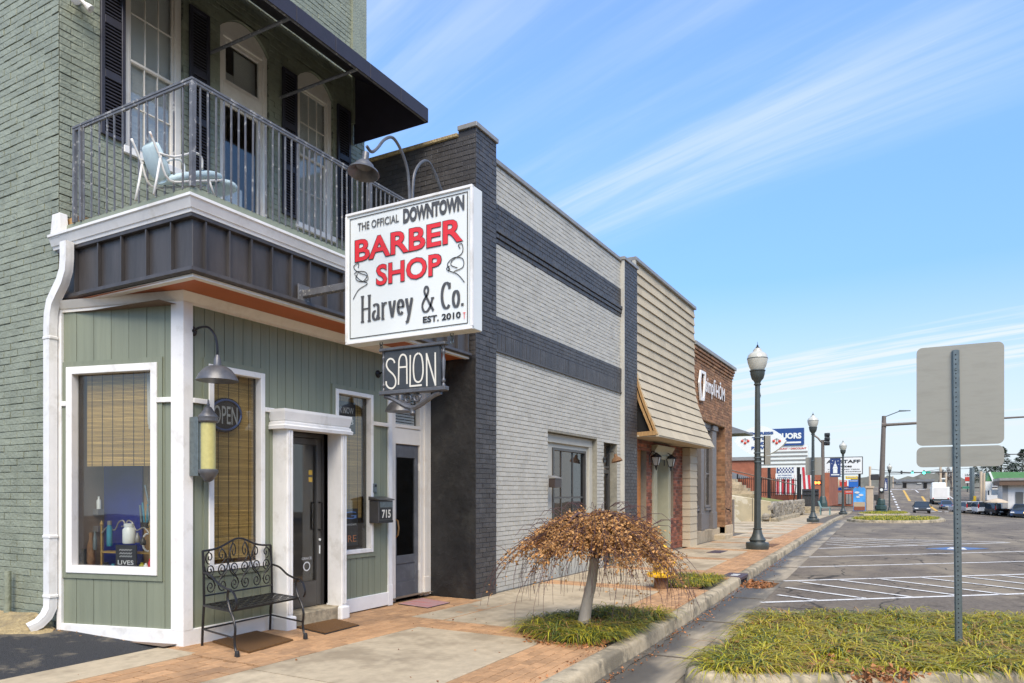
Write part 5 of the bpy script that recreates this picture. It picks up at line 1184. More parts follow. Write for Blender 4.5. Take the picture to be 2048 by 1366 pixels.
# ------------------------------------------------------------------ things behind the shop glass
def blind_slats(name, fr, a0, a1, z0, z1, off, m, step=.0135, parent=None):
    mb = MB(); z = z0
    while z < z1: mb.val = rnd.random(); pbox(mb, fr, a0, a1, z, z+step*.72, off-.004, off); z += step
    bk = mb.build(name, m, parent, wattr=True)
    c_ = MB(); k = max(2, int((a1-a0)/.13))
    for i in range(k): a = a0+(a1-a0)*(i+.5)/k; pbox(c_, fr, a-.003, a+.003, z0, z1, off, off+.003)
    c_.build('blind_cord', M['sign_black'], bk); return bk
blind_slats('bamboo_blind', SFr, sw[0]+.08, sw[1]-.12, SFr.Z(230, 932, -.12), sw[3]-.05, -.12, M['bamboo'], parent=barber)
blind_slats('bamboo_blind', FFr, w1[0]+.03, w1[1]-.03, w1[2]+.10, w1[3]-.03, -.125, M['bamboo'], parent=barber)
blind_slats('bamboo_blind', FFr, w2[0]+.03, w2[1]-.03, w2[2]+.45, w2[3]-.03, -.155, M['bamboo'], parent=barber)
cu_ = MB(); a0 = sw[0]+.085; 
for i in range(12): x_ = a0 + .012*i; cu_.quad(SFr.pt(x_, -.10-.01*(i%2), sw[3]-.05), SFr.pt(x_+.012, -.10-.01*((i+1)%2), sw[3]-.05), SFr.pt(x_+.012+.01*math.sin(i), -.10-.01*((i+1)%2), sw[3]-.62+.03*math.sin(i*1.3)), SFr.pt(x_+.01*math.sin(i-1), -.10-.01*(i%2), sw[3]-.62+.03*math.sin(i*1.3-1.3)))
cu_.build('curtain', M['curtain'], barber)
def inside(px, py, off): 
    a, z = SFr.hit(px, py, off); return SFr.pt(a, off, z)
bpn = MB(); a_, b_ = SFr.A(192, -.42), SFr.A(284, -.42); pbox(bpn, SFr, b_, a_, .3, 2.1, -.44, -.42); tag(bpn.build('reflection_screen', M['reflection_blue']), 'dark blue screen standing in for a reflection in the side shop window', 'screen')  # added screen: the blue reflection in the glass, put in as colour
# gilt display rack
rk = thing('display_rack', 'gilt wire display rack with scrolled top in the side shop window', 'rack', inside(245, 1140, -.22))
ra0, ra1, ro = SFr.A(300, -.22), SFr.A(203, -.22), -.22; rz = [SFr.Z(250, 1143, ro), SFr.Z(250, 1105, ro), SFr.Z(250, 1072, ro)]
for a in (ra0, ra1):
    mb = MB(); mb.tube([SFr.pt(a, ro, .55), SFr.pt(a, ro, rz[2]+.10)], .010, 6); mb.lathe([(.012,0),(.018,.02),(.003,.06)], SFr.pt(a, ro, rz[2]+.10), 8); mb.build('rack_post', M['gold'], rk)
for zz in (rz[0], rz[1]):
    mb = MB(); pbox(mb, SFr, ra0, ra1, zz-.01, zz+.008, ro-.12, ro+.01); mb.build('rack_shelf', M['gold'], rk)
for s in (-1, 1):
    am = (ra0+ra1)/2; hw = (ra1-ra0)/2; mb = MB()
    mb.tube(catmull([SFr.pt(am+s*hw, ro, rz[2]+.02), SFr.pt(am+s*hw*.75, ro, rz[2]+.09), SFr.pt(am+s*hw*.45, ro, rz[2]+.06), SFr.pt(am+s*hw*.28, ro, rz[2]+.14), SFr.pt(am+s*hw*.1, ro, rz[2]+.16), SFr.pt(am+s*hw*.02, ro, rz[2]+.11), SFr.pt(am+s*hw*.16, ro, rz[2]+.10)], 5), .008, 6); mb.build('rack_scroll', M['pewter'], rk, smooth=True)
def jar(label, px, py, r, h, m, lid, off=-.2, cat='jar'):
    p = inside(px, py, off); t = thing('jar', label, cat, p)
    mb = MB(); mb.lathe([(r*.9,0),(r,.015),(r,h*.78),(r*.72,h*.88),(r*.72,h)], p, 16); mb.build('jar_body', m, t, smooth=True, angle=50)
    mb = MB(); mb.lathe([(r*.78,h*.92),(r*.8,h*1.08),(r*.3,h*1.10)], p, 14); mb.build('jar_lid', lid, t, smooth=True, angle=50)
jar('white ceramic jar with blue print on the gilt rack', 258, 1087, .062, .19, M['sign_white'], M['sign_white'])
jar('tall teal bottle on the gilt rack', 219, 1092, .028, .24, M['teal'], M['pewter'], cat='bottle')
pq = inside(252, 1141, -.13); pl = thing('chalk_plaque', 'small black plaque lettered lives leaning in the side shop window', 'plaque', pq)
pa0, pa1 = SFr.A(273, -.13), SFr.A(232, -.13); pz0, pz1 = SFr.Z(252, 1141, -.13), SFr.Z(252, 1090, -.13)
mb = MB(); pbox(mb, SFr, pa0, pa1, pz0, pz1, -.14, -.125); mb.build('board', M['chalk'], pl)
lettering('lettering', 'LIVES', M['chalk_white'], pl, SFr.pt(pa1-.03, -.125, pz0+.06), SFr.pt(pa0+.03, -.125, pz0+.105), -SFr.u, ZV, SFr.n, offset=.01)
sq = MB()
for kk, zz in enumerate((pz1-.05, pz1-.085, pz1-.115)): ribbon(sq, [(pa0+.05+(pa1-pa0-.1)*i/14, zz+.010*math.sin(i*2.1+kk)) for i in range(15)], .005, lambda a, b, l: SFr.pt(a, -.125+l, b))
ribbon(sq, arc((pa0+pa1)/2, pz0+.033, .012, .012, 0, 360, 10), .004, lambda a, b, l: SFr.pt(a, -.125+l, b)); sq.build('chalk_script', M['chalk_white'], pl)
# grey wall shelves with bottles at the left of the display
for py, n_ in ((1018, 4), (1052, 0)):
    p0, p1 = SFr.A(196, -.30), SFr.A(160, -.30); z = SFr.Z(180, py, -.30); mb = MB(); pbox(mb, SFr, p0, p1, z-.06, z, -.38, -.30); sh_ = mb.build('wall_shelf', M['grey_paint']); tag(sh_, 'grey shelf with white bottles inside the side shop window' if n_ else 'empty lower grey shelf inside the side shop window', 'shelf')
    for i in range(n_):
        a = p0+(p1-p0)*(i+.5)/n_; t = MB(); t.lathe([(.022,0),(.022,.09),(.010,.11),(.010,.135)], SFr.pt(a, -.34, z), 10); o = t.build('lotion_bottle', M['sign_white'], smooth=True, angle=50); tag(o, ('first', 'second', 'third', 'fourth')[n_-1-i] + ' white lotion bottle from the left on the grey shelf in the side window', 'bottle', 'lotion bottles')
# styling tools at the right of the display
tl = thing('tool_holder', 'holder of blue and silver styling tools in the side shop window', 'tools', inside(292, 1050, -.3))
for i, (px, py, qx, qy, mm) in enumerate(((283,1048,280,1010,'steel'),(289,1046,285,1005,'teal'),(294,1046,296,1008,'teal'),(299,1044,296,1012,'steel'),(298,1010,290,970,'steel'),(298,1010,303,985,'steel'))):
    mb = MB(); mb.tube([inside(px, py, -.3), inside(qx, qy, -.3)], .011, 6); mb.build('styling_tool', M[mm], tl)
mb = MB(); q = inside(292, 1056, -.3); mb.lathe([(.05,0),(.055,.06)], q, 12); mb.build('cup', M['sign_black'], tl)
mb = MB(); mb.tube([inside(296+22*math.cos(t)*.5, 1085+18*math.sin(t), -.25) for t in [i*.5 for i in range(11)]], .01, 6); mb.build('cord_loop', M['white_metal'], tl)

r4 = random.Random(3); cl_names = ['left', 'middle', 'right']
for k_i, (px, py, nm, mm, r_, h_, lab) in enumerate(((168,1128,'jar','void',.05,.16,'dark jar at the far left bottom of the side window'), (182,1130,'vase','rust',.04,.34,'brown vase standing low in the side window'), (190,1100,'bottle','steel',.022,.2,'steel bottle left of the gilt rack'), (212,1140,'bowl','sign_black',.05,.08,'black bowl under the gilt rack'), (226,1141,'cup','teal',.03,.07,'small teal cup under the gilt rack'), (284,1137,'cup','blade',.03,.06,'small green cup at the right of the rack'), (292,1138,'cup','sign_white',.025,.06,'small white cup at the right of the rack'), (300,1135,'candle','sign_red',.02,.09,'small red candle at the right end of the window'), (275,1085,'bottle','pewter',.025,.1,'pewter bottle beside the white jar'), (286,1090,'bottle','sign_black',.03,.08,'squat black bottle on the gilt rack'))):
    p = inside(px, py, -.17); mb = MB(); mb.lathe([(r_*.8,0),(r_,h_*.15),(r_*.9,h_*.6),(r_*.45,h_*.8),(r_*.5,h_)], p, 12); tag(mb.build(nm, M[mm], smooth=True, angle=50), lab, nm)
ds_ = MB(); pbox(ds_, SFr, sw[0]+.04, sw[1]-.04, .3, sw[2]+.035, -.55, -.08); tag(ds_.build('window_ledge', M['plywood']), 'brown wooden display ledge inside the side shop window', 'ledge')
tw_ = MB(); a_, b_ = SFr.A(318, -.46), SFr.A(272, -.46); pbox(tw_, SFr, a_, b_, .6, 2.1, -.47, -.455); tag(tw_.build('tool_board', M['raw_wood']), 'tan pegboard behind the styling tools in the side window', 'board')
pp_ = MB(); a_, b_ = SFr.A(200, -.41), SFr.A(150, -.41); pbox(pp_, SFr, a_, b_, SFr.Z(180,1000,-.41), SFr.Z(180,955,-.41), -.42, -.405); tag(pp_.build('poster', mat('poster_pink', (.36,.12,.14), .6, .1)), 'dull pink poster above the grey shelves in the side window', 'poster')
# OPEN neon sign
on = thing('open_sign', 'unlit oval neon open sign hanging inside the front shop window', 'sign', FFr.pt(FFr.A(450,-.1), -.1, 2.2))
oo = -.085
def op(px, py): a, z = FFr.hit(px, py, oo); return a, z
mb = MB(); P = [op(451+31*math.cos(t), 830+30*math.sin(t)) for t in [2*math.pi*i/28 for i in range(29)]]
mb.tube([FFr.pt(a, oo, z) for a, z in P], .011, 6); mb.build('neon_ring', mat('neon_blue', (.05,.10,.25), .3, .05), on, smooth=True)
mb = MB(); cc = [FFr.pt(*(lambda q: (q[0], oo-.02, q[1]))(op(451+35*math.cos(t), 830+35*math.sin(t)))) for t in [2*math.pi*i/28 for i in range(28)]]; mb.prism(cc, FFr.n*.01); mb.build('backing', M['sign_black'], on)
a, z = op(426, 846); b, z2 = op(474, 815); lettering('lettering', 'OPEN', mat('neon_tube', (.38,.38,.36), .4, .05), on, FFr.pt(a, oo+.006, z), FFr.pt(b, oo+.006, z2), XV, ZV, Vector((0,-1,0)), offset=.004)
# chalk boards in the second window
for nm, lab, rect, lines in (('chalk_board', 'black chalk board reading book now inside the window beside the door', (655, 797, 711, 868), (('BOOK NOW', .62, .82, M['chalk_white']), ('5433', .28, .46, M['chalk_white']))),
                        ('chalk_board', 'small coloured chalk board low in the window beside the door', (668, 1018, 716, 1090), (('IG', .72, .92, mat('chalk_blue', (.15,.3,.7), .8, .1)), ('@ downtown', .52, .62, M['chalk_white']), ('HERE', .1, .28, mat('chalk_orange', (.6,.2,.06), .8, .1))))):
    a0, z1q = FFr.hit(rect[0], rect[1], -.12); a1, z0q = FFr.hit(rect[2], rect[3], -.12); z0q = min(z0q, z1q-.3)
    t = thing(nm, lab, 'board', FFr.pt((a0+a1)/2, -.12, z0q)); mb = MB(); pbox(mb, FFr, a0, a1, z0q, z1q, -.135, -.12); mb.build('board', M['chalk'], t)
    for body, f0_, f1_, mm in lines: lettering('lettering', body, mm, t, FFr.pt(a0+(a1-a0)*.12, -.12, z0q+(z1q-z0q)*f0_), FFr.pt(a1-(a1-a0)*.08, -.12, z0q+(z1q-z0q)*f1_), XV, ZV, Vector((0,-1,0)), offset=.0)
pt_ = MB(); pt_.box(6.30, 6.46, 6.75, 6.80, .05, 3.2); tag(pt_.build('inner_partition', M['white']), 'white wall edge seen through the glass shop door', 'wall')
cn_ = MB(); cn_.box(5.9, 6.25, 7.0, 7.4, .05, .95); tag(cn_.build('shop_counter', M['plywood'], bevel=.01), 'brown counter seen through the glass shop door', 'counter')
# door decal
a, z = DF.hit(600, 1015, -.012); dd = MB(); ribbon(dd, arc(6.36, .62, .05, .05, 0, 360, 20), .014, lambda x, y, l: DF.pt(x, -.012+l, y)); dd.build('door_decal', M['chalk_white'], door)
lettering('door_decal', 'GRACE', M['chalk_white'], door, DF.pt(6.28, -.012, .70), DF.pt(6.44, -.012, .73), XV, ZV, Vector((0,-1,0)))
# ------------------------------------------------------------------ charcoal and light brick storefront
PX, PY = 8.97, 5.60
store = thing('brick_storefront', 'single-storey storefront of light painted brick with charcoal piers and bands', 'building', (12, 5.7, 0))
fP, fPs, fL = fY(PY), fX(PX), fY(5.68)
PW = fP.A(992.5); LW1 = 15.12; P2W = 15.98
hw = [(fL.A(1095.6), fL.A(1194), -.1, 2.585), (fL.A(1208), fL.A(1234), -.1, 2.56)]
# party wall seen over the balcony, and its black rendered lower return
wall('party_wall', fPs, PY+.001, 15.0, 3.46, 6.74, M['charcoal_mortar'], store, thick=.3)
items = []; bricks(items, fPs, PY, 15.0, 3.5, 6.74, course=.0735, L=.22, off=.006, jit=.004)
mb = MB(); pbox(mb, fPs, PY+.001, 8.5, -.1, 3.458, -.3, .004); mb.build('rendered_return', M['black_stucco'], store)
cr_ = MB(); r3 = random.Random(5)
for i in range(34):
    a = r3.uniform(PY+.06, 6.4); z = r3.uniform(.05, 3.1); n_ = r3.randint(3, 7); pts = [(a, z)]; an = r3.uniform(-.6, .6)
    for k in range(n_): pts.append((min(6.42, max(PY+.03, pts[-1][0]+.022*math.cos(an))), pts[-1][1]+.022*math.sin(an))); an += r3.uniform(-.7, .7)
    cr_.tube([fPs.pt(p[0], .004, p[1]) for p in pts], [.001]+[.0035]*(len(pts)-2)+[.001], 5)
cr_.build('render_ridge', M['black_stucco'], store)
wall('front_pier', fP, PX+.004, PW, -.15, 6.83, M['charcoal_mortar'], store, thick=.3)
bricks(items, fP, PX, PW, -.05, 6.83, course=.0735, L=.195, off=.006, jit=.003)
wall('end_pier', fP, LW1, P2W, -.15, 6.62, M['charcoal_mortar'], store, thick=.3)
bricks(items, fP, LW1+.02, P2W, -.05, 6.62, course=.0735, L=.195, off=.006, jit=.003)
# light wall and bands
wall('front_wall', fL, PW-.002, LW1+.01, -.15, 6.58, M['light_mortar'], store, hw, thick=.25, off=-.002)
B1, B2 = (5.36, 5.98), (3.70, 4.23)
li = []; hl = hw
bricks(li, fL, PW, LW1, -.05, B2[0], hw, course=.0715, L=.172, off=.004, jit=.0015, gap=.011)
bricks(li, fL, PW, LW1, B2[1], B1[0], course=.0715, L=.172, off=.004, jit=.003, gap=.009)
bricks(li, fL, PW, LW1, B1[1], 6.57, course=.0715, L=.172, off=.004, jit=.003, gap=.009)
place_blocks('brick', li, M['light_brick'], store, 150, c=.03, jit=.012)
bricks(items, fL, PW, LW1, B1[0]+.24, B1[1], course=.0735, L=.19, off=.014, jit=.002)
for k, o_ in enumerate((.018, .036, .054)): 
    bricks(items, fL, PW, LW1, B1[0]+.08*k, B1[0]+.08*k+.072, course=.072, L=.19, off=o_, jit=.002, depth=.06, gap=.006)
mb = MB(); pbox(mb, fL, PW, LW1, B1[0], B1[1], -.01, .006); pbox(mb, fL, PW, LW1, B2[0]+.02, B2[1], -.01, .02); mb.build('band_backing', M['charcoal_mortar'], store)
bricks(items, fL, PW, LW1, B2[0]+.27, B2[1], course=.0735, L=.19, off=.027, jit=.002, gap=.006)
a = PW
while a < LW1-.05:       # soldier course
    items.append((fL.pt(a+.032, .029+rnd.uniform(-.002,.003), B2[0]+.135), fL.u, ZV, fL.n, .058, .26, .02)); a += .064
mb = MB(); pbox(mb, fL, PW, LW1, B2[0]-.02, B2[0]+.012, -.01, .034); mb.build('steel_lintel', M['charcoal_brick'], store)
place_blocks('brick', items, M['charcoal_brick'], store, 148, c=.04, jit=.02, visible=lambda q: not (690 < q[0] < 960 and q[1] < 690 and q[1] > 385))
mb = MB(); pbox(mb, fP, LW1-.004, LW1+.018, -.1, 6.62, -.09, .012); mb.build('pier_return', M['light_brick'], store)
# copings
mb = MB(); pbox(mb, fP, PX-.03, PW+.02, 6.83, 6.90, -.3, .035); mb.build('coping', M['coping'], store, bevel=.006)
mb = MB(); pbox(mb, fL, PW+.02, LW1-.02, 6.58, 6.655, -.25, .04); mb.build('coping', M['coping'], store, bevel=.006)
mb = MB(); pbox(mb, fP, LW1-.03, P2W+.02, 6.62, 6.69, -.3, .035); mb.build('coping', M['coping'], store, bevel=.006)
mb = MB(); pbox(mb, fPs, PY+.3, 15.0, 6.745, 6.80, -.3, .04); mb.build('coping', M['sand'], store, bevel=.008)
# window bay
a0, a1, _, z1 = hw[0]; fW = fY(5.83)
mb = MB()
for c_ in wall_cells(a0-.02, a1+.02, -.1, z1+.02, [(fW.A(1104), fW.A(1170), .72, 2.33)]): pbox(mb, fW, *c_, -.06, .0)
mb.build('infill_panel', M['light_paint'], store)
mb = MB(); pbox(mb, fW, a0, a1, z1-.17, z1-.01, .0, .05); pbox(mb, fW, a0, a0+.10, -.1, z1-.17, .0, .05); pbox(mb, fW, a1-.16, a1, -.1, z1-.17, .0, .05); mb.build('infill_frame', M['light_paint'], store, bevel=.005)
ww = window(store, fW, fW.A(1104), fW.A(1170), .72, 2.33, .05, .025, -.04, 'alu_dark', 'glass_dark', mull=(.27, .64), bars=(.42,), name='storefront_window', bw=.035)
mb = MB(); pbox(mb, fW, fW.A(1104), fW.A(1170), .7, 2.33, -.7, -.68); mb.build('room_backing', M['room'], store)
mb = MB(); pbox(mb, fW, fW.A(1150), fW.A(1170)-.05, .75, 2.30, -.09, -.075); mb.build('window_drape', M['blind'], store)
# door
a0, a1, _, z1 = hw[1]; fD = fY(5.86)
dd_ = window(store, fD, a0, a1, 2.02, z1+.01, .05, .02, -.04, 'alu_dark', 'glass_dark', name='transom_window')
dd_ = window(store, fD, a0, a1, .02, 2.0, .09, .02, -.04, 'alu_dark', 'glass_dark', name='street_door')
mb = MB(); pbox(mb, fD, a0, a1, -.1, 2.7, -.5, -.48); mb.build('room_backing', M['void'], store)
mb = MB(); pbox(mb, fD, a0+.11, a1-.42, 1.62, 1.80, -.024, -.022); mb.build('paper_notice', M['raw_wood'], dd_)
for (p, q) in (((a0+.12, 1.55),(a0+.35, 1.05)), ((a0+.36, 1.55),(a0+.14, 1.05))):
    mb = MB(); ribbon(mb, [p, ((p[0]+q[0])/2+.04, (p[1]+q[1])/2), q], .035, lambda x, y, l: fD.pt(x, -.02+l, y)); mb.build('tape_mark', M['chalk_white'], dd_)
mb = MB(); pbox(mb, fD, a0+.11, a0+.36, .72, .80, -.02, -.018); pbox(mb, fD, a0+.11, a0+.36, 1.57, 1.60, -.02, -.018); mb.build('tape_mark', M['chalk_white'], dd_)
q0 = fL.A(1096.5); mbx2 = thing('mailbox', 'small dark brown mailbox with pale lid beside the storefront window', 'mailbox', (q0+.1, 5.6, 1.5))
z_ = fL.Z(1104, 975, .1); mb = MB(); mb.box(q0, q0+.26, 5.55, 5.675, z_, z_+.16); mb.build('box_body', mat('dark_brown_metal', (.05,.035,.03), .4, .15), mbx2, bevel=.006)
mb = MB(); mb.hexa([(q0-.01, 5.54, z_+.162), (q0+.27, 5.54, z_+.162), (q0+.27, 5.675, z_+.162), (q0-.01, 5.675, z_+.162), (q0-.01, 5.54, z_+.175), (q0+.27, 5.54, z_+.175), (q0+.27, 5.675, z_+.215), (q0-.01, 5.675, z_+.215)]); mb.build('box_lid', M['coping'], mbx2)
lx = fL.A(1207); t = thing('wall_lamp', 'small rusty barn lamp beside the storefront street door', 'lamp', (lx, 5.5, 2.0))
lz = fL.Z(1207, 920, .0); mb = MB(); mb.lathe([(.06,0),(.06,.02)], (lx, 5.67, lz), 14, (0,-1,0)); mb.tube(catmull([(lx, 5.65, lz), (lx, 5.56, lz+.14), (lx, 5.45, lz+.16), (lx, 5.40, lz+.06)], 4), .010, 6); mb.build('gooseneck_arm', M['black_iron'], t, smooth=True, angle=40)
mb = MB(); mb.lathe([(.03,.12),(.04,.06),(.09,.03),(.12,-.04),(.115,-.042),(.03,.03)], (lx, 5.39, lz), 16, (0,.25,1)); mb.build('lamp_shade', M['rust'], t, smooth=True, angle=50)

# ------------------------------------------------------------------ shop with shingled mansard
man = thing('mansard_shop', 'shopfront under a tall tan shingled mansard with a broken open left end', 'building', (18.5, 5.8, 0))
MX0, MX1 = 16.06, 21.22
prof_m = [(5.70, 6.86)] + [(5.70, z) for z in (6.63,6.40,6.17,5.94,5.71,5.48,5.25,5.02,4.80)] + [(5.685,4.58),(5.655,4.36),(5.61,4.14),(5.55,3.92),(5.48,3.70),(5.40,3.48),(5.31,3.26),(5.22,3.05),(5.13,2.82)]
core = MB(); core.prism([(MX0+.05, y_+.03, z_) for y_, z_ in prof_m] + [(MX0+.05, prof_m[-1][0]+.06, 2.81), (MX0+.05, 5.80, 2.81), (MX0+.05, 5.80, 6.86)], (MX1-MX0-.06, 0, 0)); core.build('mansard_core', M['void'], man)
nsh = 11
for i in range(len(prof_m)-1):
    (ya, za), (yb, zb2) = prof_m[i], prof_m[i+1]; sh_ = (i % 2)*.22
    w_ = (MX1-MX0)/nsh; e = [MX0] + [MX0 + w_*(k+1) - (w_*.5 if i % 2 else 0) for k in range(nsh)] ; e = [x for x in e if x < MX1-.02] + [MX1]
    for p, q in zip(e, e[1:]):
        mb = MB(); j_ = rnd.uniform(-.002, .003)
        mb.hexa([(p+.002, yb-.042-j_, zb2-.014), (q-.002, yb-.042-j_, zb2-.012), (q-.002, yb+.02, zb2), (p+.002, yb+.02, zb2), (p+.002, ya-.006, za), (q-.002, ya-.006, za), (q-.002, ya+.02, za), (p+.002, ya+.02, za)]); mb.build('shingle', M['shingle'], man)
mb = MB(); mb.box(MX0-.07, MX1+.03, 5.62, 5.85, 6.86, 6.95); mb.build('coping', M['coping'], man, bevel=.008)
mb = MB(); mb.bar((MX0-.05, 5.68, 6.86), (MX0-.05, 5.68, 4.75), .08, .06); mb.build('edge_board', M['light_paint'], man)
mb = MB(); mb.bar((MX0-.13, 5.70, 6.5), (MX0-.13, 5.70, 4.9), .05, .05); mb.build('edge_board', M['white'], man)
for o_ in (0.0, .09):
    mb = MB(); P_ = [(MX0+.01, y_+.03+o_, z_) for y_, z_ in prof_m[9:]]
    for a, b in zip(P_, P_[1:]): mb.bar(a, b, .05, .07, up=(1,0,0))
    mb.build('rafter', M['raw_wood'], man)
so = MB(); so.prism([(MX0-.05, 5.10, 2.775), (MX1+.02, 5.10, 2.775), (MX1+.02, 5.95, 2.80), (MX0-.05, 5.95, 2.80)], (0, 0, .03)); so.build('canopy_soffit', M['shingle'], man)
mb = MB(); mb.bar((MX0-.06, 5.15, 2.86), (MX0-.02, 5.62, 2.84), .05, .10); mb.build('fallen_board', M['raw_wood'], man)
mb = MB(); mb.box(MX0-.06, MX0+.04, 5.72, 6.4, 2.84, 4.9); mb.build('cavity', M['void'], man)
fM = fY(5.82)
op_ = {'ply1': (fM.A(1274), fM.A(1293)), 'door': (fM.A(1306), fM.A(1336)), 'ply2': (fM.A(1337), fM.A(1347))}
hM = [(op_['ply1'][0], op_['ply1'][1], .78, 2.55), (op_['door'][0], op_['door'][1], -.1, 2.6), (op_['ply2'][0], op_['ply2'][1], .82, 2.6)]
wall('front_wall', fM, P2W+.01, MX1+.02, -.15, 2.8, M['red_mortar'], man, hM, thick=.2, off=-.004)
items = []; bricks(items, fM, P2W+.01, MX1, -.05, 2.78, hM, course=.085, L=.24, off=.005, jit=.004)
place_blocks('brick', items, M['red_brick'], man, 290, c=.04, jit=.02)
for k in ('ply1', 'ply2'):
    a0, a1 = op_[k]; mb = MB(); pbox(mb, fM, a0, a1-.12, .78, 2.6, -.14, -.11); mb.build('plywood_board', M['plywood'], man)
    mb = MB(); pbox(mb, fM, a1-.12, a1, .78, 2.6, -.16, -.15); mb.build('dark_gap', M['void'], man)
mb = MB(); pbox(mb, fM, op_['ply1'][0], op_['ply1'][0]+.14, .9, 2.5, -.10, -.08); mb.build('torn_wrap', M['curtain'], man)
# doorway with pilasters and carved head
a0, a1 = op_['door']; khaki = mat('khaki_paint', (.40,.385,.27), .5, .06)
for p, q in ((a0-.10, a0+.16), (a1-.16, a1+.02)):
    mb = MB(); pbox(mb, fM, p, q, -.1, 2.36, -.3, .06); pl_ = mb.build('pilaster', khaki, man, bevel=.008)
    for k in range(3): mb = MB(); s_ = p+(q-p)*(.2+.25*k); pbox(mb, fM, s_, s_+.03, .1, 2.30, .061, .075); mb.build('flute', khaki, pl_)
mb = MB(); pbox(mb, fM, a0+.16, a1-.16, -.1, 2.4, -.3, -.27); mb.build('shop_door', khaki, man)
mb = MB(); mb.prism([fM.pt(a0-.12, 0, 2.36), fM.pt(a0-.12, .08, 2.36), fM.pt(a0-.12, .10, 2.44), fM.pt(a0-.12, .07, 2.47), fM.pt(a0-.12, .09, 2.55), fM.pt(a0-.12, .16, 2.66), fM.pt(a0-.12, .16, 2.70), fM.pt(a0-.12, 0, 2.70)], fM.u*(a1-a0+.2)); mb.build('door_head', khaki, man)
# shingled corner post
pc0, pc1 = fM.A(1359, .2), 21.2
for i in range(13):
    z_ = -.05 + .217*i; mb = MB(); mb.hexa([(20.45, 5.585, z_+.002), (MX1-.02, 5.585, z_+.002), (MX1-.02, 5.85, z_+.002), (20.45, 5.85, z_+.002), (20.465, 5.6, z_+.215), (MX1-.02, 5.6, z_+.215), (MX1-.02, 5.85, z_+.215), (20.465, 5.85, z_+.215)]); mb.build('post_shingle', M['shingle'], man)
def lantern(px, py, label):
    a, z = fM.hit(px, py, .18); t = thing('wall_lantern', label, 'lantern', fM.pt(a, .18, z-.2), 'lanterns beside the mansard shop door')
    c_ = fM.pt(a, .18, z)
    mb = MB(); mb.hexa([c_+Vector((x, y, z2)) for x, y, z2 in ((-.05,-.05,-.12),(.05,-.05,-.12),(.05,.05,-.12),(-.05,.05,-.12),(-.09,-.09,.08),(.09,-.09,.08),(.09,.09,.08),(-.09,.09,.08))]); mb.build('lantern_glass', M['glass_lamp'], t)
    mb = MB(); mb.lathe([(.15,.08),(.12,.12),(.05,.17),(.02,.2)], c_, 4); mb.lathe([(.075,-.12),(.03,-.15),(.015,-.24),(.002,-.25)], c_, 6)
    for x, y in ((-1,-1),(1,-1),(1,1),(-1,1)): mb.bar(c_+Vector((x*.052,y*.052,-.12)), c_+Vector((x*.092,y*.092,.08)), .014)
    mb.tube([c_+Vector((0,.02,.2)), c_+Vector((0,.1,.24)), c_+Vector((0,.18,.12)), c_+Vector((0,.18,-.1))], .014, 6); mb.build('lantern_cage', M['black_iron'], t)
lantern(1312.5, 921, 'black wall lantern on the left side of the khaki doorway'); lantern(1342, 924, 'black wall lantern on the right side of the khaki doorway')

# ------------------------------------------------------------------ brown brick office
off_ = thing('brick_office', 'low brown brick office building with white wall logo and tall grey windows', 'building', (24, 5.8, 0))
fO = fY(5.76); OX0, OX1 = 21.24, 26.6
ho = [(fO.A(1379), fO.A(1450), -.1, 3.75)]
wall('front_wall', fO, OX0, OX1, -.15, 5.88, M['brown_mortar'], off_, ho, thick=.3, off=-.004)
wall('side_wall', fX(OX0+.02), 5.78, 14, -.1, 5.88, M['brown_mortar'], off_, thick=.2)
items = []; bricks(items, fO, OX0, OX1, .3, 5.45, ho, course=.085, L=.25, off=.004, jit=.002)
for k in range(4): bricks(items, fO, OX0, OX1+.02*k, 5.45+.10*k, 5.45+.10*k+.085, course=.085, L=.25, off=.02+.028*k, jit=.002, depth=.12)
fOs = FR((fO.A(1450), 0), (0,1), (-1,0)); ye = 6.35
wall('entrance_side', fOs, 5.77, ye, -.1, 3.78, M['brown_mortar'], off_, thick=.2, off=-.004); bricks(items, fOs, 5.76, ye, .3, 3.75, course=.085, L=.25, off=.004, jit=.002)
place_blocks('brick', items, M['brown_brick'], off_, 290, c=.04, jit=.02)
mb = MB(); pbox(mb, fO, OX0-.0, OX1+.12, 5.86, 5.98, -.3, .14); mb.build('coping', M['coping'], off_, bevel=.01)
mb = MB(); pbox(mb, fO, fO.A(1450), OX1+.01, -.1, .36, -.2, .04); mb.build('plinth', M['concrete'], off_, bevel=.015)
fG = fY(5.95)
mb = MB(); pbox(mb, fG, OX0, fG.A(1434), -.1, .30, -.1, .10); mb.build('plinth', M['concrete'], off_, bevel=.015)
g0, g1 = fG.A(1379), fG.A(1434)
for p0, p1 in ((1398, 1408.5), (1421, 1433)):
    mb = MB(); q0_, q1_ = fG.A(p0, .02), fG.A(p1, .09); pbox(mb, fG, q0_, q1_, .3, 3.55, -.1, .09); pbox(mb, fG, q0_-.02, q1_+.02, .3, .85, -.1, .11); pbox(mb, fG, q0_-.03, q1_+.03, 3.55, 3.72, -.1, .13); mb.build('window_column', M['grey_paint'], off_, bevel=.01)
for p0, p1 in ((1380, 1398), (1409, 1421)):
    window(off_, fG, fG.A(p0), fG.A(p1), 1.02, 3.6, .07, .03, -.05, 'grey_paint', 'glass_dark', bars=(.42,), name='tall_window', bw=.05)
    mb = MB(); pbox(mb, fG, fG.A(p0), fG.A(p1), .3, 1.02, -.06, .0); pbox(mb, fG, fG.A(p0)+.06, fG.A(p1)-.06, .92, 1.0, .0, .05); mb.build('window_panel', M['grey_paint'], off_)
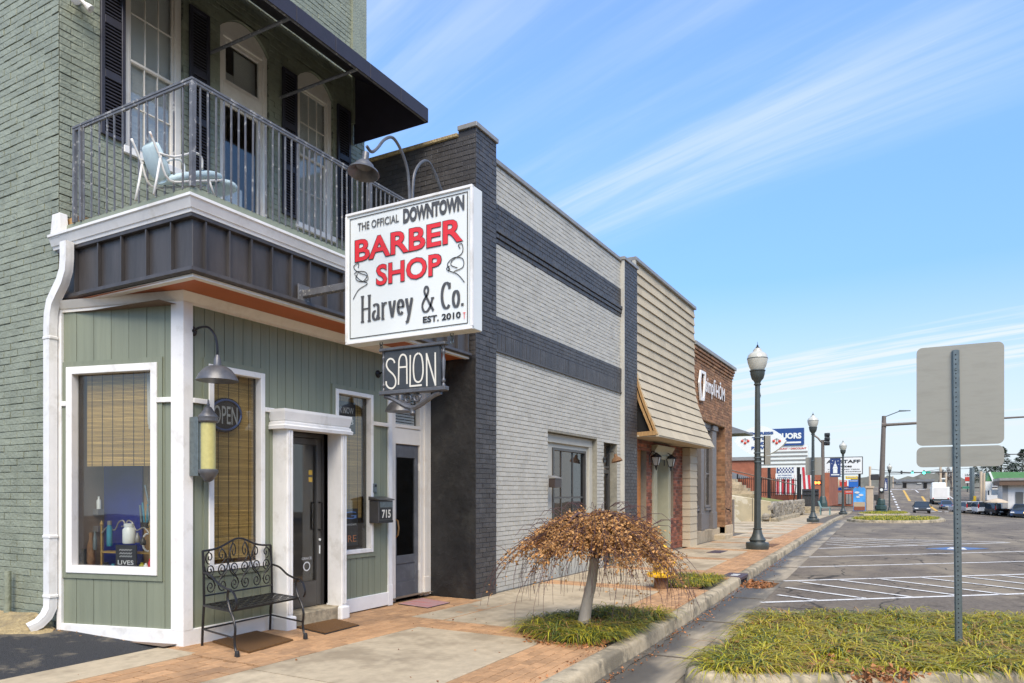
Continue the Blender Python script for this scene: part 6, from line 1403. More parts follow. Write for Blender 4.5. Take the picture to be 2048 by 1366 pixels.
mb = MB(); pbox(mb, fG, g0, g1, 3.6, 3.78, -.08, .05); mb.build('window_head', M['grey_paint'], off_); mb = MB(); pbox(mb, fG, g0, OX1-.2, .0, 3.8, -.8, -.78); mb.build('room_backing', M['room'], off_)
mb = MB(); mb.box(fO.A(1434), fO.A(1450), 5.5, 6.4, -.1, .09); mb.build('entrance_step', M['concrete'], off_, bevel=.015)
mb = MB(); e0 = onY(1431, 1010, 6.2); e1 = onY(1460, 1020, 5.6); mb.tube([e0, e1, e1+Vector((0.05,0,-.06))], .022, 6); mb.tube([onY(1431,1024,6.2), onY(1437,1020,6.2)], .02, 6); mb.build('handrail', M['black_iron'], off_)
mb = MB(); mb.tube([(OX1+.03, 5.72, 0), (OX1+.03, 5.72, 1.25)], .04, 8); mb.build('drain_pipe', M['grey_paint'], off_)
# raised logo
nO = Vector((0,-1,0)); lg = MB()
hx = [fO.hit(*p) for p in ((1397,740),(1407,745),(1407,768),(1404,802),(1397,801),(1394,765))]
hxp = [(a, z) for a, z in hx]; cxh = (sum(p[0] for p in hxp)/6, sum(p[1] for p in hxp)/6)
inn = [(cxh[0]+(p[0]-cxh[0])*.62, cxh[1]+(p[1]-cxh[1])*.80) for p in hxp]
for i in range(6):
    j = (i+1) % 6; lg.prism([fO.pt(hxp[i][0], .03, hxp[i][1]), fO.pt(hxp[j][0], .03, hxp[j][1]), fO.pt(inn[j][0], .03, inn[j][1]), fO.pt(inn[i][0], .03, inn[i][1])], nO*.05)
lg.build('logo_mark', M['white'], off_)
a0, z0 = fO.hit(1408, 795); a1, z1 = fO.hit(1429, 764)
za, zb3 = fO.Z(1409, 787), fO.Z(1409, 757)
lettering('logo_lettering', 'simplī', M['white'], off_, fO.pt(fO.A(1408), .05, za-.10), fO.pt(fO.A(1428), .05, zb3+.1), XV, ZV, nO, offset=.02)
lettering('logo_lettering', 'HŌM', M['white'], off_, fO.pt(fO.A(1429), .05, za+.02), fO.pt(fO.A(1446.5), .05, zb3+.12), XV, ZV, nO, offset=.02)
# ------------------------------------------------------------------ weeping maple
def pt_in(poly, x, y):
    r = False; j = len(poly)-1
    for i in range(len(poly)):
        xi, yi_ = poly[i]; xj, yj = poly[j]
        if (yi_ > y) != (yj > y) and x < (xj-xi)*(y-yi_)/(yj-yi_)+xi: r = not r
        j = i
    return r
T0 = onZ(1167, 1257, -.02); rv = Vector((ST, -CT, 0)); av = Vector((CT, ST, 0))
tree = thing('weeping_maple', 'small weeping maple with dry tan leaves and pale trunk in the pavement bed', 'tree', T0)
TT = T0 + rv*.125 + Vector((0,0,.80))
tr = MB(); q = [T0+Vector((0,0,-.05)), T0+Vector((0,0,.0)), T0+rv*.012+Vector((0,0,.12)), T0+rv*.05+Vector((0,0,.34)), T0+rv*.10+Vector((0,0,.58)), TT]
tr.tube(catmull(q, 3), [.100]*3+[.088,.080,.074,.069,.066,.063,.060,.058,.056,.055,.054,.053,.052][:13], 14); tr.build('trunk', M['bark'], tree, smooth=True)
r6 = random.Random(21); CEN = TT + rv*.03; limbs = MB(); twigs = MB(); leafpts = []
def crown_arc(ang, R, top, drop, wob):
    d = Vector((math.cos(ang), math.sin(ang), 0)); s = Vector((-d.y, d.x, 0)); pts = []
    for k in range(8):
        t = k/7; rr = R*(t**.85); zz = top*(1-(1-min(1, t*2.3))**2) - drop*max(0, t-.18)**1.55*1.45
        pts.append(CEN + d*rr + s*(wob*math.sin(t*5+ang*3)) + Vector((0,0,zz+.04)))
    return pts
for i in range(9):
    a = i*2*math.pi/9 + r6.uniform(-.2,.2); p = crown_arc(a, r6.uniform(.5,.75), r6.uniform(.30,.5), r6.uniform(.2,.3), .05)
    limbs.tube([TT+Vector((0,0,-.06))] + p[1:], [.03,.026,.022,.018,.014,.010,.007,.005], 6)
limbs.build('limb', M['twig'], tree, smooth=True)
for i in range(46):           # bare shoots standing out of the top
    a = r6.uniform(0, 2*math.pi); R = r6.uniform(.15, .75); q = CEN + Vector((R*math.cos(a), R*math.sin(a), .58*(1-(R/1.02)**2))); d = Vector((math.cos(a), math.sin(a), 0)); L_ = r6.uniform(.12, .3)
    twigs.tube([q, q+d*L_*.45+Vector((0,0,.05)), q+d*L_*.9+Vector((0,0,.05)), q+d*L_*1.25+Vector((0,0,-.02))], [.004,.0032,.0025,.0015], 4, caps=False)
for i in range(470):
    a = r6.uniform(0, 2*math.pi); R = r6.uniform(.40, 1.0)**.7*.99*(1+.12*math.sin(3*a+1)+.08*math.sin(7*a)); long_ = r6.random() < .40
    top = r6.uniform(.34, .66)*(1.05-.42*R); p = crown_arc(a, R*(1.08 if long_ else .88), top, (.46 if long_ else .24)*r6.uniform(.75,1.15)*(.45+.6*R), r6.uniform(-.10,.10))
    if long_:
        e = p[-1]; d = (p[-1]-p[-2]).normalized(); w_ = Vector((r6.uniform(-.05,.05), r6.uniform(-.05,.05), 0)); p += [e+d*.06+w_*.4+Vector((0,0,-.04)), e+d*.11+w_+Vector((0,0,-.12)), e+d*.12+w_*1.6+Vector((0,0,-r6.uniform(.16,.34)))]
    twigs.tube(p, [.0048*(1-.70*k/len(p)) for k in range(len(p))], 4, caps=False)
    if r6.random() < .5:      # side twig
        k = r6.randint(3, 6); q = p[k]; d = Vector((r6.uniform(-1,1), r6.uniform(-1,1), r6.uniform(-.3,.5))).normalized(); twigs.tube([q, q+d*.10, q+d*.19+Vector((0,0,-.04)), q+d*.24+Vector((0,0,-.12))], [.004,.003,.0025,.0015], 4, caps=False)
    for k in range(1, 7):
        for _ in range(6 if k > 2 else 5): leafpts.append((p[k].lerp(p[k+1], r6.random()), k/7))
    if long_ and r6.random() < .30: leafpts += [(p[-2], 1)]*2
twigs.build('twigs', M['twig'], tree, smooth=True)['kind'] = 'stuff'
def leaf(mb, p, s, rr, droop=.4):
    mb.val = rr.random(); d = Vector((rr.uniform(-1,1), rr.uniform(-1,1), rr.uniform(-1,.35))).normalized(); u = d.cross(Vector((rr.uniform(-1,1), rr.uniform(-1,1), rr.uniform(-1,1)))).normalized(); n_ = d.cross(u)
    w = s*rr.uniform(.16,.40); c_ = s*rr.uniform(.1,.45)
    mb.add([p, p+d*s*.45+u*w+n_*c_, p+d*s, p+d*s*.5-u*w+n_*c_*rr.uniform(.2,1), p+d*s*.5-n_*c_*.4], [(0,1,4),(1,2,4),(2,3,4),(3,0,4)])
lv = MB()
def clump(p): return math.sin(p.x*17+p.z*9)*math.sin(p.y*19-p.z*7)+.6*math.sin(p.x*41+p.y*37)
for p, t in leafpts:
    if p.z < CEN.z - .02 and r6.random() < .55: continue
    if clump(p) < -.35 - .3*(1-t) and r6.random() < .85: continue
    for _ in range(2 if clump(p) < .25 else 3):
        leaf(lv, p + Vector((r6.gauss(0,.022), r6.gauss(0,.022), r6.gauss(-.016,.022))), r6.uniform(.018,.048)*(1 if r6.random() < .8 else .6), r6)
lv.build('crown', M['dry_leaf'], tree, wattr=True)

# ------------------------------------------------------------------ grassy beds
def blades(mb, n, pick, lmin, lmax, w, rr, outward=None, lie=.75, zf=None):
    for _ in range(n):
        x, y = pick(rr); z = zf(x, y); a = rr.uniform(0, 2*math.pi); d = Vector((math.cos(a), math.sin(a), 0))
        if outward is not None: d = (d*.75 + outward(x, y)).normalized()
        L = rr.uniform(lmin, lmax); s = Vector((-d.y, d.x, 0))*w*rr.uniform(.7,1.3)/2; mb.val = rr.random(); mb.cur = 1 if rr.random() < .42 else 0
        k = lie*rr.uniform(.55,1.25); p = Vector((x, y, z)); c_ = []
        for t in (0, .35, .7, 1.0): c_.append(p + d*(L*k*t**1.25) + Vector((0,0,L*(t*.95-(.55*k+.25)*t*t))))
        mb.add([c_[0]-s, c_[0]+s, c_[1]-s, c_[1]+s, c_[2]-s*.8, c_[2]+s*.8, c_[3]], [(0,1,3,2),(2,3,5,4),(4,5,6)])
def tufts(mb, n, pick, per, lmin, lmax, w, rr, zf, lean=None, mix=(.5,.4,.1), flat=.85):
    for _ in range(n):
        cx_, cy_ = pick(rr); zc_ = zf(cx_, cy_); ly = rr.gauss(.0, .22); ls = rr.uniform(.8, 1.2); ld = lean(cx_, cy_) if lean else Vector((0,0,0))
        for _b in range(int(per*rr.uniform(.6,1.4))):
            a = rr.uniform(0, 2*math.pi); d = Vector((math.cos(a), math.sin(a), 0)) + ld*rr.uniform(.4,1.2); d = d.normalized() if d.length > .1 else Vector((1,0,0))
            L = rr.uniform(lmin, lmax)*ls; s_ = Vector((-d.y, d.x, 0))*w*rr.uniform(.7,1.3)/2; mb.val = rr.random()
            q = rr.random() + ly; mb.cur = 0 if q < mix[0] else (1 if q < mix[0]+mix[1] else 2)
            k = flat*rr.uniform(.55,1.1); up_ = rr.uniform(.65,1.15); p = Vector((cx_+rr.gauss(0,.018), cy_+rr.gauss(0,.018), zc_)); c_ = []
            for t in (0, .33, .68, 1.0): c_.append(p + d*(L*k*t) + Vector((0,0,L*up_*(.85*t-.80*t*t))))
            mb.add([c_[0]-s_*.7, c_[0]+s_*.7, c_[1]-s_, c_[1]+s_, c_[2]-s_*.8, c_[2]+s_*.8, c_[3]], [(0,1,3,2),(2,3,5,4),(4,5,6)])
def rnd_in(poly):
    xs = [p[0] for p in poly]; ys = [p[1] for p in poly]
    def f(rr):
        while True:
            x, y = rr.uniform(min(xs), max(xs)), rr.uniform(min(ys), max(ys))
            if pt_in(poly, x, y): return x, y
    return f
def litter(mb, n, pick, zf, rr, smin=.02, smax=.05):
    for _ in range(n):
        x, y = pick(rr); leaf(mb, Vector((x, y, zf(x, y)+rr.uniform(.004,.02))), rr.uniform(smin, smax), rr)
r7 = random.Random(5)
def shrink(poly, d):
    n = len(poly); cx_ = sum(p[0] for p in poly)/n; cy_ = sum(p[1] for p in poly)/n; out = []
    for x, y in poly:
        v_ = Vector((cx_-x, cy_-y)); out.append((x+v_.x/v_.length*d, y+v_.y/v_.length*d))
    return out
isl_in = [p for p in shrink(ISL, .27)]
# clip the part that can be seen
def pick_isl(rr):
    f = rnd_in(isl_in)
    while True:
        x, y = f(rr)
        q = proj((x, y, -.05))
        if q and q[0] < 2160: return x, y
icx = sum(p[0] for p in isl_in)/len(isl_in)
def out_isl(x, y):
    v_ = Vector((-(9.0 - x)*.25-.35, .0, 0)); v_.y = .35 if y > 1.2 else -.1; return v_*.9
g1 = MB(); tufts(g1, 330, pick_isl, 60, .32, .60, .0115, r7, lambda x, y: G(x, y)+.09, lambda x, y: Vector((-.35, -.05, 0)), (.62,.28,.10))
o = g1.build('island_grass', [M['blade'], M['dark_blade'], M['dead_blade']], wattr=True); tag(o, 'yellow green liriope grass filling the kerbed island around the sign post', 'grass', kind='stuff')
l1 = MB(); litter(l1, 420, pick_isl, lambda x, y: G(x, y)+.16, r7, .03, .07)
gap_pts = [onZ(1760+r7.gauss(0, 34), 1352+r7.gauss(0, 8), -.02) for _ in range(150)]
for p in gap_pts: leaf(l1, p+Vector((0,0,r7.uniform(0,.03))), r7.uniform(.03,.07), r7)
o = l1.build('island_leaf_litter', M['litter'], wattr=True); tag(o, 'brown dead leaves scattered in the island grass', 'leaves', kind='stuff')
# tree bed
bedp = [(6.72, 2.72), (8.70, 2.76), (8.85, 3.45), (8.2, 3.75), (7.4, 3.78), (6.75, 3.62)]
bs = MB(); bs.add([(x, y, prof(x)+.004) for x, y in bedp], [tuple(range(len(bedp)))]); o = bs.build('tree_bed_soil', M['litter']); o['kind'] = 'structure'
pb = rnd_in(bedp)
def pick_bed(rr):
    while True:
        x, y = pb(rr); d = math.hypot(x-T0.x-.25, y-T0.y-.05)
        if d > .32 or rr.random() < .12: return x, y
def out_bed(x, y):
    v_ = Vector((x-7.55, y-3.2, 0)); return v_.normalized()*.9 + Vector((-.25,-.25,0))
g2 = MB(); tufts(g2, 80, pick_bed, 54, .26, .52, .010, r7, lambda x, y: prof(x)+.0, lambda x, y: out_bed(x, y)*.55, (.30,.60,.10))
o = g2.build('tree_bed_grass', [M['blade'], M['dark_blade'], M['dead_blade']], wattr=True); tag(o, 'dark green liriope grass tufts round the foot of the weeping maple', 'grass', kind='stuff')
l2 = MB(); litter(l2, 700, pb, lambda x, y: prof(x)+.01, r7, .03, .07)
pl2 = lambda rr: (rr.uniform(6.45, 6.9), rr.uniform(2.75, 3.5))
litter(l2, 160, pl2, lambda x, y: prof(x), r7, .03, .06)
o = l2.build('tree_bed_leaf_litter', M['litter'], wattr=True); tag(o, 'brown leaf litter lying between the grass under the weeping maple', 'leaves', kind='stuff')
# hydrant bed
hb = [(11.62, 3.05), (13.35, 3.05), (13.35, 3.75), (11.62, 3.72)]
bs = MB(); bs.add([(x, y, prof(x)+.004) for x, y in hb], [tuple(range(len(hb)))]); o = bs.build('hydrant_bed_soil', M['litter']); o['kind'] = 'structure'
g3 = MB(); tufts(g3, 80, rnd_in(hb), 48, .2, .4, .010, r7, lambda x, y: prof(x), None, (.45,.5,.05))
o = g3.build('hydrant_bed_grass', [M['blade'], M['dark_blade'], M['dead_blade']], wattr=True); tag(o, 'green liriope grass bed behind the yellow fire hydrant', 'grass', kind='stuff')
for k_i, (rr_, lab) in enumerate(zip(FAR_ISL, ('olive grass on the long island beyond the parking bays', 'olive grass on the small farther island by the signal pole'))):
    g4 = MB(); blades(g4, 5200 if k_i == 0 else 3000, rnd_in(shrink(rr_, .38)), .15, .34, .035, r7, None, .6, lambda x, y: G(x, y)+.09)
    o = g4.build('island_grass', [M['blade'], M['dark_blade']], wattr=True); tag(o, lab, 'grass', kind='stuff')
# leaves in the gutter and on the pavement
l3 = MB()
def pg(rr): x = 5.5 + 14*rr.random()**1.3; return x, kerbY(x) - abs(rr.gauss(0, .10)) - .015
litter(l3, 330, pg, lambda x, y: G(x, 0)+.012, r7, .015, .045)
def pgi(rr): x = rr.uniform(13.3, 14.3); return x, kerbY(x) - rr.uniform(.0, .5)
litter(l3, 300, pgi, lambda x, y: G(x, 0)+.012, r7, .04, .09)
def pk(rr): x = 5.0+6*rr.random(); return x, yk(x)+abs(rr.gauss(0,.03))
litter(l3, 130, pk, lambda x, y: prof(x), r7, .012, .035)
def pw_(rr): x = rr.uniform(3.2, 9); return x, rr.uniform(3, 6)
litter(l3, 46, pw_, lambda x, y: prof(x), r7, .012, .03)
o = l3.build('gutter_leaf_litter', M['litter'], wattr=True); tag(o, 'brown leaves washed along the gutter and the drain inlet', 'leaves', kind='stuff')
l4 = MB()
for _ in range(260):
    t = r7.random(); p = onZ(108+190*t*r7.random()+r7.gauss(0,4), 1256+24*t+r7.gauss(0,4), .09-.08*t); leaf(l4, p+Vector((0,0,.01)), r7.uniform(.01,.028), r7)
for _ in range(160):
    t = r7.random(); p = onZ(10+95*t, 1260-8*t+r7.gauss(0,2.5), .09); leaf(l4, p+Vector((0,0,.01)), r7.uniform(.01,.025), r7)
o = l4.build('driveway_leaf_litter', M['dry_leaf'], wattr=True); tag(o, 'orange leaf crumbs along the foot of the white skirting by the driveway', 'leaves', kind='stuff')

# ------------------------------------------------------------------ hydrant
hp = onZ(1322, 1176, -.05); HYS = 1.22; hyd = thing('fire_hydrant', 'yellow fire hydrant with rusty foot at the edge of the grass bed', 'hydrant', hp)
hyd.scale = (HYS, HYS, HYS)
def hyf(o): o.parent = hyd; o.location = (0,0,0); return o
mb = MB(); mb.lathe([(.095,-.02),(.10,.0),(.092,.02),(.09,.155)], (0,0,0), 16); hyf(mb.build('hydrant_foot', M['rust'], smooth=True, angle=40))
mb = MB(); mb.lathe([(.09,.15),(.185,.155),(.19,.165),(.19,.185),(.175,.20),(.12,.215),(.105,.24),(.10,.42),(.135,.43),(.14,.45),(.13,.46),(.115,.50),(.085,.55),(.04,.585),(.03,.59),(.03,.62),(.005,.625)], (0,0,0), 20); hyf(mb.build('hydrant_body', M['yellow'], smooth=True, angle=35))
for d in ((1,0,0),(-1,0,0),(0,-1,0)):
    mb = MB(); mb.lathe([(.05,.08),(.05,.13),(.062,.135),(.062,.165),(.02,.17),(.02,.19)], Vector((0,0,.34)), 12, d); hyf(mb.build('nozzle_cap', M['yellow'], smooth=True, angle=40))
for i in range(8):
    a = i*math.pi/4; mb = MB(); mb.lathe([(.014,0),(.014,.02)], Vector((.165*math.cos(a), .165*math.sin(a), .19)), 6); hyf(mb.build('flange_bolt', M['yellow']))

# ------------------------------------------------------------------ street lamps
def lamp_post(px, py, Z, scale, label):
    p = onZ(px, py, Z); t = thing('street_lamp', label, 'street lamp', p, 'green street lamps along the kerb'); k = scale
    pr = lambda L: [(r*k, h*k) for r, h in L]; Lc = Vector((0,0,0))
    def part(name, L, m, n=20, par=None, **kw):
        mb = MB(); mb.lathe(pr(L), (0,0,0), n, **kw); o = mb.build(name, m, smooth=True, angle=35); o.parent = par or t; WL[o.name] = Vector((0,0,0)); return o
    part('lamp_base', [(.285,0),(.29,.03),(.30,.08),(.30,.14),(.285,.18),(.20,.19),(.19,.21),(.215,.235),(.215,.255),(.16,.33),(.125,.42),(.105,.52),(.115,.535),(.118,.555),(.095,.565)], M['lamp_green'], 24)
    part('lamp_shaft', [(.088,.56),(.082,1.5),(.072,3.2),(.064,4.36)], M['lamp_green'], 16, flute=.03)
    part('lamp_capital', [(.064,4.36),(.095,4.38),(.095,4.40),(.075,4.42),(.09,4.47),(.155,4.55),(.185,4.66),(.19,4.73),(.205,4.745),(.205,4.765),(.16,4.77)], M['lamp_green'], 20)
    g = part('lamp_globe', [(.165,4.765),(.215,4.86),(.25,4.97),(.265,5.07)], M['glass_lamp'], 24)
    part('globe_ring', [(.262,5.068),(.27,5.072),(.27,5.085),(.262,5.09)], M['lamp_green'], 24, g)
    part('lamp_roof', [(.265,5.088),(.25,5.16),(.205,5.22),(.13,5.26),(.11,5.30),(.11,5.315),(.09,5.32),(.085,5.345),(.06,5.36)], M['glass_lamp'], 24)
    part('finial', [(.06,5.36),(.045,5.39),(.02,5.41),(.028,5.425),(.02,5.44),(.006,5.455),(.004,5.53)], M['black_iron'], 12)
    mb = MB(); mb.box(.05*k, .15*k, -.05*k, .05*k, 4.05*k, 4.18*k); mb.lathe([(.05*k,0),(.05*k,.12*k)], (.12*k, 0, 4.12*k), 10, (1,0,0)); o = mb.build('photo_cell', M['lamp_green']); o.parent = t
    return t, p, k
lmp1, lp1, lk1 = lamp_post(1515, 1098, -.05, 1.028, 'large green street lamp nearest the camera, in front of the brown brick office')
lmp2, lp2, lk2 = lamp_post(1626, 1044, .02, 1.0, 'second green street lamp, beside the grey sign back')
lmp3, lp3, lk3 = lamp_post(1686, 1029, -.13, 1.0, 'third green street lamp with the navy banner beside it')
lmp4, lp4, lk4 = lamp_post(1779, 1024, -.70, 1.0, 'smallest far green street lamp behind the signal pole')
# sign backs strapped to the first lamp
for z0, z1, lab in ((872, 911, 'taller narrow sign back strapped to the nearest street lamp'), (912, 929, 'shorter narrow sign back below it on the nearest street lamp')):
    a = onX(1521, z0, lp1.x-.02); b = onX(1528, z1, lp1.x-.02); t = thing('parking_sign', lab, 'sign', b)
    mb = MB(); mb.box(lp1.x-.03, lp1.x-.01+.10, lp1.y-.20, lp1.y-.17, b.z, a.z); mb.box(lp1.x-.03, lp1.x+.02, lp1.y-.34, lp1.y-.17, b.z, a.z); mb.build('sign_panel', M['alu'], t)
    for zz in (b.z+.06, a.z-.06): mb = MB(); mb.lathe([(.10,0),(.10,.03)], (lp1.x, lp1.y, zz), 14); mb.box(lp1.x-.02, lp1.x+.02, lp1.y-.2, lp1.y-.08, zz, zz+.03); mb.build('steel_strap', M['steel'], t)
# navy banner beside the third lamp
def banner(px0, px1, y0, y1, X, label, par_px):
    a, b = onX(px0, y0, X), onX(px1, y1, X); t = thing('street_banner', label, 'banner', (X, b.y, b.z))
    mb = MB(); mb.box(X, X+.03, b.y, a.y, b.z, a.z); mb.build('banner_cloth', mat('banner_navy', (.02,.045,.16), .7, .1), t)
    w_, h_ = a.y-b.y, a.z-b.z; fn = lambda u, v, l: Vector((X-l-.002, a.y-u*w_, b.z+v*h_)); mb = MB()
    for poly in ([(.3,.18),(.7,.18),(.7,.42),(.3,.42)], [(.26,.43),(.74,.43),(.68,.56),(.32,.56)], [(.34,.57),(.66,.57),(.58,.70),(.42,.70)], [(.46,.71),(.54,.71),(.51,.88),(.49,.88)], [(.2,.86),(.3,.86),(.3,.89),(.2,.89)], [(.72,.84),(.82,.84),(.82,.87),(.72,.87)], [(.14,.70),(.22,.70),(.22,.72),(.14,.72)], [(.78,.66),(.86,.66),(.86,.68),(.78,.68)]): mb.quad(*[fn(u, v, .004) for u, v in poly])
    mb.quad(*[fn(u, v, .004) for u, v in ((.1,.07),(.9,.07),(.9,.13),(.1,.13))]); mb.build('banner_print', M['sign_white'], t)
    mb = MB(); lpY = onX(par_px, 950, X).y; mb.tube([(X+.01, lpY, a.z+.02), (X+.01, a.y, a.z+.02)] if lpY < b.y else [(X+.01, lpY, a.z+.02), (X+.01, b.y, a.z+.02)], .025, 6); mb.tube([(X+.01, lpY, b.z-.02), (X+.01, (a.y if lpY < b.y else b.y), b.z-.02)], .025, 6); mb.build('banner_arm', M['lamp_green'], t)
banner(1660, 1681, 917, 953, lp3.x, 'navy banner with a white dome building on the third street lamp', 1685)
banner(1768, 1775, 957, 981, lp4.x-.5, 'narrow navy banner on the farthest street lamp', 1778)

# ------------------------------------------------------------------ foreground traffic sign seen from behind
SPX = 8.60; b0 = onX(1917.5, 1283, SPX); t0 = onX(1911, 700, SPX)
sgp = thing('road_sign', 'plain aluminium back of a large road sign on a perforated steel post', 'road sign', b0)
w_ = .062; mb = MB(); up = (t0-b0).normalized(); yv = Vector((0,1,0))
def up_pt(h, ax, ay): return b0 + up*h + Vector((ax, ay, 0))
Hp = (t0-b0).length
# U-channel: web with two flanges
for (x0, x1, y0, y1) in ((-.012,-.006,-.017,.017), (-.010,.016,.017,.022), (-.010,.016,-.022,-.017), (.012,.017,.022,.034), (.012,.017,-.034,-.022)):
    mb.hexa([up_pt(-.1,x0,y0), up_pt(-.1,x1,y0), up_pt(-.1,x1,y1), up_pt(-.1,x0,y1), up_pt(Hp,x0,y0), up_pt(Hp,x1,y0), up_pt(Hp,x1,y1), up_pt(Hp,x0,y1)])
mb.build('sign_post', M['steel'], sgp)
mb = MB(); h = .05
while h < Hp-.02: mb.lathe([(.0062,0),(.0062,.002)], up_pt(h, -.0125, 0), 8, (-1,0,0)); h += .0475
mb.build('post_holes', M['void'], sgp)['kind'] = 'stuff'
PXX = SPX+.026
def round_panel(name, px0, px1, tl, tr_, bl_, br_, r=.055):
    a, b, c_, d = onX(px0, tl, PXX), onX(px1, tr_, PXX), onX(px1, br_, PXX), onX(px0, bl_, PXX); P = [a, b, c_, d]; poly = []
    for i in range(4):
        p, q0, q1 = P[i], P[i-1], P[(i+1) % 4]; u_, v_ = (q0-p).normalized(), (q1-p).normalized(); c0 = p+u_*r+v_*r
        for k in range(6): th = math.pi/2*k/5; poly.append(c0 - u_*r*math.cos(th)*1.0*(1) - v_*r*math.sin(th))
    # order: each corner runs from edge u to edge v
    poly2 = []
    for i in range(4): poly2 += list(reversed(poly[i*6:(i+1)*6]))
    out = []
    for i in range(4): out += poly[i*6:(i+1)*6][::-1]
    m_ = MB(); m_.prism([p for p in out], (.004, 0, 0)); return m_.build(name, M['alu'], sgp)
round_panel('sign_panel', 1833, 2008.5, 697, 682, 892, 887); round_panel('sign_plaque', 1833, 2008.5, 895, 890, 935, 932)
for hh in (onX(1912, 740, SPX).z, onX(1912, 860, SPX).z, onX(1914, 912, SPX).z): mb = MB(); mb.lathe([(.011,0),(.011,.008),(.006,.012)], (SPX-.008, b0.y+(t0.y-b0.y)*(hh-b0.z)/(t0.z-b0.z), hh), 6, (-1,0,0)); mb.build('sign_bolt', M['steel'], sgp)

# ------------------------------------------------------------------ drain inlet and plates
inl = thing('drain_inlet', 'cast iron kerb drain inlet choked with brown leaves', 'drain', (13.9, kerbY(13.9), -.05))
ky = kerbY(13.9); zk = prof(13.9); purple = mat('cast_iron', (.075,.05,.055), .55, .2, 20, .3, 60)
mb = MB(); mb.box(INLET[0]+.01, INLET[1]-.01, ky+.0, ky+.36, zk-.065, zk+.012); mb.build('inlet_hood', purple, inl, bevel=.015)
mb = MB(); mb.box(INLET[0]+.03, INLET[1]-.03, ky+.02, ky+.25, zk-.18, zk-.07); mb.build('inlet_opening', M['void'], inl)
for k in range(2): mb = MB(); mb.box(INLET[0]+.18+.17*k, INLET[0]+.27+.17*k, ky+.09, ky+.22, zk+.0125, zk+.016); mb.build('raised_mark', M['sign_white'], inl)
for i in range(7): mb = MB(); xb = INLET[0]+.05+.1*i; mb.box(xb, xb+.03, ky-.56, ky-.01, G(13.9,0)+.007, G(13.9,0)+.02); mb.build('grate_bar', M['rust'], inl)
for i, (x, y, lx_, ly_, lab) in enumerate(((18.7, 4.35, .9, .35, 'dark iron cover plate in the pavement before the nearest street lamp'), (25.5, 4.25, .5, .35, 'dark slot drain plate in the pavement beyond the nearest street lamp'), (21.6, 3.55, 1.3, .4, 'wet dark cover plate beside the kerb past the nearest street lamp'))):
    mb = MB(); mb.box(x, x+lx_, y, y+ly_, prof(x)+.001, prof(x)+.008); tag(mb.build('cover_plate', M['rust'] if i else purple, bevel=.003), lab, 'cover plate')
# ------------------------------------------------------------------ background helpers
NX = Vector((-1,0,0)); RY = Vector((0,-1,0))
def pbx(mb, X, px0, px1, py0, py1, depth=.2, dx=0.0):
    """box facing the camera along the street, its face at X, outline given in photo pixels"""
    a, b = onX(px0, py0, X), onX(px1, py1, X); mb.box(X+dx, X+dx+depth, min(a.y,b.y), max(a.y,b.y), min(a.z,b.z), max(a.z,b.z)); return a, b
def ptext(parent, body, m, X, px0, px1, py0, py1, offset=.02, lift=.02, name='lettering'):
    a, b = onX(px0, py1, X), onX(px1, py0, X); lettering(name, body, m, parent, Vector((X, a.y, a.z)), Vector((X, b.y, b.z)), RY, ZV, NX, offset=offset, lift=lift)
def post(mb, X, px, py0, py1, r, n=8):
    a, b = onX(px, py1, X), onX(px, py0, X); mb.tube([a, Vector((X, a.y, b.z))], r, n); return a
PC = dict(
 navy = mat('sign_navy', (.015,.06,.22), .5, .05), grey_wall = mat('grey_wall', (.30,.29,.27), .8, .12, 1), slate = mat('slate_roof', (.18,.19,.20), .8, .15, 2),
 cream_wall = mat('cream_wall', (.55,.45,.30), .8, .1, 1), hill = mat('far_hill', (.13,.13,.11), .95, .35, .25), evergreen = mat('evergreen', (.030,.05,.022), .8, .3, .8, piece=.4),
 bare = mat('bare_branch', (.13,.10,.085), .9, .2), green_roof = mat('green_roof', (.10,.26,.10), .6, .15, .6), brown_roof = mat('brown_fascia', (.13,.08,.05), .7, .1),
 tan = mat('tan_wall', (.52,.42,.30), .8, .1, 1), red = mat('sign_red_far', (.55,.05,.03), .5, .05), sky_blue = mat('poster_blue', (.08,.36,.78), .5, .35, .9), flag_red = mat('flag_red', (.50,.035,.045), .6, .1, 3), flag_blue = mat('flag_blue', (.03,.05,.16), .6, .1, 3),
 orange = mat('ped_signal_orange', (.8,.12,.02), .4, emit=(1,.16,.03,1.6)), green_lens = mat('signal_green', (.02,.5,.35), .3, emit=(.05,.9,.6,2.2)), signal = mat('signal_black', (.03,.03,.03), .5, .1), street_sign = mat('street_name_green', (.02,.28,.17), .5, .05),
 stone = mat('rubble_stone', (.27,.235,.18), .9, .3, 5, .6, 30, piece=.35, bdist=.02), old_wall = mat('patched_concrete', (.46,.385,.24), .85, .1, 2, stain=(.62,.55,.40), stain_amt=.9, stain_scale=.9, stain_lo=.50, stain_hi=.55),
 white_wall = mat('white_wall', (.68,.67,.63), .7, .08, 1), blue_stripe = mat('blue_stripe', (.02,.13,.45), .5, .08), yellow_far = mat('yellow_sign', (.70,.47,.03), .5, .08),
)
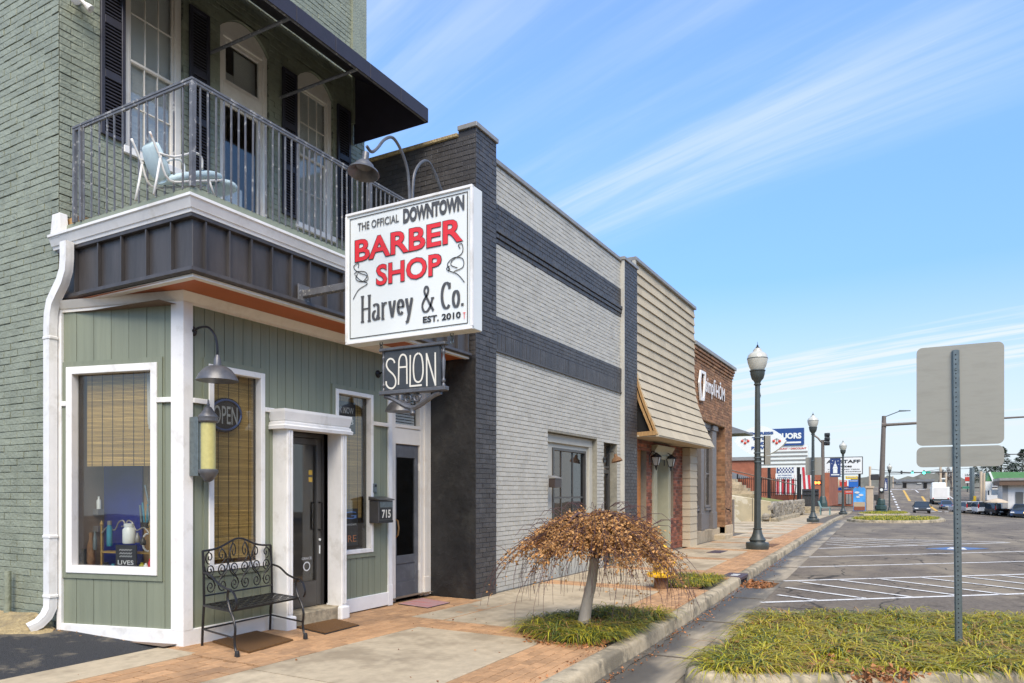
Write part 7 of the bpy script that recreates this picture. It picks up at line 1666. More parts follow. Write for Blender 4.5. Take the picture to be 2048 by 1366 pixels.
# ------------------------------------------------------------------ house, walls and steps past the office
hs = thing('grey_house', 'grey house with wide eaves showing past the brown brick office', 'house', (44, 10, 1))
e = onX(1490, 866, 42); mb = MB(); mb.prism([(42, e.y, e.z), (42, e.y, e.z+.12), (42, e.y+3.2, e.z+1.35), (42, e.y+6.4, e.z+.12), (42, e.y+6.4, e.z)], (2.4, 0, 0)); mb.build('roof', PC['slate'], hs)
mb = MB(); mb.box(42.5, 44.0, e.y+1.15, e.y+5.6, .9, e.z); mb.build('wall', PC['grey_wall'], hs)
mb = MB(); mb.box(42.4, 42.5, e.y+1.14, e.y+1.3, 1.2, e.z); mb.build('corner_board', M['grey_paint'], hs)
def wall_run(name, label, X, pts, y_top, m, d=.35): pass
RWX = 40.5; a = onX(1541, 1003, RWX); b = onX(1462, 990, RWX)
mb = MB(); mb.prism([(RWX, a.y, -.2), (RWX, a.y, a.z), (RWX, b.y, b.z), (RWX, b.y+5, b.z+.3), (RWX, b.y+5, -.2)], (.35, 0, 0)); rw = mb.build('retaining_wall', PC['old_wall'], bevel=.02); tag(rw, 'patched pale concrete retaining wall below the lawn', 'wall')
c0 = onX(1505, 1030, RWX); mb = MB(); mb.box(RWX-.012, RWX+.02, c0.y-.015, c0.y+.015, -.1, 1.18); mb.build('wall_joint', M['joint'], rw)
lw = MB(); e1 = (58.0, 7.35); lw.add([(RWX+.1, a.y, a.z-.03), (RWX+.1, b.y+5, b.z+.1), (62, 16, 1.9), (62, 7.4, .55), (e1[0], 7.4, .6)], [(0,1,2,3,4)]); lw_ = lw.build('lawn', M['lawn']); lw_['kind'] = 'structure'
stw = thing('rubble_wall', 'low rubble stone wall running along the pavement', 'wall', (48, 7.1, 0)); fS = FR((RWX, a.y), (e1[0]-RWX, e1[1]-a.y), (e1[1]-a.y, -(e1[0]-RWX))); SL = math.hypot(e1[0]-RWX, e1[1]-a.y)
mb = MB(); pbox(mb, fS, .1, SL, -.2, .88, -.4, -.02); mb.build('wall_core', M['joint'], stw)
def stone_mesh(seed):
    r = random.Random(seed); mb = MB(); vs = []; n = 7
    for h, k in ((-.5,.8),(-.2,1),(.2,1),(.5,.75)):
        for j in range(n):
            t = 2*math.pi*j/n; q = k*r.uniform(.8,1.1)*.5; vs.append((q*math.cos(t)*1.15, h*r.uniform(.85,1.1), q*math.sin(t)*1.1))
    mb.add(vs, [(i*n+j, i*n+(j+1)%n, (i+1)*n+(j+1)%n, (i+1)*n+j) for i in range(3) for j in range(n)] + [tuple(range(n)), tuple(range(3*n, 4*n))])
    me = bpy.data.meshes.new('stone'); me.from_pydata(mb.v, [], mb.f); me.materials.append(PC['stone']); me.update(); return me
sm = [stone_mesh(i) for i in range(5)]; rs = random.Random(9)
def add_stone(p, sx_, sz_):
    o = bpy.data.objects.new('stone', rs.choice(sm)); COL.objects.link(o); o.parent = stw; o.location = p - WL[stw.name]
    o.scale = (sx_, .35, sz_); o.rotation_euler = (0, rs.uniform(-.3,.3), math.atan2(fS.u.y, fS.u.x)+rs.uniform(-.1,.1))
z_ = .08; row = 0
while z_ < .85:
    s = rs.uniform(0,.3)
    while s < SL:
        w_ = rs.uniform(.35,.75); add_stone(fS.pt(s+w_/2, -.06, z_+rs.uniform(-.03,.03)), w_*1.02, .27); s += w_
    z_ += .19; row += 1
s = 0
while s < 1.6: add_stone(Vector((RWX-.02, a.y+.2+rs.uniform(0,.02), .1+.2*s)), .4, .25); s += .8
mb = MB(); pbox(mb, fS, .0, SL*.62, -.1, .14, .0, .42); tag(mb.build('wall_footing', M['kerb'], bevel=.02), 'concrete footing strip along the rubble stone wall', 'footing')
stp = thing('concrete_steps', 'weathered concrete steps rising to the grey house', 'steps', (52, 9.5, .8))
for i in range(6):
    p0, p1 = 1512-8.5*i, 1440; mb = MB(); y0 = 988-6.0*i; q0, q1 = onX(p0, y0, 50+.5*i), onX(p1, y0+6, 50+.5*i); mb.box(50+.5*i, 51+.5*i, q0.y, q1.y, q1.z-.6, q0.z); mb.build('step', M['concrete'], stp)
hr = thing('pipe_handrail', 'long black pipe handrail sloping down to the pavement', 'handrail', (48, 7, 0))
p_ = [onX(1462, 940, 50), onX(1524, 955, 50.5), onX(1592, 970, 51)]; mb = MB(); mb.tube(p_, .035, 6); mb.build('rail', M['black_iron'], hr)
mb = MB(); mb.tube([onX(1592, 970, 51), onX(1583, 1032, 51)], .035, 6); mb.build('rail_post', M['black_iron'], hr); mb = MB(); mb.tube([onX(1524, 955, 50.5), onX(1520, 990, 50.5)], .03, 6); mb.build('rail_post', M['black_iron'], hr)
fen = thing('picket_fence', 'black iron picket fence in front of the red brick building', 'fence', (66, 10, .5))
for yy in (957, 983): mb = MB(); mb.tube([onX(1474, yy, 66), onX(1602, yy+4, 66)], .03, 5); mb.build('fence_rail', M['black_iron'], fen)
for i in range(32): px = 1475+4*i; mb = MB(); mb.tube([onX(px, 953+.03*(px-1475), 66), onX(px, 992, 66)], .02, 4); mb.build('picket', M['black_iron'], fen)
for px in (1475, 1540, 1601): mb = MB(); mb.tube([onX(px, 948, 66), onX(px, 1000, 66)], .07, 5); mb.build('fence_post', M['black_iron'], fen)
# ------------------------------------------------------------------ red brick building with painted flag
rb = thing('red_brick_building', 'low red brick building with a large american flag on its end wall', 'building', (80, 12, 0))
mb = MB(); pbx(mb, 80, 1440, 1577, 918, 1010, 14); mb.build('wall', M['far_brick'], rb); mb = MB(); pbx(mb, 80, 1576, 1657, 946, 1012, 10, .5); mb.build('side_wing', M['far_brick'], rb)
mb = MB(); pbx(mb, 79.8, 1438, 1578, 915, 919, 14.2); mb.build('coping', M['coping'], rb); mb = MB(); mb.prism([onX(1440, 938, 79), onX(1500, 955, 79), onX(1440, 962, 79)], (.5,0,0)); mb.build('porch_roof', PC['slate'], rb)
flg = thing('painted_flag', 'large american flag panel with stars and stripes on the brick wall', 'flag', onX(1588, 988, 78))
mb = MB(); pbx(mb, 78.2, 1552, 1623, 932, 989, .15); mb.build('flag_panel', M['sign_white'], flg)
for i in range(7): 
    p0 = 1553+10.2*i; mb = MB(); q = [onX(p0, 934 if p0 > 1585 else 950, 78.15), onX(p0+5, 934 if p0 > 1585 else 950, 78.15), onX(p0+5+(3 if p0 > 1585 else 0), 988 if p0 < 1600 else 978, 78.15), onX(p0+(3 if p0 > 1585 else 0), 988 if p0 < 1600 else 978, 78.15)]; mb.quad(*q); mb.build('red_stripe', PC['flag_red'], flg)
mb = MB(); pbx(mb, 78.10, 1554, 1587, 934, 950, .05); mb.build('star_field', PC['flag_blue'], flg)
mb = MB()
for r_ in range(4):
    for c_ in range(5): q = onX(1558+6*c_+(3 if r_ % 2 else 0), 936.5+3.6*r_, 78.08); mb.lathe([(.10,0),(.10,.01)], q, 5, (-1,0,0))
mb.build('stars', M['sign_white'], flg)['kind'] = 'stuff'
ns = thing('notice_board', 'white notice board mounted in front of the painted flag', 'sign', onX(1570, 958, 76)); mb = MB(); pbx(mb, 76, 1551, 1588, 947, 958, .1); mb.build('board', M['sign_white'], ns); ptext(ns, 'NO PARKING', PC['navy'], 76, 1556, 1583, 949, 952, lift=.02); ptext(ns, 'CUSTOMERS ONLY', PC['navy'], 76, 1554, 1585, 954, 957, lift=.02)
mb = MB(); post(mb, 76.1, 1569.5, 957, 990, .06); mb.build('post', M['black_iron'], ns)
# ------------------------------------------------------------------ roadside signs
ex = thing('title_pawn_sign', 'white eye-shaped sign reading express title and pawn behind the nearest lamp', 'sign', onX(1520, 990, 54)); EXX = 54
ox = [onX(1468+104*t, 882-30*math.sin(math.pi*t)**.8*(1), EXX) for t in [i/16 for i in range(17)]]; ox2 = [onX(1572-104*t, 882+30*math.sin(math.pi*t)**.8, EXX) for t in [i/16 for i in range(1,16)]]
mb = MB(); mb.prism(ox+ox2, (.5,0,0)); mb.build('sign_face', M['sign_white'], ex)
for b_, p in (('EXPRESS', (1497,1547,863,870.5)), ('TITLE', (1504,1538,873,880)), ('AND', (1509,1531,883.5,890)), ('PAWN', (1503,1537,892,899.5))): ptext(ex, b_, PC['navy'], EXX, *p, offset=.05, lift=.03)
for cx_ in (1490.5, 1553.5):
    for dx_, dy_ in ((-6,0),(6,0),(0,4)): mb = MB(); mb.lathe([(.095,0),(.09,.05),(.03,.08)], onX(cx_+dx_, 882+dy_, EXX), 12, (-1,0,0)); mb.build('pawn_ball', PC['red'], ex)
    mb = MB(); mb.tube([onX(cx_-6, 880, EXX-.04), onX(cx_, 877, EXX-.04), onX(cx_+6, 880, EXX-.04)], .015, 4); mb.tube([onX(cx_, 877, EXX-.04), onX(cx_, 883, EXX-.04)], .015, 4); mb.build('pawn_bracket', M['sign_grey'], ex)
mb = MB(); post(mb, EXX+.25, 1520, 910, 1012, .10); mb.build('sign_post', M['black_iron'], ex)
lq = thing('liquor_sign', 'navy blue roadside sign with white capital letters above a white letter board', 'sign', onX(1580, 1000, 64)); LQ = 64
mb = MB(); pbx(mb, LQ, 1540, 1607, 858, 890, .5); mb.build('sign_face', PC['navy'], lq); ptext(lq, 'LIQUORS', M['sign_white'], LQ, 1541, 1603, 865, 881, offset=.05, lift=.03)
mb = MB(); pbx(mb, LQ-.02, 1545, 1602, 884.5, 886, .01); mb.build('underline', M['sign_white'], lq)
mb = MB(); pbx(mb, LQ+.1, 1519, 1616, 892, 934, .4); mb.build('letter_board', M['sign_white'], lq); ptext(lq, 'DISCOUNT • DISCOUNT', PC['red'], LQ+.1, 1545, 1613, 894.5, 900, offset=.03, lift=.03)
for yy in (904, 912, 920, 928): mb = MB(); pbx(mb, LQ+.06, 1520, 1615, yy, yy+.7, .03); mb.build('letter_track', M['coping'], lq)
for px in (1538, 1597): mb = MB(); post(mb, LQ+.3, px, 933, 1003, .13); mb.build('sign_post', M['black_iron'], lq)
gsb = thing('grey_sign_back', 'square grey back of a road sign on the second street lamp', 'road sign', onX(1627, 950, lp2.x+.15)); mb = MB(); pbx(mb, lp2.x+.16, 1611, 1643, 915, 950, .02); mb.build('sign_panel', M['alu'], gsb, bevel=.005)
for yy in (922, 942): q = onX(1626, yy, lp2.x); mb = MB(); mb.lathe([(.095,0),(.095,.04)], (lp2.x, lp2.y, q.z), 12); mb.box(lp2.x+.07, lp2.x+.16, lp2.y-.05, lp2.y+.05, q.z, q.z+.04); mb.build('steel_strap', M['steel'], gsb)
al = thing('staffing_sign', 'white roadside staffing sign with black capitals behind the navy banner', 'sign', onX(1690, 990, 96)); AX = 96
mb = MB(); pbx(mb, AX, 1648, 1725.5, 914.5, 948.5, .4); mb.build('sign_frame', M['sign_grey'], al); mb = MB(); pbx(mb, AX-.03, 1649.5, 1724, 916, 947, .03); mb.build('sign_face', M['sign_white'], al)
for b_, p in (('ALLSTAFF', (1653,1721,919,927)), ('services', (1668,1704,930,935)), ('TERM • LONG TERM', (1655,1719,937.5,940)), ('• PERSONAL STAFFING', (1652,1722,942,944.5))): ptext(al, b_, M['sign_black'], AX-.03, *p, offset=.03, lift=.03)
for px in (1656, 1719): mb = MB(); post(mb, AX+.3, px, 948, 1000, .14); mb.build('sign_post', M['black_iron'], al)
# signal pole behind the second lamp
sp2 = thing('signal_pole', 'bronze traffic signal pole with orange walk signal behind the second street lamp', 'traffic signal', onX(1645.5, 1012, 72)); SX2 = 72
mb = MB(); a_ = onX(1645.5, 1012, SX2); b_ = onX(1645.5, 880, SX2); mb.tube([a_, b_], [.19,.14], 10); mb.build('pole', M['bronze'], sp2, smooth=True, angle=40)
mb = MB(); mb.lathe([(.42,0),(.40,.35),(.26,.9),(.2,1.0)], onX(1645.5, 1014, SX2), 8); mb.build('pole_base', M['dark_green'], sp2)
mb = MB(); mb.tube([onX(1646, 888, SX2), onX(1636, 876, SX2), onX(1626, 869, SX2)], .09, 6); mb.build('bracket_arm', M['bronze'], sp2)
for i in range(3):
    mb = MB(); pbx(mb, SX2-.2, 1648.5, 1659, 866+8.5*i, 873.5+8.5*i, .35); mb.build('signal_head', PC['signal'], sp2, bevel=.04)
    mb = MB(); q = onX(1654, 869.5+8.5*i, SX2-.22); mb.lathe([(.17,0),(.17,.22)], q, 10, (-.2,-1,0)); mb.build('signal_visor', PC['signal'], sp2)
mb = MB(); pbx(mb, SX2-.3, 1626, 1641, 960.5, 970.5, .25); wk = mb.build('walk_signal', PC['signal'], sp2)
for px in (1631, 1637.5): mb = MB(); mb.lathe([(.14,0),(.12,.02)], onX(px, 965.5, SX2-.31), 10, (-1,0,0)); mb.build('walk_light', PC['orange'], wk)
# dark enclosure, bench, low wall
enc = thing('bin_enclosure', 'dark slatted bin enclosure beside the end of the rubble wall', 'enclosure', onX(1618, 1016, 60)); 
for i in range(16): mb = MB(); p0 = 1604+2.1*i; pbx(mb, 60, p0, p0+1.9, 978, 1016, .1); mb.build('slat', M['charcoal_brick'], enc)
mb = MB(); pbx(mb, 59.9, 1604, 1638, 980, 982, .1); pbx(mb, 59.9, 1604, 1638, 988, 989.5, .1); mb.build('rail', M['shutter'], enc)
mb = MB(); pbx(mb, 59.0, 1598, 1638, 1013, 1027, .4); tag(mb.build('low_wall', M['kerb'], bevel=.02), 'low concrete kerb wall in front of the bin enclosure', 'wall')
bn = thing('park_bench', 'small teal metal bench standing on the pavement beyond the second lamp', 'bench', onX(1650, 1029, 56)); BNX = 56; teal2 = mat('teal_bench', (.16,.27,.26), .5, .1)
q0, q1 = onX(1640, 1015, BNX), onX(1660, 1015, BNX); mb = MB(); mb.box(BNX, BNX+.6, q1.y, q0.y, q0.z-.04, q0.z); mb.build('seat', teal2, bn); mb = MB(); mb.hexa([(BNX, q0.y-.05, q0.z), (BNX+.6, q0.y-.05, q0.z), (BNX+.6, q0.y, q0.z), (BNX, q0.y, q0.z), (BNX, q0.y+.1, q0.z+.45), (BNX+.6, q0.y+.1, q0.z+.45), (BNX+.6, q0.y+.16, q0.z+.45), (BNX, q0.y+.16, q0.z+.45)]); mb.build('backrest', teal2, bn)
for yy in (q0.y-.02, q1.y+.04):
    for xx in (BNX+.03, BNX+.55): mb = MB(); mb.bar((xx, yy, q0.z-.04), (xx, yy, onX(1650,1030,BNX).z), .05); mb.build('leg', teal2, bn)
# tyre-shop cluster
shp = thing('roadside_shop', 'roadside shop with cream sign boards and a blue striped canopy', 'building', onX(1690, 1012, 110)); RX = 110
mb = MB(); pbx(mb, RX+2, 1652, 1715, 972, 1012, 8); mb.build('wall', M['far_brick'], shp)
mb = MB(); pbx(mb, RX, 1655, 1681, 959, 976, .4); mb.build('sign_board', PC['cream_wall'], shp)
mb = MB(); mb.prism([onX(1655, 982, RX-.3), onX(1655, 977, RX-.3), onX(1680, 975, RX-.3), onX(1706, 973, RX-.3), onX(1706, 979, RX-.3), onX(1680, 981, RX-.3)], (.6,0,0)); mb.build('canopy_stripe', PC['blue_stripe'], shp)
mb = MB(); pbx(mb, RX-.4, 1655, 1672, 974, 977, .2); mb.build('yellow_stripe', PC['yellow_far'], shp); mb = MB(); pbx(mb, RX-.4, 1683, 1706, 975.5, 978.5, .2); mb.build('white_stripe', M['sign_white'], shp)
for i in range(3): mb = MB(); pbx(mb, RX+1.9, 1660+16*i, 1670+16*i, 985, 1008, .2); mb.build('bay_door', PC['grey_wall'], shp)
for lab, r_, m_ in (('yellow sign board above the roadside shop', (1691,1715,952,958), PC['yellow_far']), ('blue picture board with white pointed top above the roadside shop', (1697,1717,960,974), PC['blue_stripe']), ('red sign board low on the roadside shop', (1689,1706,982,988), PC['red']), ('orange and white tyre sign on the roadside shop', (1679,1694,961,972), PC['red'])):
    t = thing('shop_sign', lab, 'sign', onX((r_[0]+r_[1])/2, r_[3], RX-1)); mb = MB(); pbx(mb, RX-1, *r_, .2); mb.build('board', m_, t); mb = MB(); pbx(mb, RX-1.05, r_[0]+2, r_[1]-2, r_[2]+1.5, r_[2]+2.5, .04); mb.build('board_print', M['sign_white'], t)
    mb = MB(); post(mb, RX-.9, (r_[0]+r_[1])/2, r_[3], 1008, .06); mb.build('post', M['steel'], t)
ps = thing('sky_mural_panel', 'tall panel painted with blue sky and beach standing by the crossing', 'panel', onX(1718, 1022, 86)); pp = [onX(*q, 86) for q in ((1706.5,1022),(1706.5,978),(1711,974),(1715,976),(1719,972.5),(1723,976),(1727,974),(1731,978),(1731,1022))]
mb = MB(); mb.prism(pp, (.15,0,0)); mb.build('panel', PC['sky_blue'], ps); mb = MB(); pbx(mb, 85.97, 1707.5, 1730, 1004, 1014, .02); mb.build('painted_sand', PC['cream_wall'], ps); mb = MB(); pbx(mb, 85.96, 1707.5, 1730, 1013, 1021, .02); mb.build('painted_boats', M['far_brick'], ps)
mb = MB()
for cxp, cyp, rx in ((1714,985,5),(1722,990,5),(1716,994,4)): mb.quad(*[onX(cxp+rx*math.cos(t), cyp+rx*.45*math.sin(t), 85.965) for t in [i*math.pi/5 for i in range(10)]])
mb.build('painted_clouds', M['sign_white'], ps)['kind'] = 'stuff'
pw = thing('tan_gate_pier', 'tan rendered gate pier beyond the sky panel', 'pier', onX(1740, 1020, 92)); mb = MB(); pbx(mb, 92, 1733, 1746, 975, 1021, .8); mb.build('pier', PC['tan'], pw, bevel=.03); mb = MB(); pbx(mb, 91.9, 1731, 1748, 972, 976, 1.0); mb.build('pier_cap', PC['tan'], pw)
# ------------------------------------------------------------------ big signal mast
ms = thing('signal_mast', 'tall bronze signal mast with long arm, street light and green pedestal', 'traffic signal', onX(1761, 1025, 82)); MSX = 82
a_ = onX(1761.5, 1024, MSX); tz = onX(1768, 832, MSX).z; tp = Vector((MSX, onX(1768, 832, MSX).y, tz))
mb = MB(); mb.tube([a_, tp], [.29,.20], 14); mb.build('mast', M['bronze'], ms, smooth=True, angle=40)
mb = MB(); mb.lathe([(.62,0),(.62,.12),(.50,.18),(.50,.25),(.56,.3),(.54,.62),(.40,.72),(.42,.80),(.38,1.2),(.30,1.32),(.28,1.4)], a_, 8); mb.build('pedestal', M['dark_green'], ms)
ar0 = onX(1768, 850, MSX); ar1 = onX(2062, 833, MSX); mb = MB(); mb.tube([ar0, ar1], [.15,.08], 10); mb.build('mast_arm', M['bronze'], ms, smooth=True, angle=40); mb = MB(); mb.lathe([(.28,0),(.28,.4)], ar0+Vector((0,.2,0)), 10, (0,-1,0)); mb.build('arm_collar', M['bronze'], ms)
mb = MB(); l1_ = onX(1800, 822, MSX); l2_ = onX(1812, 822, MSX); mb.tube([onX(1769, 834, MSX), l1_, l2_], .05, 6); mb.build('light_arm', M['steel'], ms); mb = MB(); mb.hexa([l1_+Vector((-.2,.1,-.06)), l1_+Vector((.2,.1,-.06)), l2_+Vector((.1,-.4,-.02)), l2_+Vector((-.1,-.4,-.02)), l1_+Vector((-.2,.1,.08)), l1_+Vector((.2,.1,.08)), l2_+Vector((.1,-.4,.05)), l2_+Vector((-.1,-.4,.05))]); mb.build('street_light', M['steel'], ms)
for r_, nm in (((1741,1758,949,960),'signal_head'), ((1748,1756,989,1001),'walk_signal'), ((1759,1768,975,985),'signal_head')): mb = MB(); pbx(mb, MSX-.4, *r_, .3); mb.build(nm, PC['signal'], ms, bevel=.04)
mb = MB(); mb.lathe([(.14,0),(.14,.03)], onX(1763, 979.5, MSX-.42), 12, (-1,0,0)); mb.build('signal_lens', M['sign_white'], ms)
def wire_signals(label, X, y0, y1, px0, px1, heads, r=.03, boards=()):
    t = thing('traffic_signal', label, 'traffic signal', onX((px0+px1)/2, (y0+y1)/2, X)); mb = MB(); mb.tube([onX(px0, y0, X), onX(px1, y1, X)], r, 6); mb.build('arm', PC['signal'], t)
    for px, lit in heads:
        yy = y0+(y1-y0)*(px-px0)/(px1-px0); mb = MB(); pbx(mb, X-.2, px-1.9, px+1.9, yy-4.2, yy+2.6, .3); h = mb.build('signal_head', PC['signal'], t)
        if lit: mb = MB(); mb.lathe([(.0013*X,0),(.0013*X,.03)], onX(px, yy+1.0, X-.22), 10, (-1,0,0)); mb.build('green_light', PC['green_lens'], h)
    for px0_, px1_, dy in boards: yy = y0+(y1-y0)*(px0_-px0)/(px1-px0); mb = MB(); pbx(mb, X-.1, px0_, px1_, yy-2.2+dy, yy+1.6+dy, .05); mb.build('street_name_sign', PC['street_sign'], t)
wire_signals('far signal wire with two green lights over the hill road', 150, 946, 944, 1766, 1915, ((1803,False),(1825,True),(1848,True)), .10, ((1853,1861,0),))
wire_signals('signal arm with one green light low over the right lanes', 128, 976, 974, 1866, 2060, ((1879,True),(1918,True)), .12, ((1925,1939,0),))
wire_signals('bare far signal arm in front of the hilltop building', 160, 966, 964.5, 1784, 1862, (), .10)
wire_signals('upper right signal cable passing the evergreen tree', 100, 909, 908, 2000, 2060, (), .06)
# ------------------------------------------------------------------ hill, far building, trees, right-hand shops
hb_ = MB(); n = 40; vs = []
for i in range(n+1):
    px = 1700 + 420*i/n
    X = 300; h = 950 - 6*math.sin(i*.5)-3*math.sin(i*1.9) + (8 if px < 1770 else 0); p = onX(px, h, X); q = onX(px, 990, X); vs += [(X, q.y, q.z-3), (X+4, p.y, p.z), (X+60, p.y, p.z-2)]
hb_.add(vs, [(i*3+j, i*3+j+1, (i+1)*3+j+1, (i+1)*3+j) for i in range(n) for j in range(2)]); o = hb_.build('hill', PC['hill'], smooth=True); o['kind'] = 'structure'
fb = thing('hilltop_building', 'long low grey building with dark doors at the top of the hill road', 'building', onX(1825, 976, 200))
mb = MB(); pbx(mb, 200, 1784, 1868, 962, 978, 14); mb.build('wall', PC['grey_wall'], fb); mb = MB(); pbx(mb, 199.5, 1783, 1869, 959, 963, 15); mb.build('roof', PC['slate'], fb)
for p0, p1 in ((1806,1813),(1847,1854)): mb = MB(); pbx(mb, 199.8, p0, p1, 963.5, 976, .3); mb.build('door', M['void'], fb)
for p0, p1 in ((1792,1804),(1834,1843)): mb = MB(); pbx(mb, 199.7, p0, p1, 964, 967, .3); mb.build('sign_board', M['sign_white'], fb)
def bare_tree(px, py0, py1, X, seed, label):
    t = thing('bare_tree', label, 'tree', onX(px, py1, X)); r = random.Random(seed); b0 = onX(px, py1, X); H = onX(px, py0, X).z-b0.z; mb = MB(); mb.tube([b0, b0+Vector((0,0,H*.45))], [H*.035, H*.02], 6); mb.build('trunk', PC['bare'], t)
    cr = MB()
    def br(p, d, L, rad, k):
        e = p+d*L; cr.tube([p, (p+e)/2+Vector((r.uniform(-1,1),r.uniform(-1,1),r.uniform(-1,1)))*L*.06, e], [rad, rad*.8, rad*.55], 4, caps=False)
        if k:
            for _ in range(4): br(p.lerp(e, r.uniform(.45,1)), (d+Vector((r.uniform(-1,1),r.uniform(-1,1),r.uniform(-.3,.8)))*.75).normalized(), L*r.uniform(.55,.75), rad*.55, k-1)
    for i in range(5): br(b0+Vector((0,0,H*r.uniform(.25,.45))), Vector((r.uniform(-.7,.7), r.uniform(-.9,.9), 1)).normalized(), H*.30, H*.016, 3)
    cr.build('crown', PC['bare'], t)
for i, (px, y0, y1, X, lab) in enumerate(((1878,936,980,190,'bare tree at the top of the hill left of the sign post'), (1893,933,980,185,'taller bare tree beside the hilltop building'), (1903,940,982,180,'bare tree half hidden by the road sign post'))): bare_tree(px, y0, y1, X, 30+i, lab)
def evergreen(px, py0, py1, X, wpx, seed, label):
    b0 = onX(px, py1, X); H = onX(px, py0, X).z-b0.z; W = wpx*X/1750; t = thing('evergreen_tree', label, 'tree', b0); r = random.Random(seed)
    mb = MB(); mb.tube([b0, b0+Vector((0,0,H*.95))], [H*.025, H*.006], 7); mb.build('trunk', M['bark'], t); cr = MB()
    for _ in range(1500):
        h = r.random()**.8; zz = H*(.12+.88*h); tier = .55+.45*abs(math.sin(h*19+seed)); R = W/2*(1-h)**.7*tier*math.sqrt(r.uniform(.1,1)); a = r.uniform(0, 2*math.pi); cr.val = r.random()
        p = b0+Vector((R*math.cos(a), R*math.sin(a), zz-.15*R)); d = Vector((math.cos(a), math.sin(a), r.uniform(-.5,.1))); s = H*r.uniform(.035,.07); u = Vector((-d.y, d.x, r.uniform(-.3,.3)))*s*.5
        cr.add([p-u*.3, p+d*s*.5+u, p+d*s*1.3, p+d*s*.5-u], [(0,1,2,3)])
    cr.build('crown', PC['evergreen'], t, wattr=True)
evergreen(2003, 893, 965, 135, 62, 3, 'tall dark evergreen right of the road sign'); evergreen(2046, 898, 965, 130, 60, 4, 'dark evergreen at the right edge of the picture'); evergreen(1972, 925, 966, 140, 60, 5, 'low dark evergreen under the road sign plaque'); evergreen(1950, 932, 968, 150, 46, 6, 'small dark evergreen behind the red shop sign'); evergreen(2025, 925, 966, 138, 60, 8, 'broad dark evergreen behind the green roof'); evergreen(1990, 930, 966, 145, 60, 9, 'dark evergreen filling the gap behind the green roof')
gr = thing('green_roof_building', 'white building with a green gabled roof behind the corner shop', 'building', onX(2010, 990, 128))
mb = MB(); mb.prism([onX(1972, 962, 128), onX(1979, 944, 128), onX(2075, 944, 128), onX(2075, 962, 128)], (6,0,0)); mb.build('roof', PC['green_roof'], gr); mb = MB(); pbx(mb, 128.6, 1974, 2075, 961, 1000, 5); mb.build('wall', PC['white_wall'], gr); mb = MB(); mb.bar(onX(1979, 943.5, 127.9), onX(1987, 963, 127.9), .25); mb.build('barge_board', M['sign_white'], gr)
cs = thing('corner_shop', 'white corner shop with brown flat roof fascia at the right edge', 'building', onX(2020, 1015, 104)); KX = 104
mb = MB(); pbx(mb, KX, 2005, 2080, 966, 1018, 6); mb.build('wall', PC['white_wall'], cs); mb = MB(); pbx(mb, KX-1, 1999, 2085, 960, 970, 8); mb.build('roof_fascia', PC['brown_roof'], cs); mb = MB(); pbx(mb, KX-1.1, 1999, 2085, 956, 960.5, 8.4); mb.build('roof_edge', M['coping'], cs)
mb = MB(); pbx(mb, KX-.1, 2031, 2047, 984, 1016, .2); mb.build('window', M['glass_dark'], cs); mb = MB(); pbx(mb, KX-.1, 2005, 2016, 970, 1016, .2); mb.build('grey_panel', PC['grey_wall'], cs)
for lab, r_, m_, b_ in (('white roadside sign board right of the post', (1970,1984,963,981), M['sign_white'], None), ('lower white roadside sign board by the corner shop', (1983,2003,979,990), M['sign_white'], None), ('long white sign board reading leaders', (1926,1959,946,953.5), M['sign_white'], 'LEADERS'), ('red shop sign on a pole right of the post', (1930,1940,954,962), PC['red'], None), ('white panel under the red shop sign', (1931,1939,963,966), M['sign_white'], None), ('small white sign near the hill trees', (1883,1891,956,958.5), M['sign_white'], None), ('small navy pole banner by the corner shop', (1963,1967,983,991), PC['navy'], None)):
    Xs = 110 if r_[0] > 1960 else 140; t = thing('roadside_sign', lab, 'sign', onX((r_[0]+r_[1])/2, r_[3], Xs)); mb = MB(); pbx(mb, Xs, *r_, .3); mb.build('board', m_, t)
    if b_: ptext(t, b_, M['sign_black'], Xs, r_[0]+4, r_[1]-2, r_[2]+1.5, r_[3]-1.5, lift=.02)
    mb = MB(); post(mb, Xs+.1, (r_[0]+r_[1])/2, r_[3], 990 if Xs < 120 else 984, .09); mb.build('post', M['steel'], t)
for lab, px, y0, y1, X, r_, m_ in (('thick grey steel pole right of the sign post', 1944, 935, 1000, 112, .28, M['steel']), ('tan wooden pole beside the grey steel pole', 1962, 943, 1003, 108, .16, PC['tan']), ('olive pole carrying the corner shop lamp', 1968, 946, 1004, 106, .14, PC['tan']), ('yellow guard post beside the hill road', 1948, 992, 1004, 112, .25, PC['yellow_far']), ('thin pole left of the hilltop building', 1786, 952, 976, 195, .12, PC['tan']), ('wooden utility pole among the bare trees', 1881, 932, 970, 175, .22, PC['tan']), ('second wooden utility pole among the bare trees', 1892, 945, 975, 175, .2, PC['tan']), ('slim utility pole just left of the sign post', 1906, 934, 978, 160, .16, PC['tan']), ('pale street light pole behind the tan gate pier', 1740, 933, 985, 120, .16, PC['tan'])):
    t = MB(); a_ = post(t, X, px, y0, y1, r_); tag(t.build('utility_pole', m_, smooth=True, angle=40), lab, 'pole')
pat = thing('patio_umbrella', 'wide tan patio umbrella in front of the corner shop', 'umbrella', onX(1993, 1012, 98)); q = onX(1993, 1003, 98); mb = MB(); mb.lathe([(1.15,-.12),(1.1,0),(.5,.25),(.05,.36)], q, 12); mb.build('canopy', PC['tan'], pat); mb = MB(); mb.tube([onX(1993, 1018, 98), q], .04, 6); mb.build('pole', M['steel'], pat)
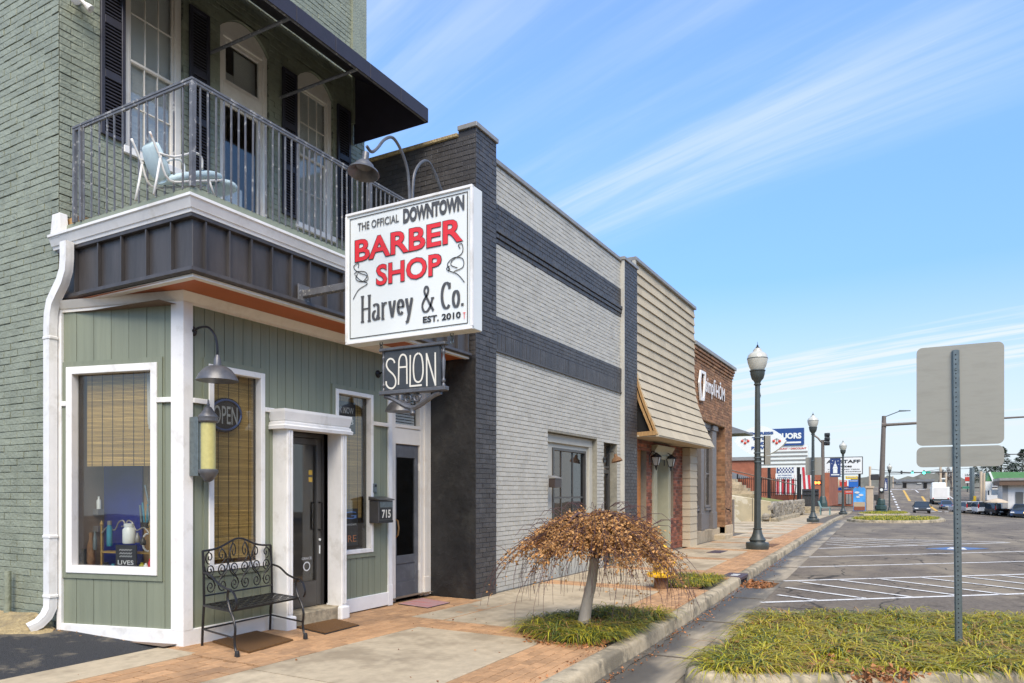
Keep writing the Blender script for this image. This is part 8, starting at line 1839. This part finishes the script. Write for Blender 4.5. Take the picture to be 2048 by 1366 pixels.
# ------------------------------------------------------------------ vehicles
def car_paint(name, col): return mat(name, col, .28, .06, 3, spec=.6)
tyre_m, rim_m = M['rubber'], mat('wheel_rim', (.35,.35,.36), .3, .1, metal=.7)
head_m = mat('head_light', (.8,.8,.78), .15, .02); tail_m = mat('tail_light', (.45,.02,.02), .25, .05); turn_m = mat('turn_light', (.9,.4,.05), .3, emit=(1,.5,.12,3.0)); car_glass = mat('car_glass', (.03,.04,.05), .08, .1, spec=.8); plate_m = M['sign_white']
def car(px, py, head, kind, paint, label, s=1.0, lit=False):
    p = onG(px, py); L, W, H = {'sedan': (4.5,1.8,1.45), 'suv': (4.6,1.9,1.75), 'van': (4.8,1.95,1.95), 'pickup': (5.2,1.95,1.8)}[kind]
    t = thing(kind if kind != 'suv' else 'sport_utility_car', label, 'car', p, 'cars around the junction'); t.rotation_euler = (0, 0, head); t.scale = (s, s, s)
    def fin(o): o.parent = t; o.location = (0,0,0); return o
    belt = H*.56; hood = H*.60 if kind != 'sedan' else H*.62
    lo = [(-L/2, .32), (-L/2+.06, belt*.92), (-L*.30, belt), (L*.22, belt), (L/2-.25, belt*.90), (L/2, belt*.62), (L/2, .30)]
    if kind == 'van': lo = [(-L/2, .32), (-L/2+.03, belt), (L*.30, belt), (L/2-.15, belt*.88), (L/2, belt*.6), (L/2, .30)]
    mb = MB(); mb.prism([(x, -W/2, z) for x, z in lo], (0, W, 0)); body = fin(mb.build('body', paint, bevel=.07, seg=2))
    r0, r1 = {'sedan': ((-L*.36, -L*.20), (L*.08, L*.24)), 'suv': ((-L*.49, -L*.42), (L*.08, L*.22)), 'van': ((-L*.49, -L*.46), (L*.18, L*.34)), 'pickup': ((-L*.12, -L*.08), (L*.10, L*.22))}[kind]
    w0, w1 = W/2*.93, W/2*.74
    mb = MB(); mb.hexa([(r0[0], -w0, belt-.01), (r1[1], -w0, belt-.01), (r1[1], w0, belt-.01), (r0[0], w0, belt-.01), (r0[1], -w1, H-.06), (r1[0], -w1, H-.06), (r1[0], w1, H-.06), (r0[1], w1, H-.06)]); fin(mb.build('windows', car_glass, bevel=.03))
    mb = MB(); mb.hexa([(r0[1]-.03, -w1-.02, H-.065), (r1[0]+.03, -w1-.02, H-.065), (r1[0]+.03, w1+.02, H-.065), (r0[1]-.03, w1+.02, H-.065), (r0[1]+.1, -w1*.85, H), (r1[0]-.12, -w1*.85, H), (r1[0]-.12, w1*.85, H), (r0[1]+.1, w1*.85, H)])
    for sgn_ in (-1, 1):
        for a, b in (((r0[0], sgn_*w0, belt), (r0[1], sgn_*w1, H-.06)), ((r1[1], sgn_*w0, belt), (r1[0], sgn_*w1, H-.06)), (((r0[0]+r1[1])/2, sgn_*(w0+.005), belt), ((r0[1]+r1[0])/2, sgn_*(w1+.005), H-.06))): mb.bar(a, b, .07, .06)
    fin(mb.build('roof', paint, bevel=.02))
    for x in (-L*.30, L*.31):
        for sgn_ in (-1, 1):
            mb = MB(); mb.lathe([(.33,-.1),(.35,-.08),(.35,.08),(.33,.1)], (x, sgn_*(W/2-.11), .34), 16, (0,1,0)); wh = fin(mb.build('wheel', tyre_m, smooth=True, angle=40)); mb = MB(); mb.lathe([(.22,0),(.2,.02),(.05,.03)], (x, sgn_*(W/2-.01), .34), 12, (0,sgn_,0)); r_ = mb.build('rim', rim_m); r_.parent = wh; r_.location = (0,0,0)
    for sgn_ in (-1, 1):
        mb = MB(); mb.box(L/2-.12, L/2+.015, sgn_*W*.36-.2, sgn_*W*.36+.2, belt*.66, belt*.82); fin(mb.build('headlight', turn_m if (lit and sgn_ > 0) else head_m, bevel=.02))
        zt_ = (belt*.72, belt*.92) if kind == 'sedan' else (belt*.85, H*.80); mb = MB(); mb.box(-L/2-.015, -L/2+.1, sgn_*W*.42-.09, sgn_*W*.42+.09, *zt_); fin(mb.build('tail_light', tail_m, bevel=.01))
        mb = MB(); mb.box(r1[1]-.25, r1[1]-.1, sgn_*(W/2+.09)-.09, sgn_*(W/2+.09)+.09, belt, belt+.16); fin(mb.build('wing_mirror', paint, bevel=.03))
    mb = MB(); mb.box(L/2-.02, L/2+.03, -W*.33, W*.33, .36, belt*.60); fin(mb.build('grille', M['sign_black'], bevel=.01)); mb = MB(); mb.box(-L/2-.03, -L/2+.02, -.26, .26, belt*.5, belt*.5+.14); fin(mb.build('number_plate', plate_m)); mb = MB(); mb.box(-L/2-.04, -L/2+.05, -W*.46, W*.46, .28, .46); fin(mb.build('rear_bumper', M['sign_black'], bevel=.02))
    return t
SH = math.atan2(.04, 1)
car(1843, 1026, math.pi+SH, 'sedan', car_paint('paint_dark', (.03,.035,.04)), 'dark sedan driving towards the camera across the junction', .95)
car(1892, 1018, SH, 'sedan', car_paint('paint_blue', (.06,.12,.24)), 'blue sedan driving away behind the white box truck', .8)
car(1925, 1025, SH+.5, 'suv', car_paint('paint_silver', (.45,.45,.44)), 'silver car partly hidden behind the sign post', .8)
car(1949, 1027, SH+.45, 'van', car_paint('paint_white', (.70,.70,.69)), 'white van parked left of the black car', .78)
car(1981, 1030, SH+.5, 'suv', car_paint('paint_black', (.025,.025,.028)), 'black sport utility car between the white van and silver sedan', .82)
car(2017, 1032, SH+.6, 'sedan', car_paint('paint_grey', (.34,.35,.36)), 'silver grey sedan right of the black car', .85)
car(2043, 1036, math.pi+SH-.25, 'suv', car_paint('paint_navy', (.03,.06,.13)), 'navy car with glowing turn light at the right edge', .95, lit=True)
car(1672, 1011, SH+1.2, 'sedan', car_paint('paint_pale', (.5,.5,.5)), 'pale car parked before the roadside shop', .8)
p = onG(1879, 1008); tk = thing('box_truck', 'white box truck driving up the hill road', 'truck', p, None); tk.rotation_euler = (0, 0, SH)
def fin(o): o.parent = tk; o.location = (0,0,0); return o
mb = MB(); mb.box(-2.4, 2.4, -1.12, 1.12, .75, 2.55); fin(mb.build('cargo_box', M['sign_white'], bevel=.03)); mb = MB(); mb.box(-2.42, -2.40, -.85, .85, .95, 2.4); fin(mb.build('roller_door', PC['white_wall']))
mb = MB(); mb.hexa([(2.5,-1,.6),(4.2,-1,.6),(4.2,1,.6),(2.5,1,.6),(2.5,-.95,2.3),(3.6,-.95,2.3),(3.6,.95,2.3),(2.5,.95,2.3)]); fin(mb.build('cab', M['sign_white'], bevel=.05)); mb = MB(); mb.box(-2.3, 4.0, -.9, .9, .45, .74); fin(mb.build('chassis', M['sign_black']))
mb = MB(); mb.box(1.2, 2.6, -.9, .9, 2.56, 3.25); fin(mb.build('wind_deflector', M['sign_white'], bevel=.08))
for x in (-1.5, 3.2):
    for s_ in (-1, 1): mb = MB(); mb.lathe([(.42,-.14),(.44,-.1),(.44,.1),(.42,.14)], (x, s_*.95, .44), 16, (0,1,0)); fin(mb.build('wheel', tyre_m, smooth=True, angle=40))
for s_ in (-1, 1): mb = MB(); mb.box(-2.44, -2.40, s_*.95-.08, s_*.95+.08, .8, .95); fin(mb.build('tail_light', tail_m))
mb = MB(); mb.box(-2.6, -2.35, -1.0, 1.0, .5, .62); fin(mb.build('rear_bumper', M['steel']))
# ------------------------------------------------------------------ brick block across the street (seen only in the shop windows)
acr = thing('brick_block', 'brown brick block across the street reflected in the shop windows', 'building', (8, -22, 0))
fA = FR((0, -22), (1, 0), (0, 1)); ha = [(x, x+1.6, z, z+2.0) for x in range(-14, 30, 4) for z in (.8, 5.0)]
mb = MB()
for c_ in wall_cells(-16, 32, -.2, 8.5, ha): pbox(mb, fA, *c_, -.4, 0)
mb.build('wall', M['tan_block'], acr)
for h in ha: window(acr, fA, *h, .08, -.1, -.2, 'white', 'glass_dark', bars=(.5,))
mb = MB(); pbox(mb, fA, -16.2, 32.2, 8.5, 8.8, -.4, .2); mb.build('cornice', M['white'], acr)
mb = MB(); pbox(mb, fA, -16, 32, -.2, 8.4, -1.6, -1.5); mb.build('room_backing', M['room'], acr)

# overhead wires far down the street
for k_i, (p0, p1, X, lab) in enumerate((((1740,938),(1906,940),150,'upper overhead wire crossing the far road'), ((1740,948),(1881,938),170,'lower overhead wire beside the hilltop'), ((1906,938),(2060,915),140,'overhead wire running to the right past the evergreens'))):
    a, b = onX(*p0, X), onX(*p1, X); mb = MB(); mb.tube([a.lerp(b, i/8)+Vector((0,0,-.5*math.sin(math.pi*i/8))) for i in range(9)], .035, 4); tag(mb.build('overhead_wire', M['sign_black']), lab, 'wire', 'overhead wires')
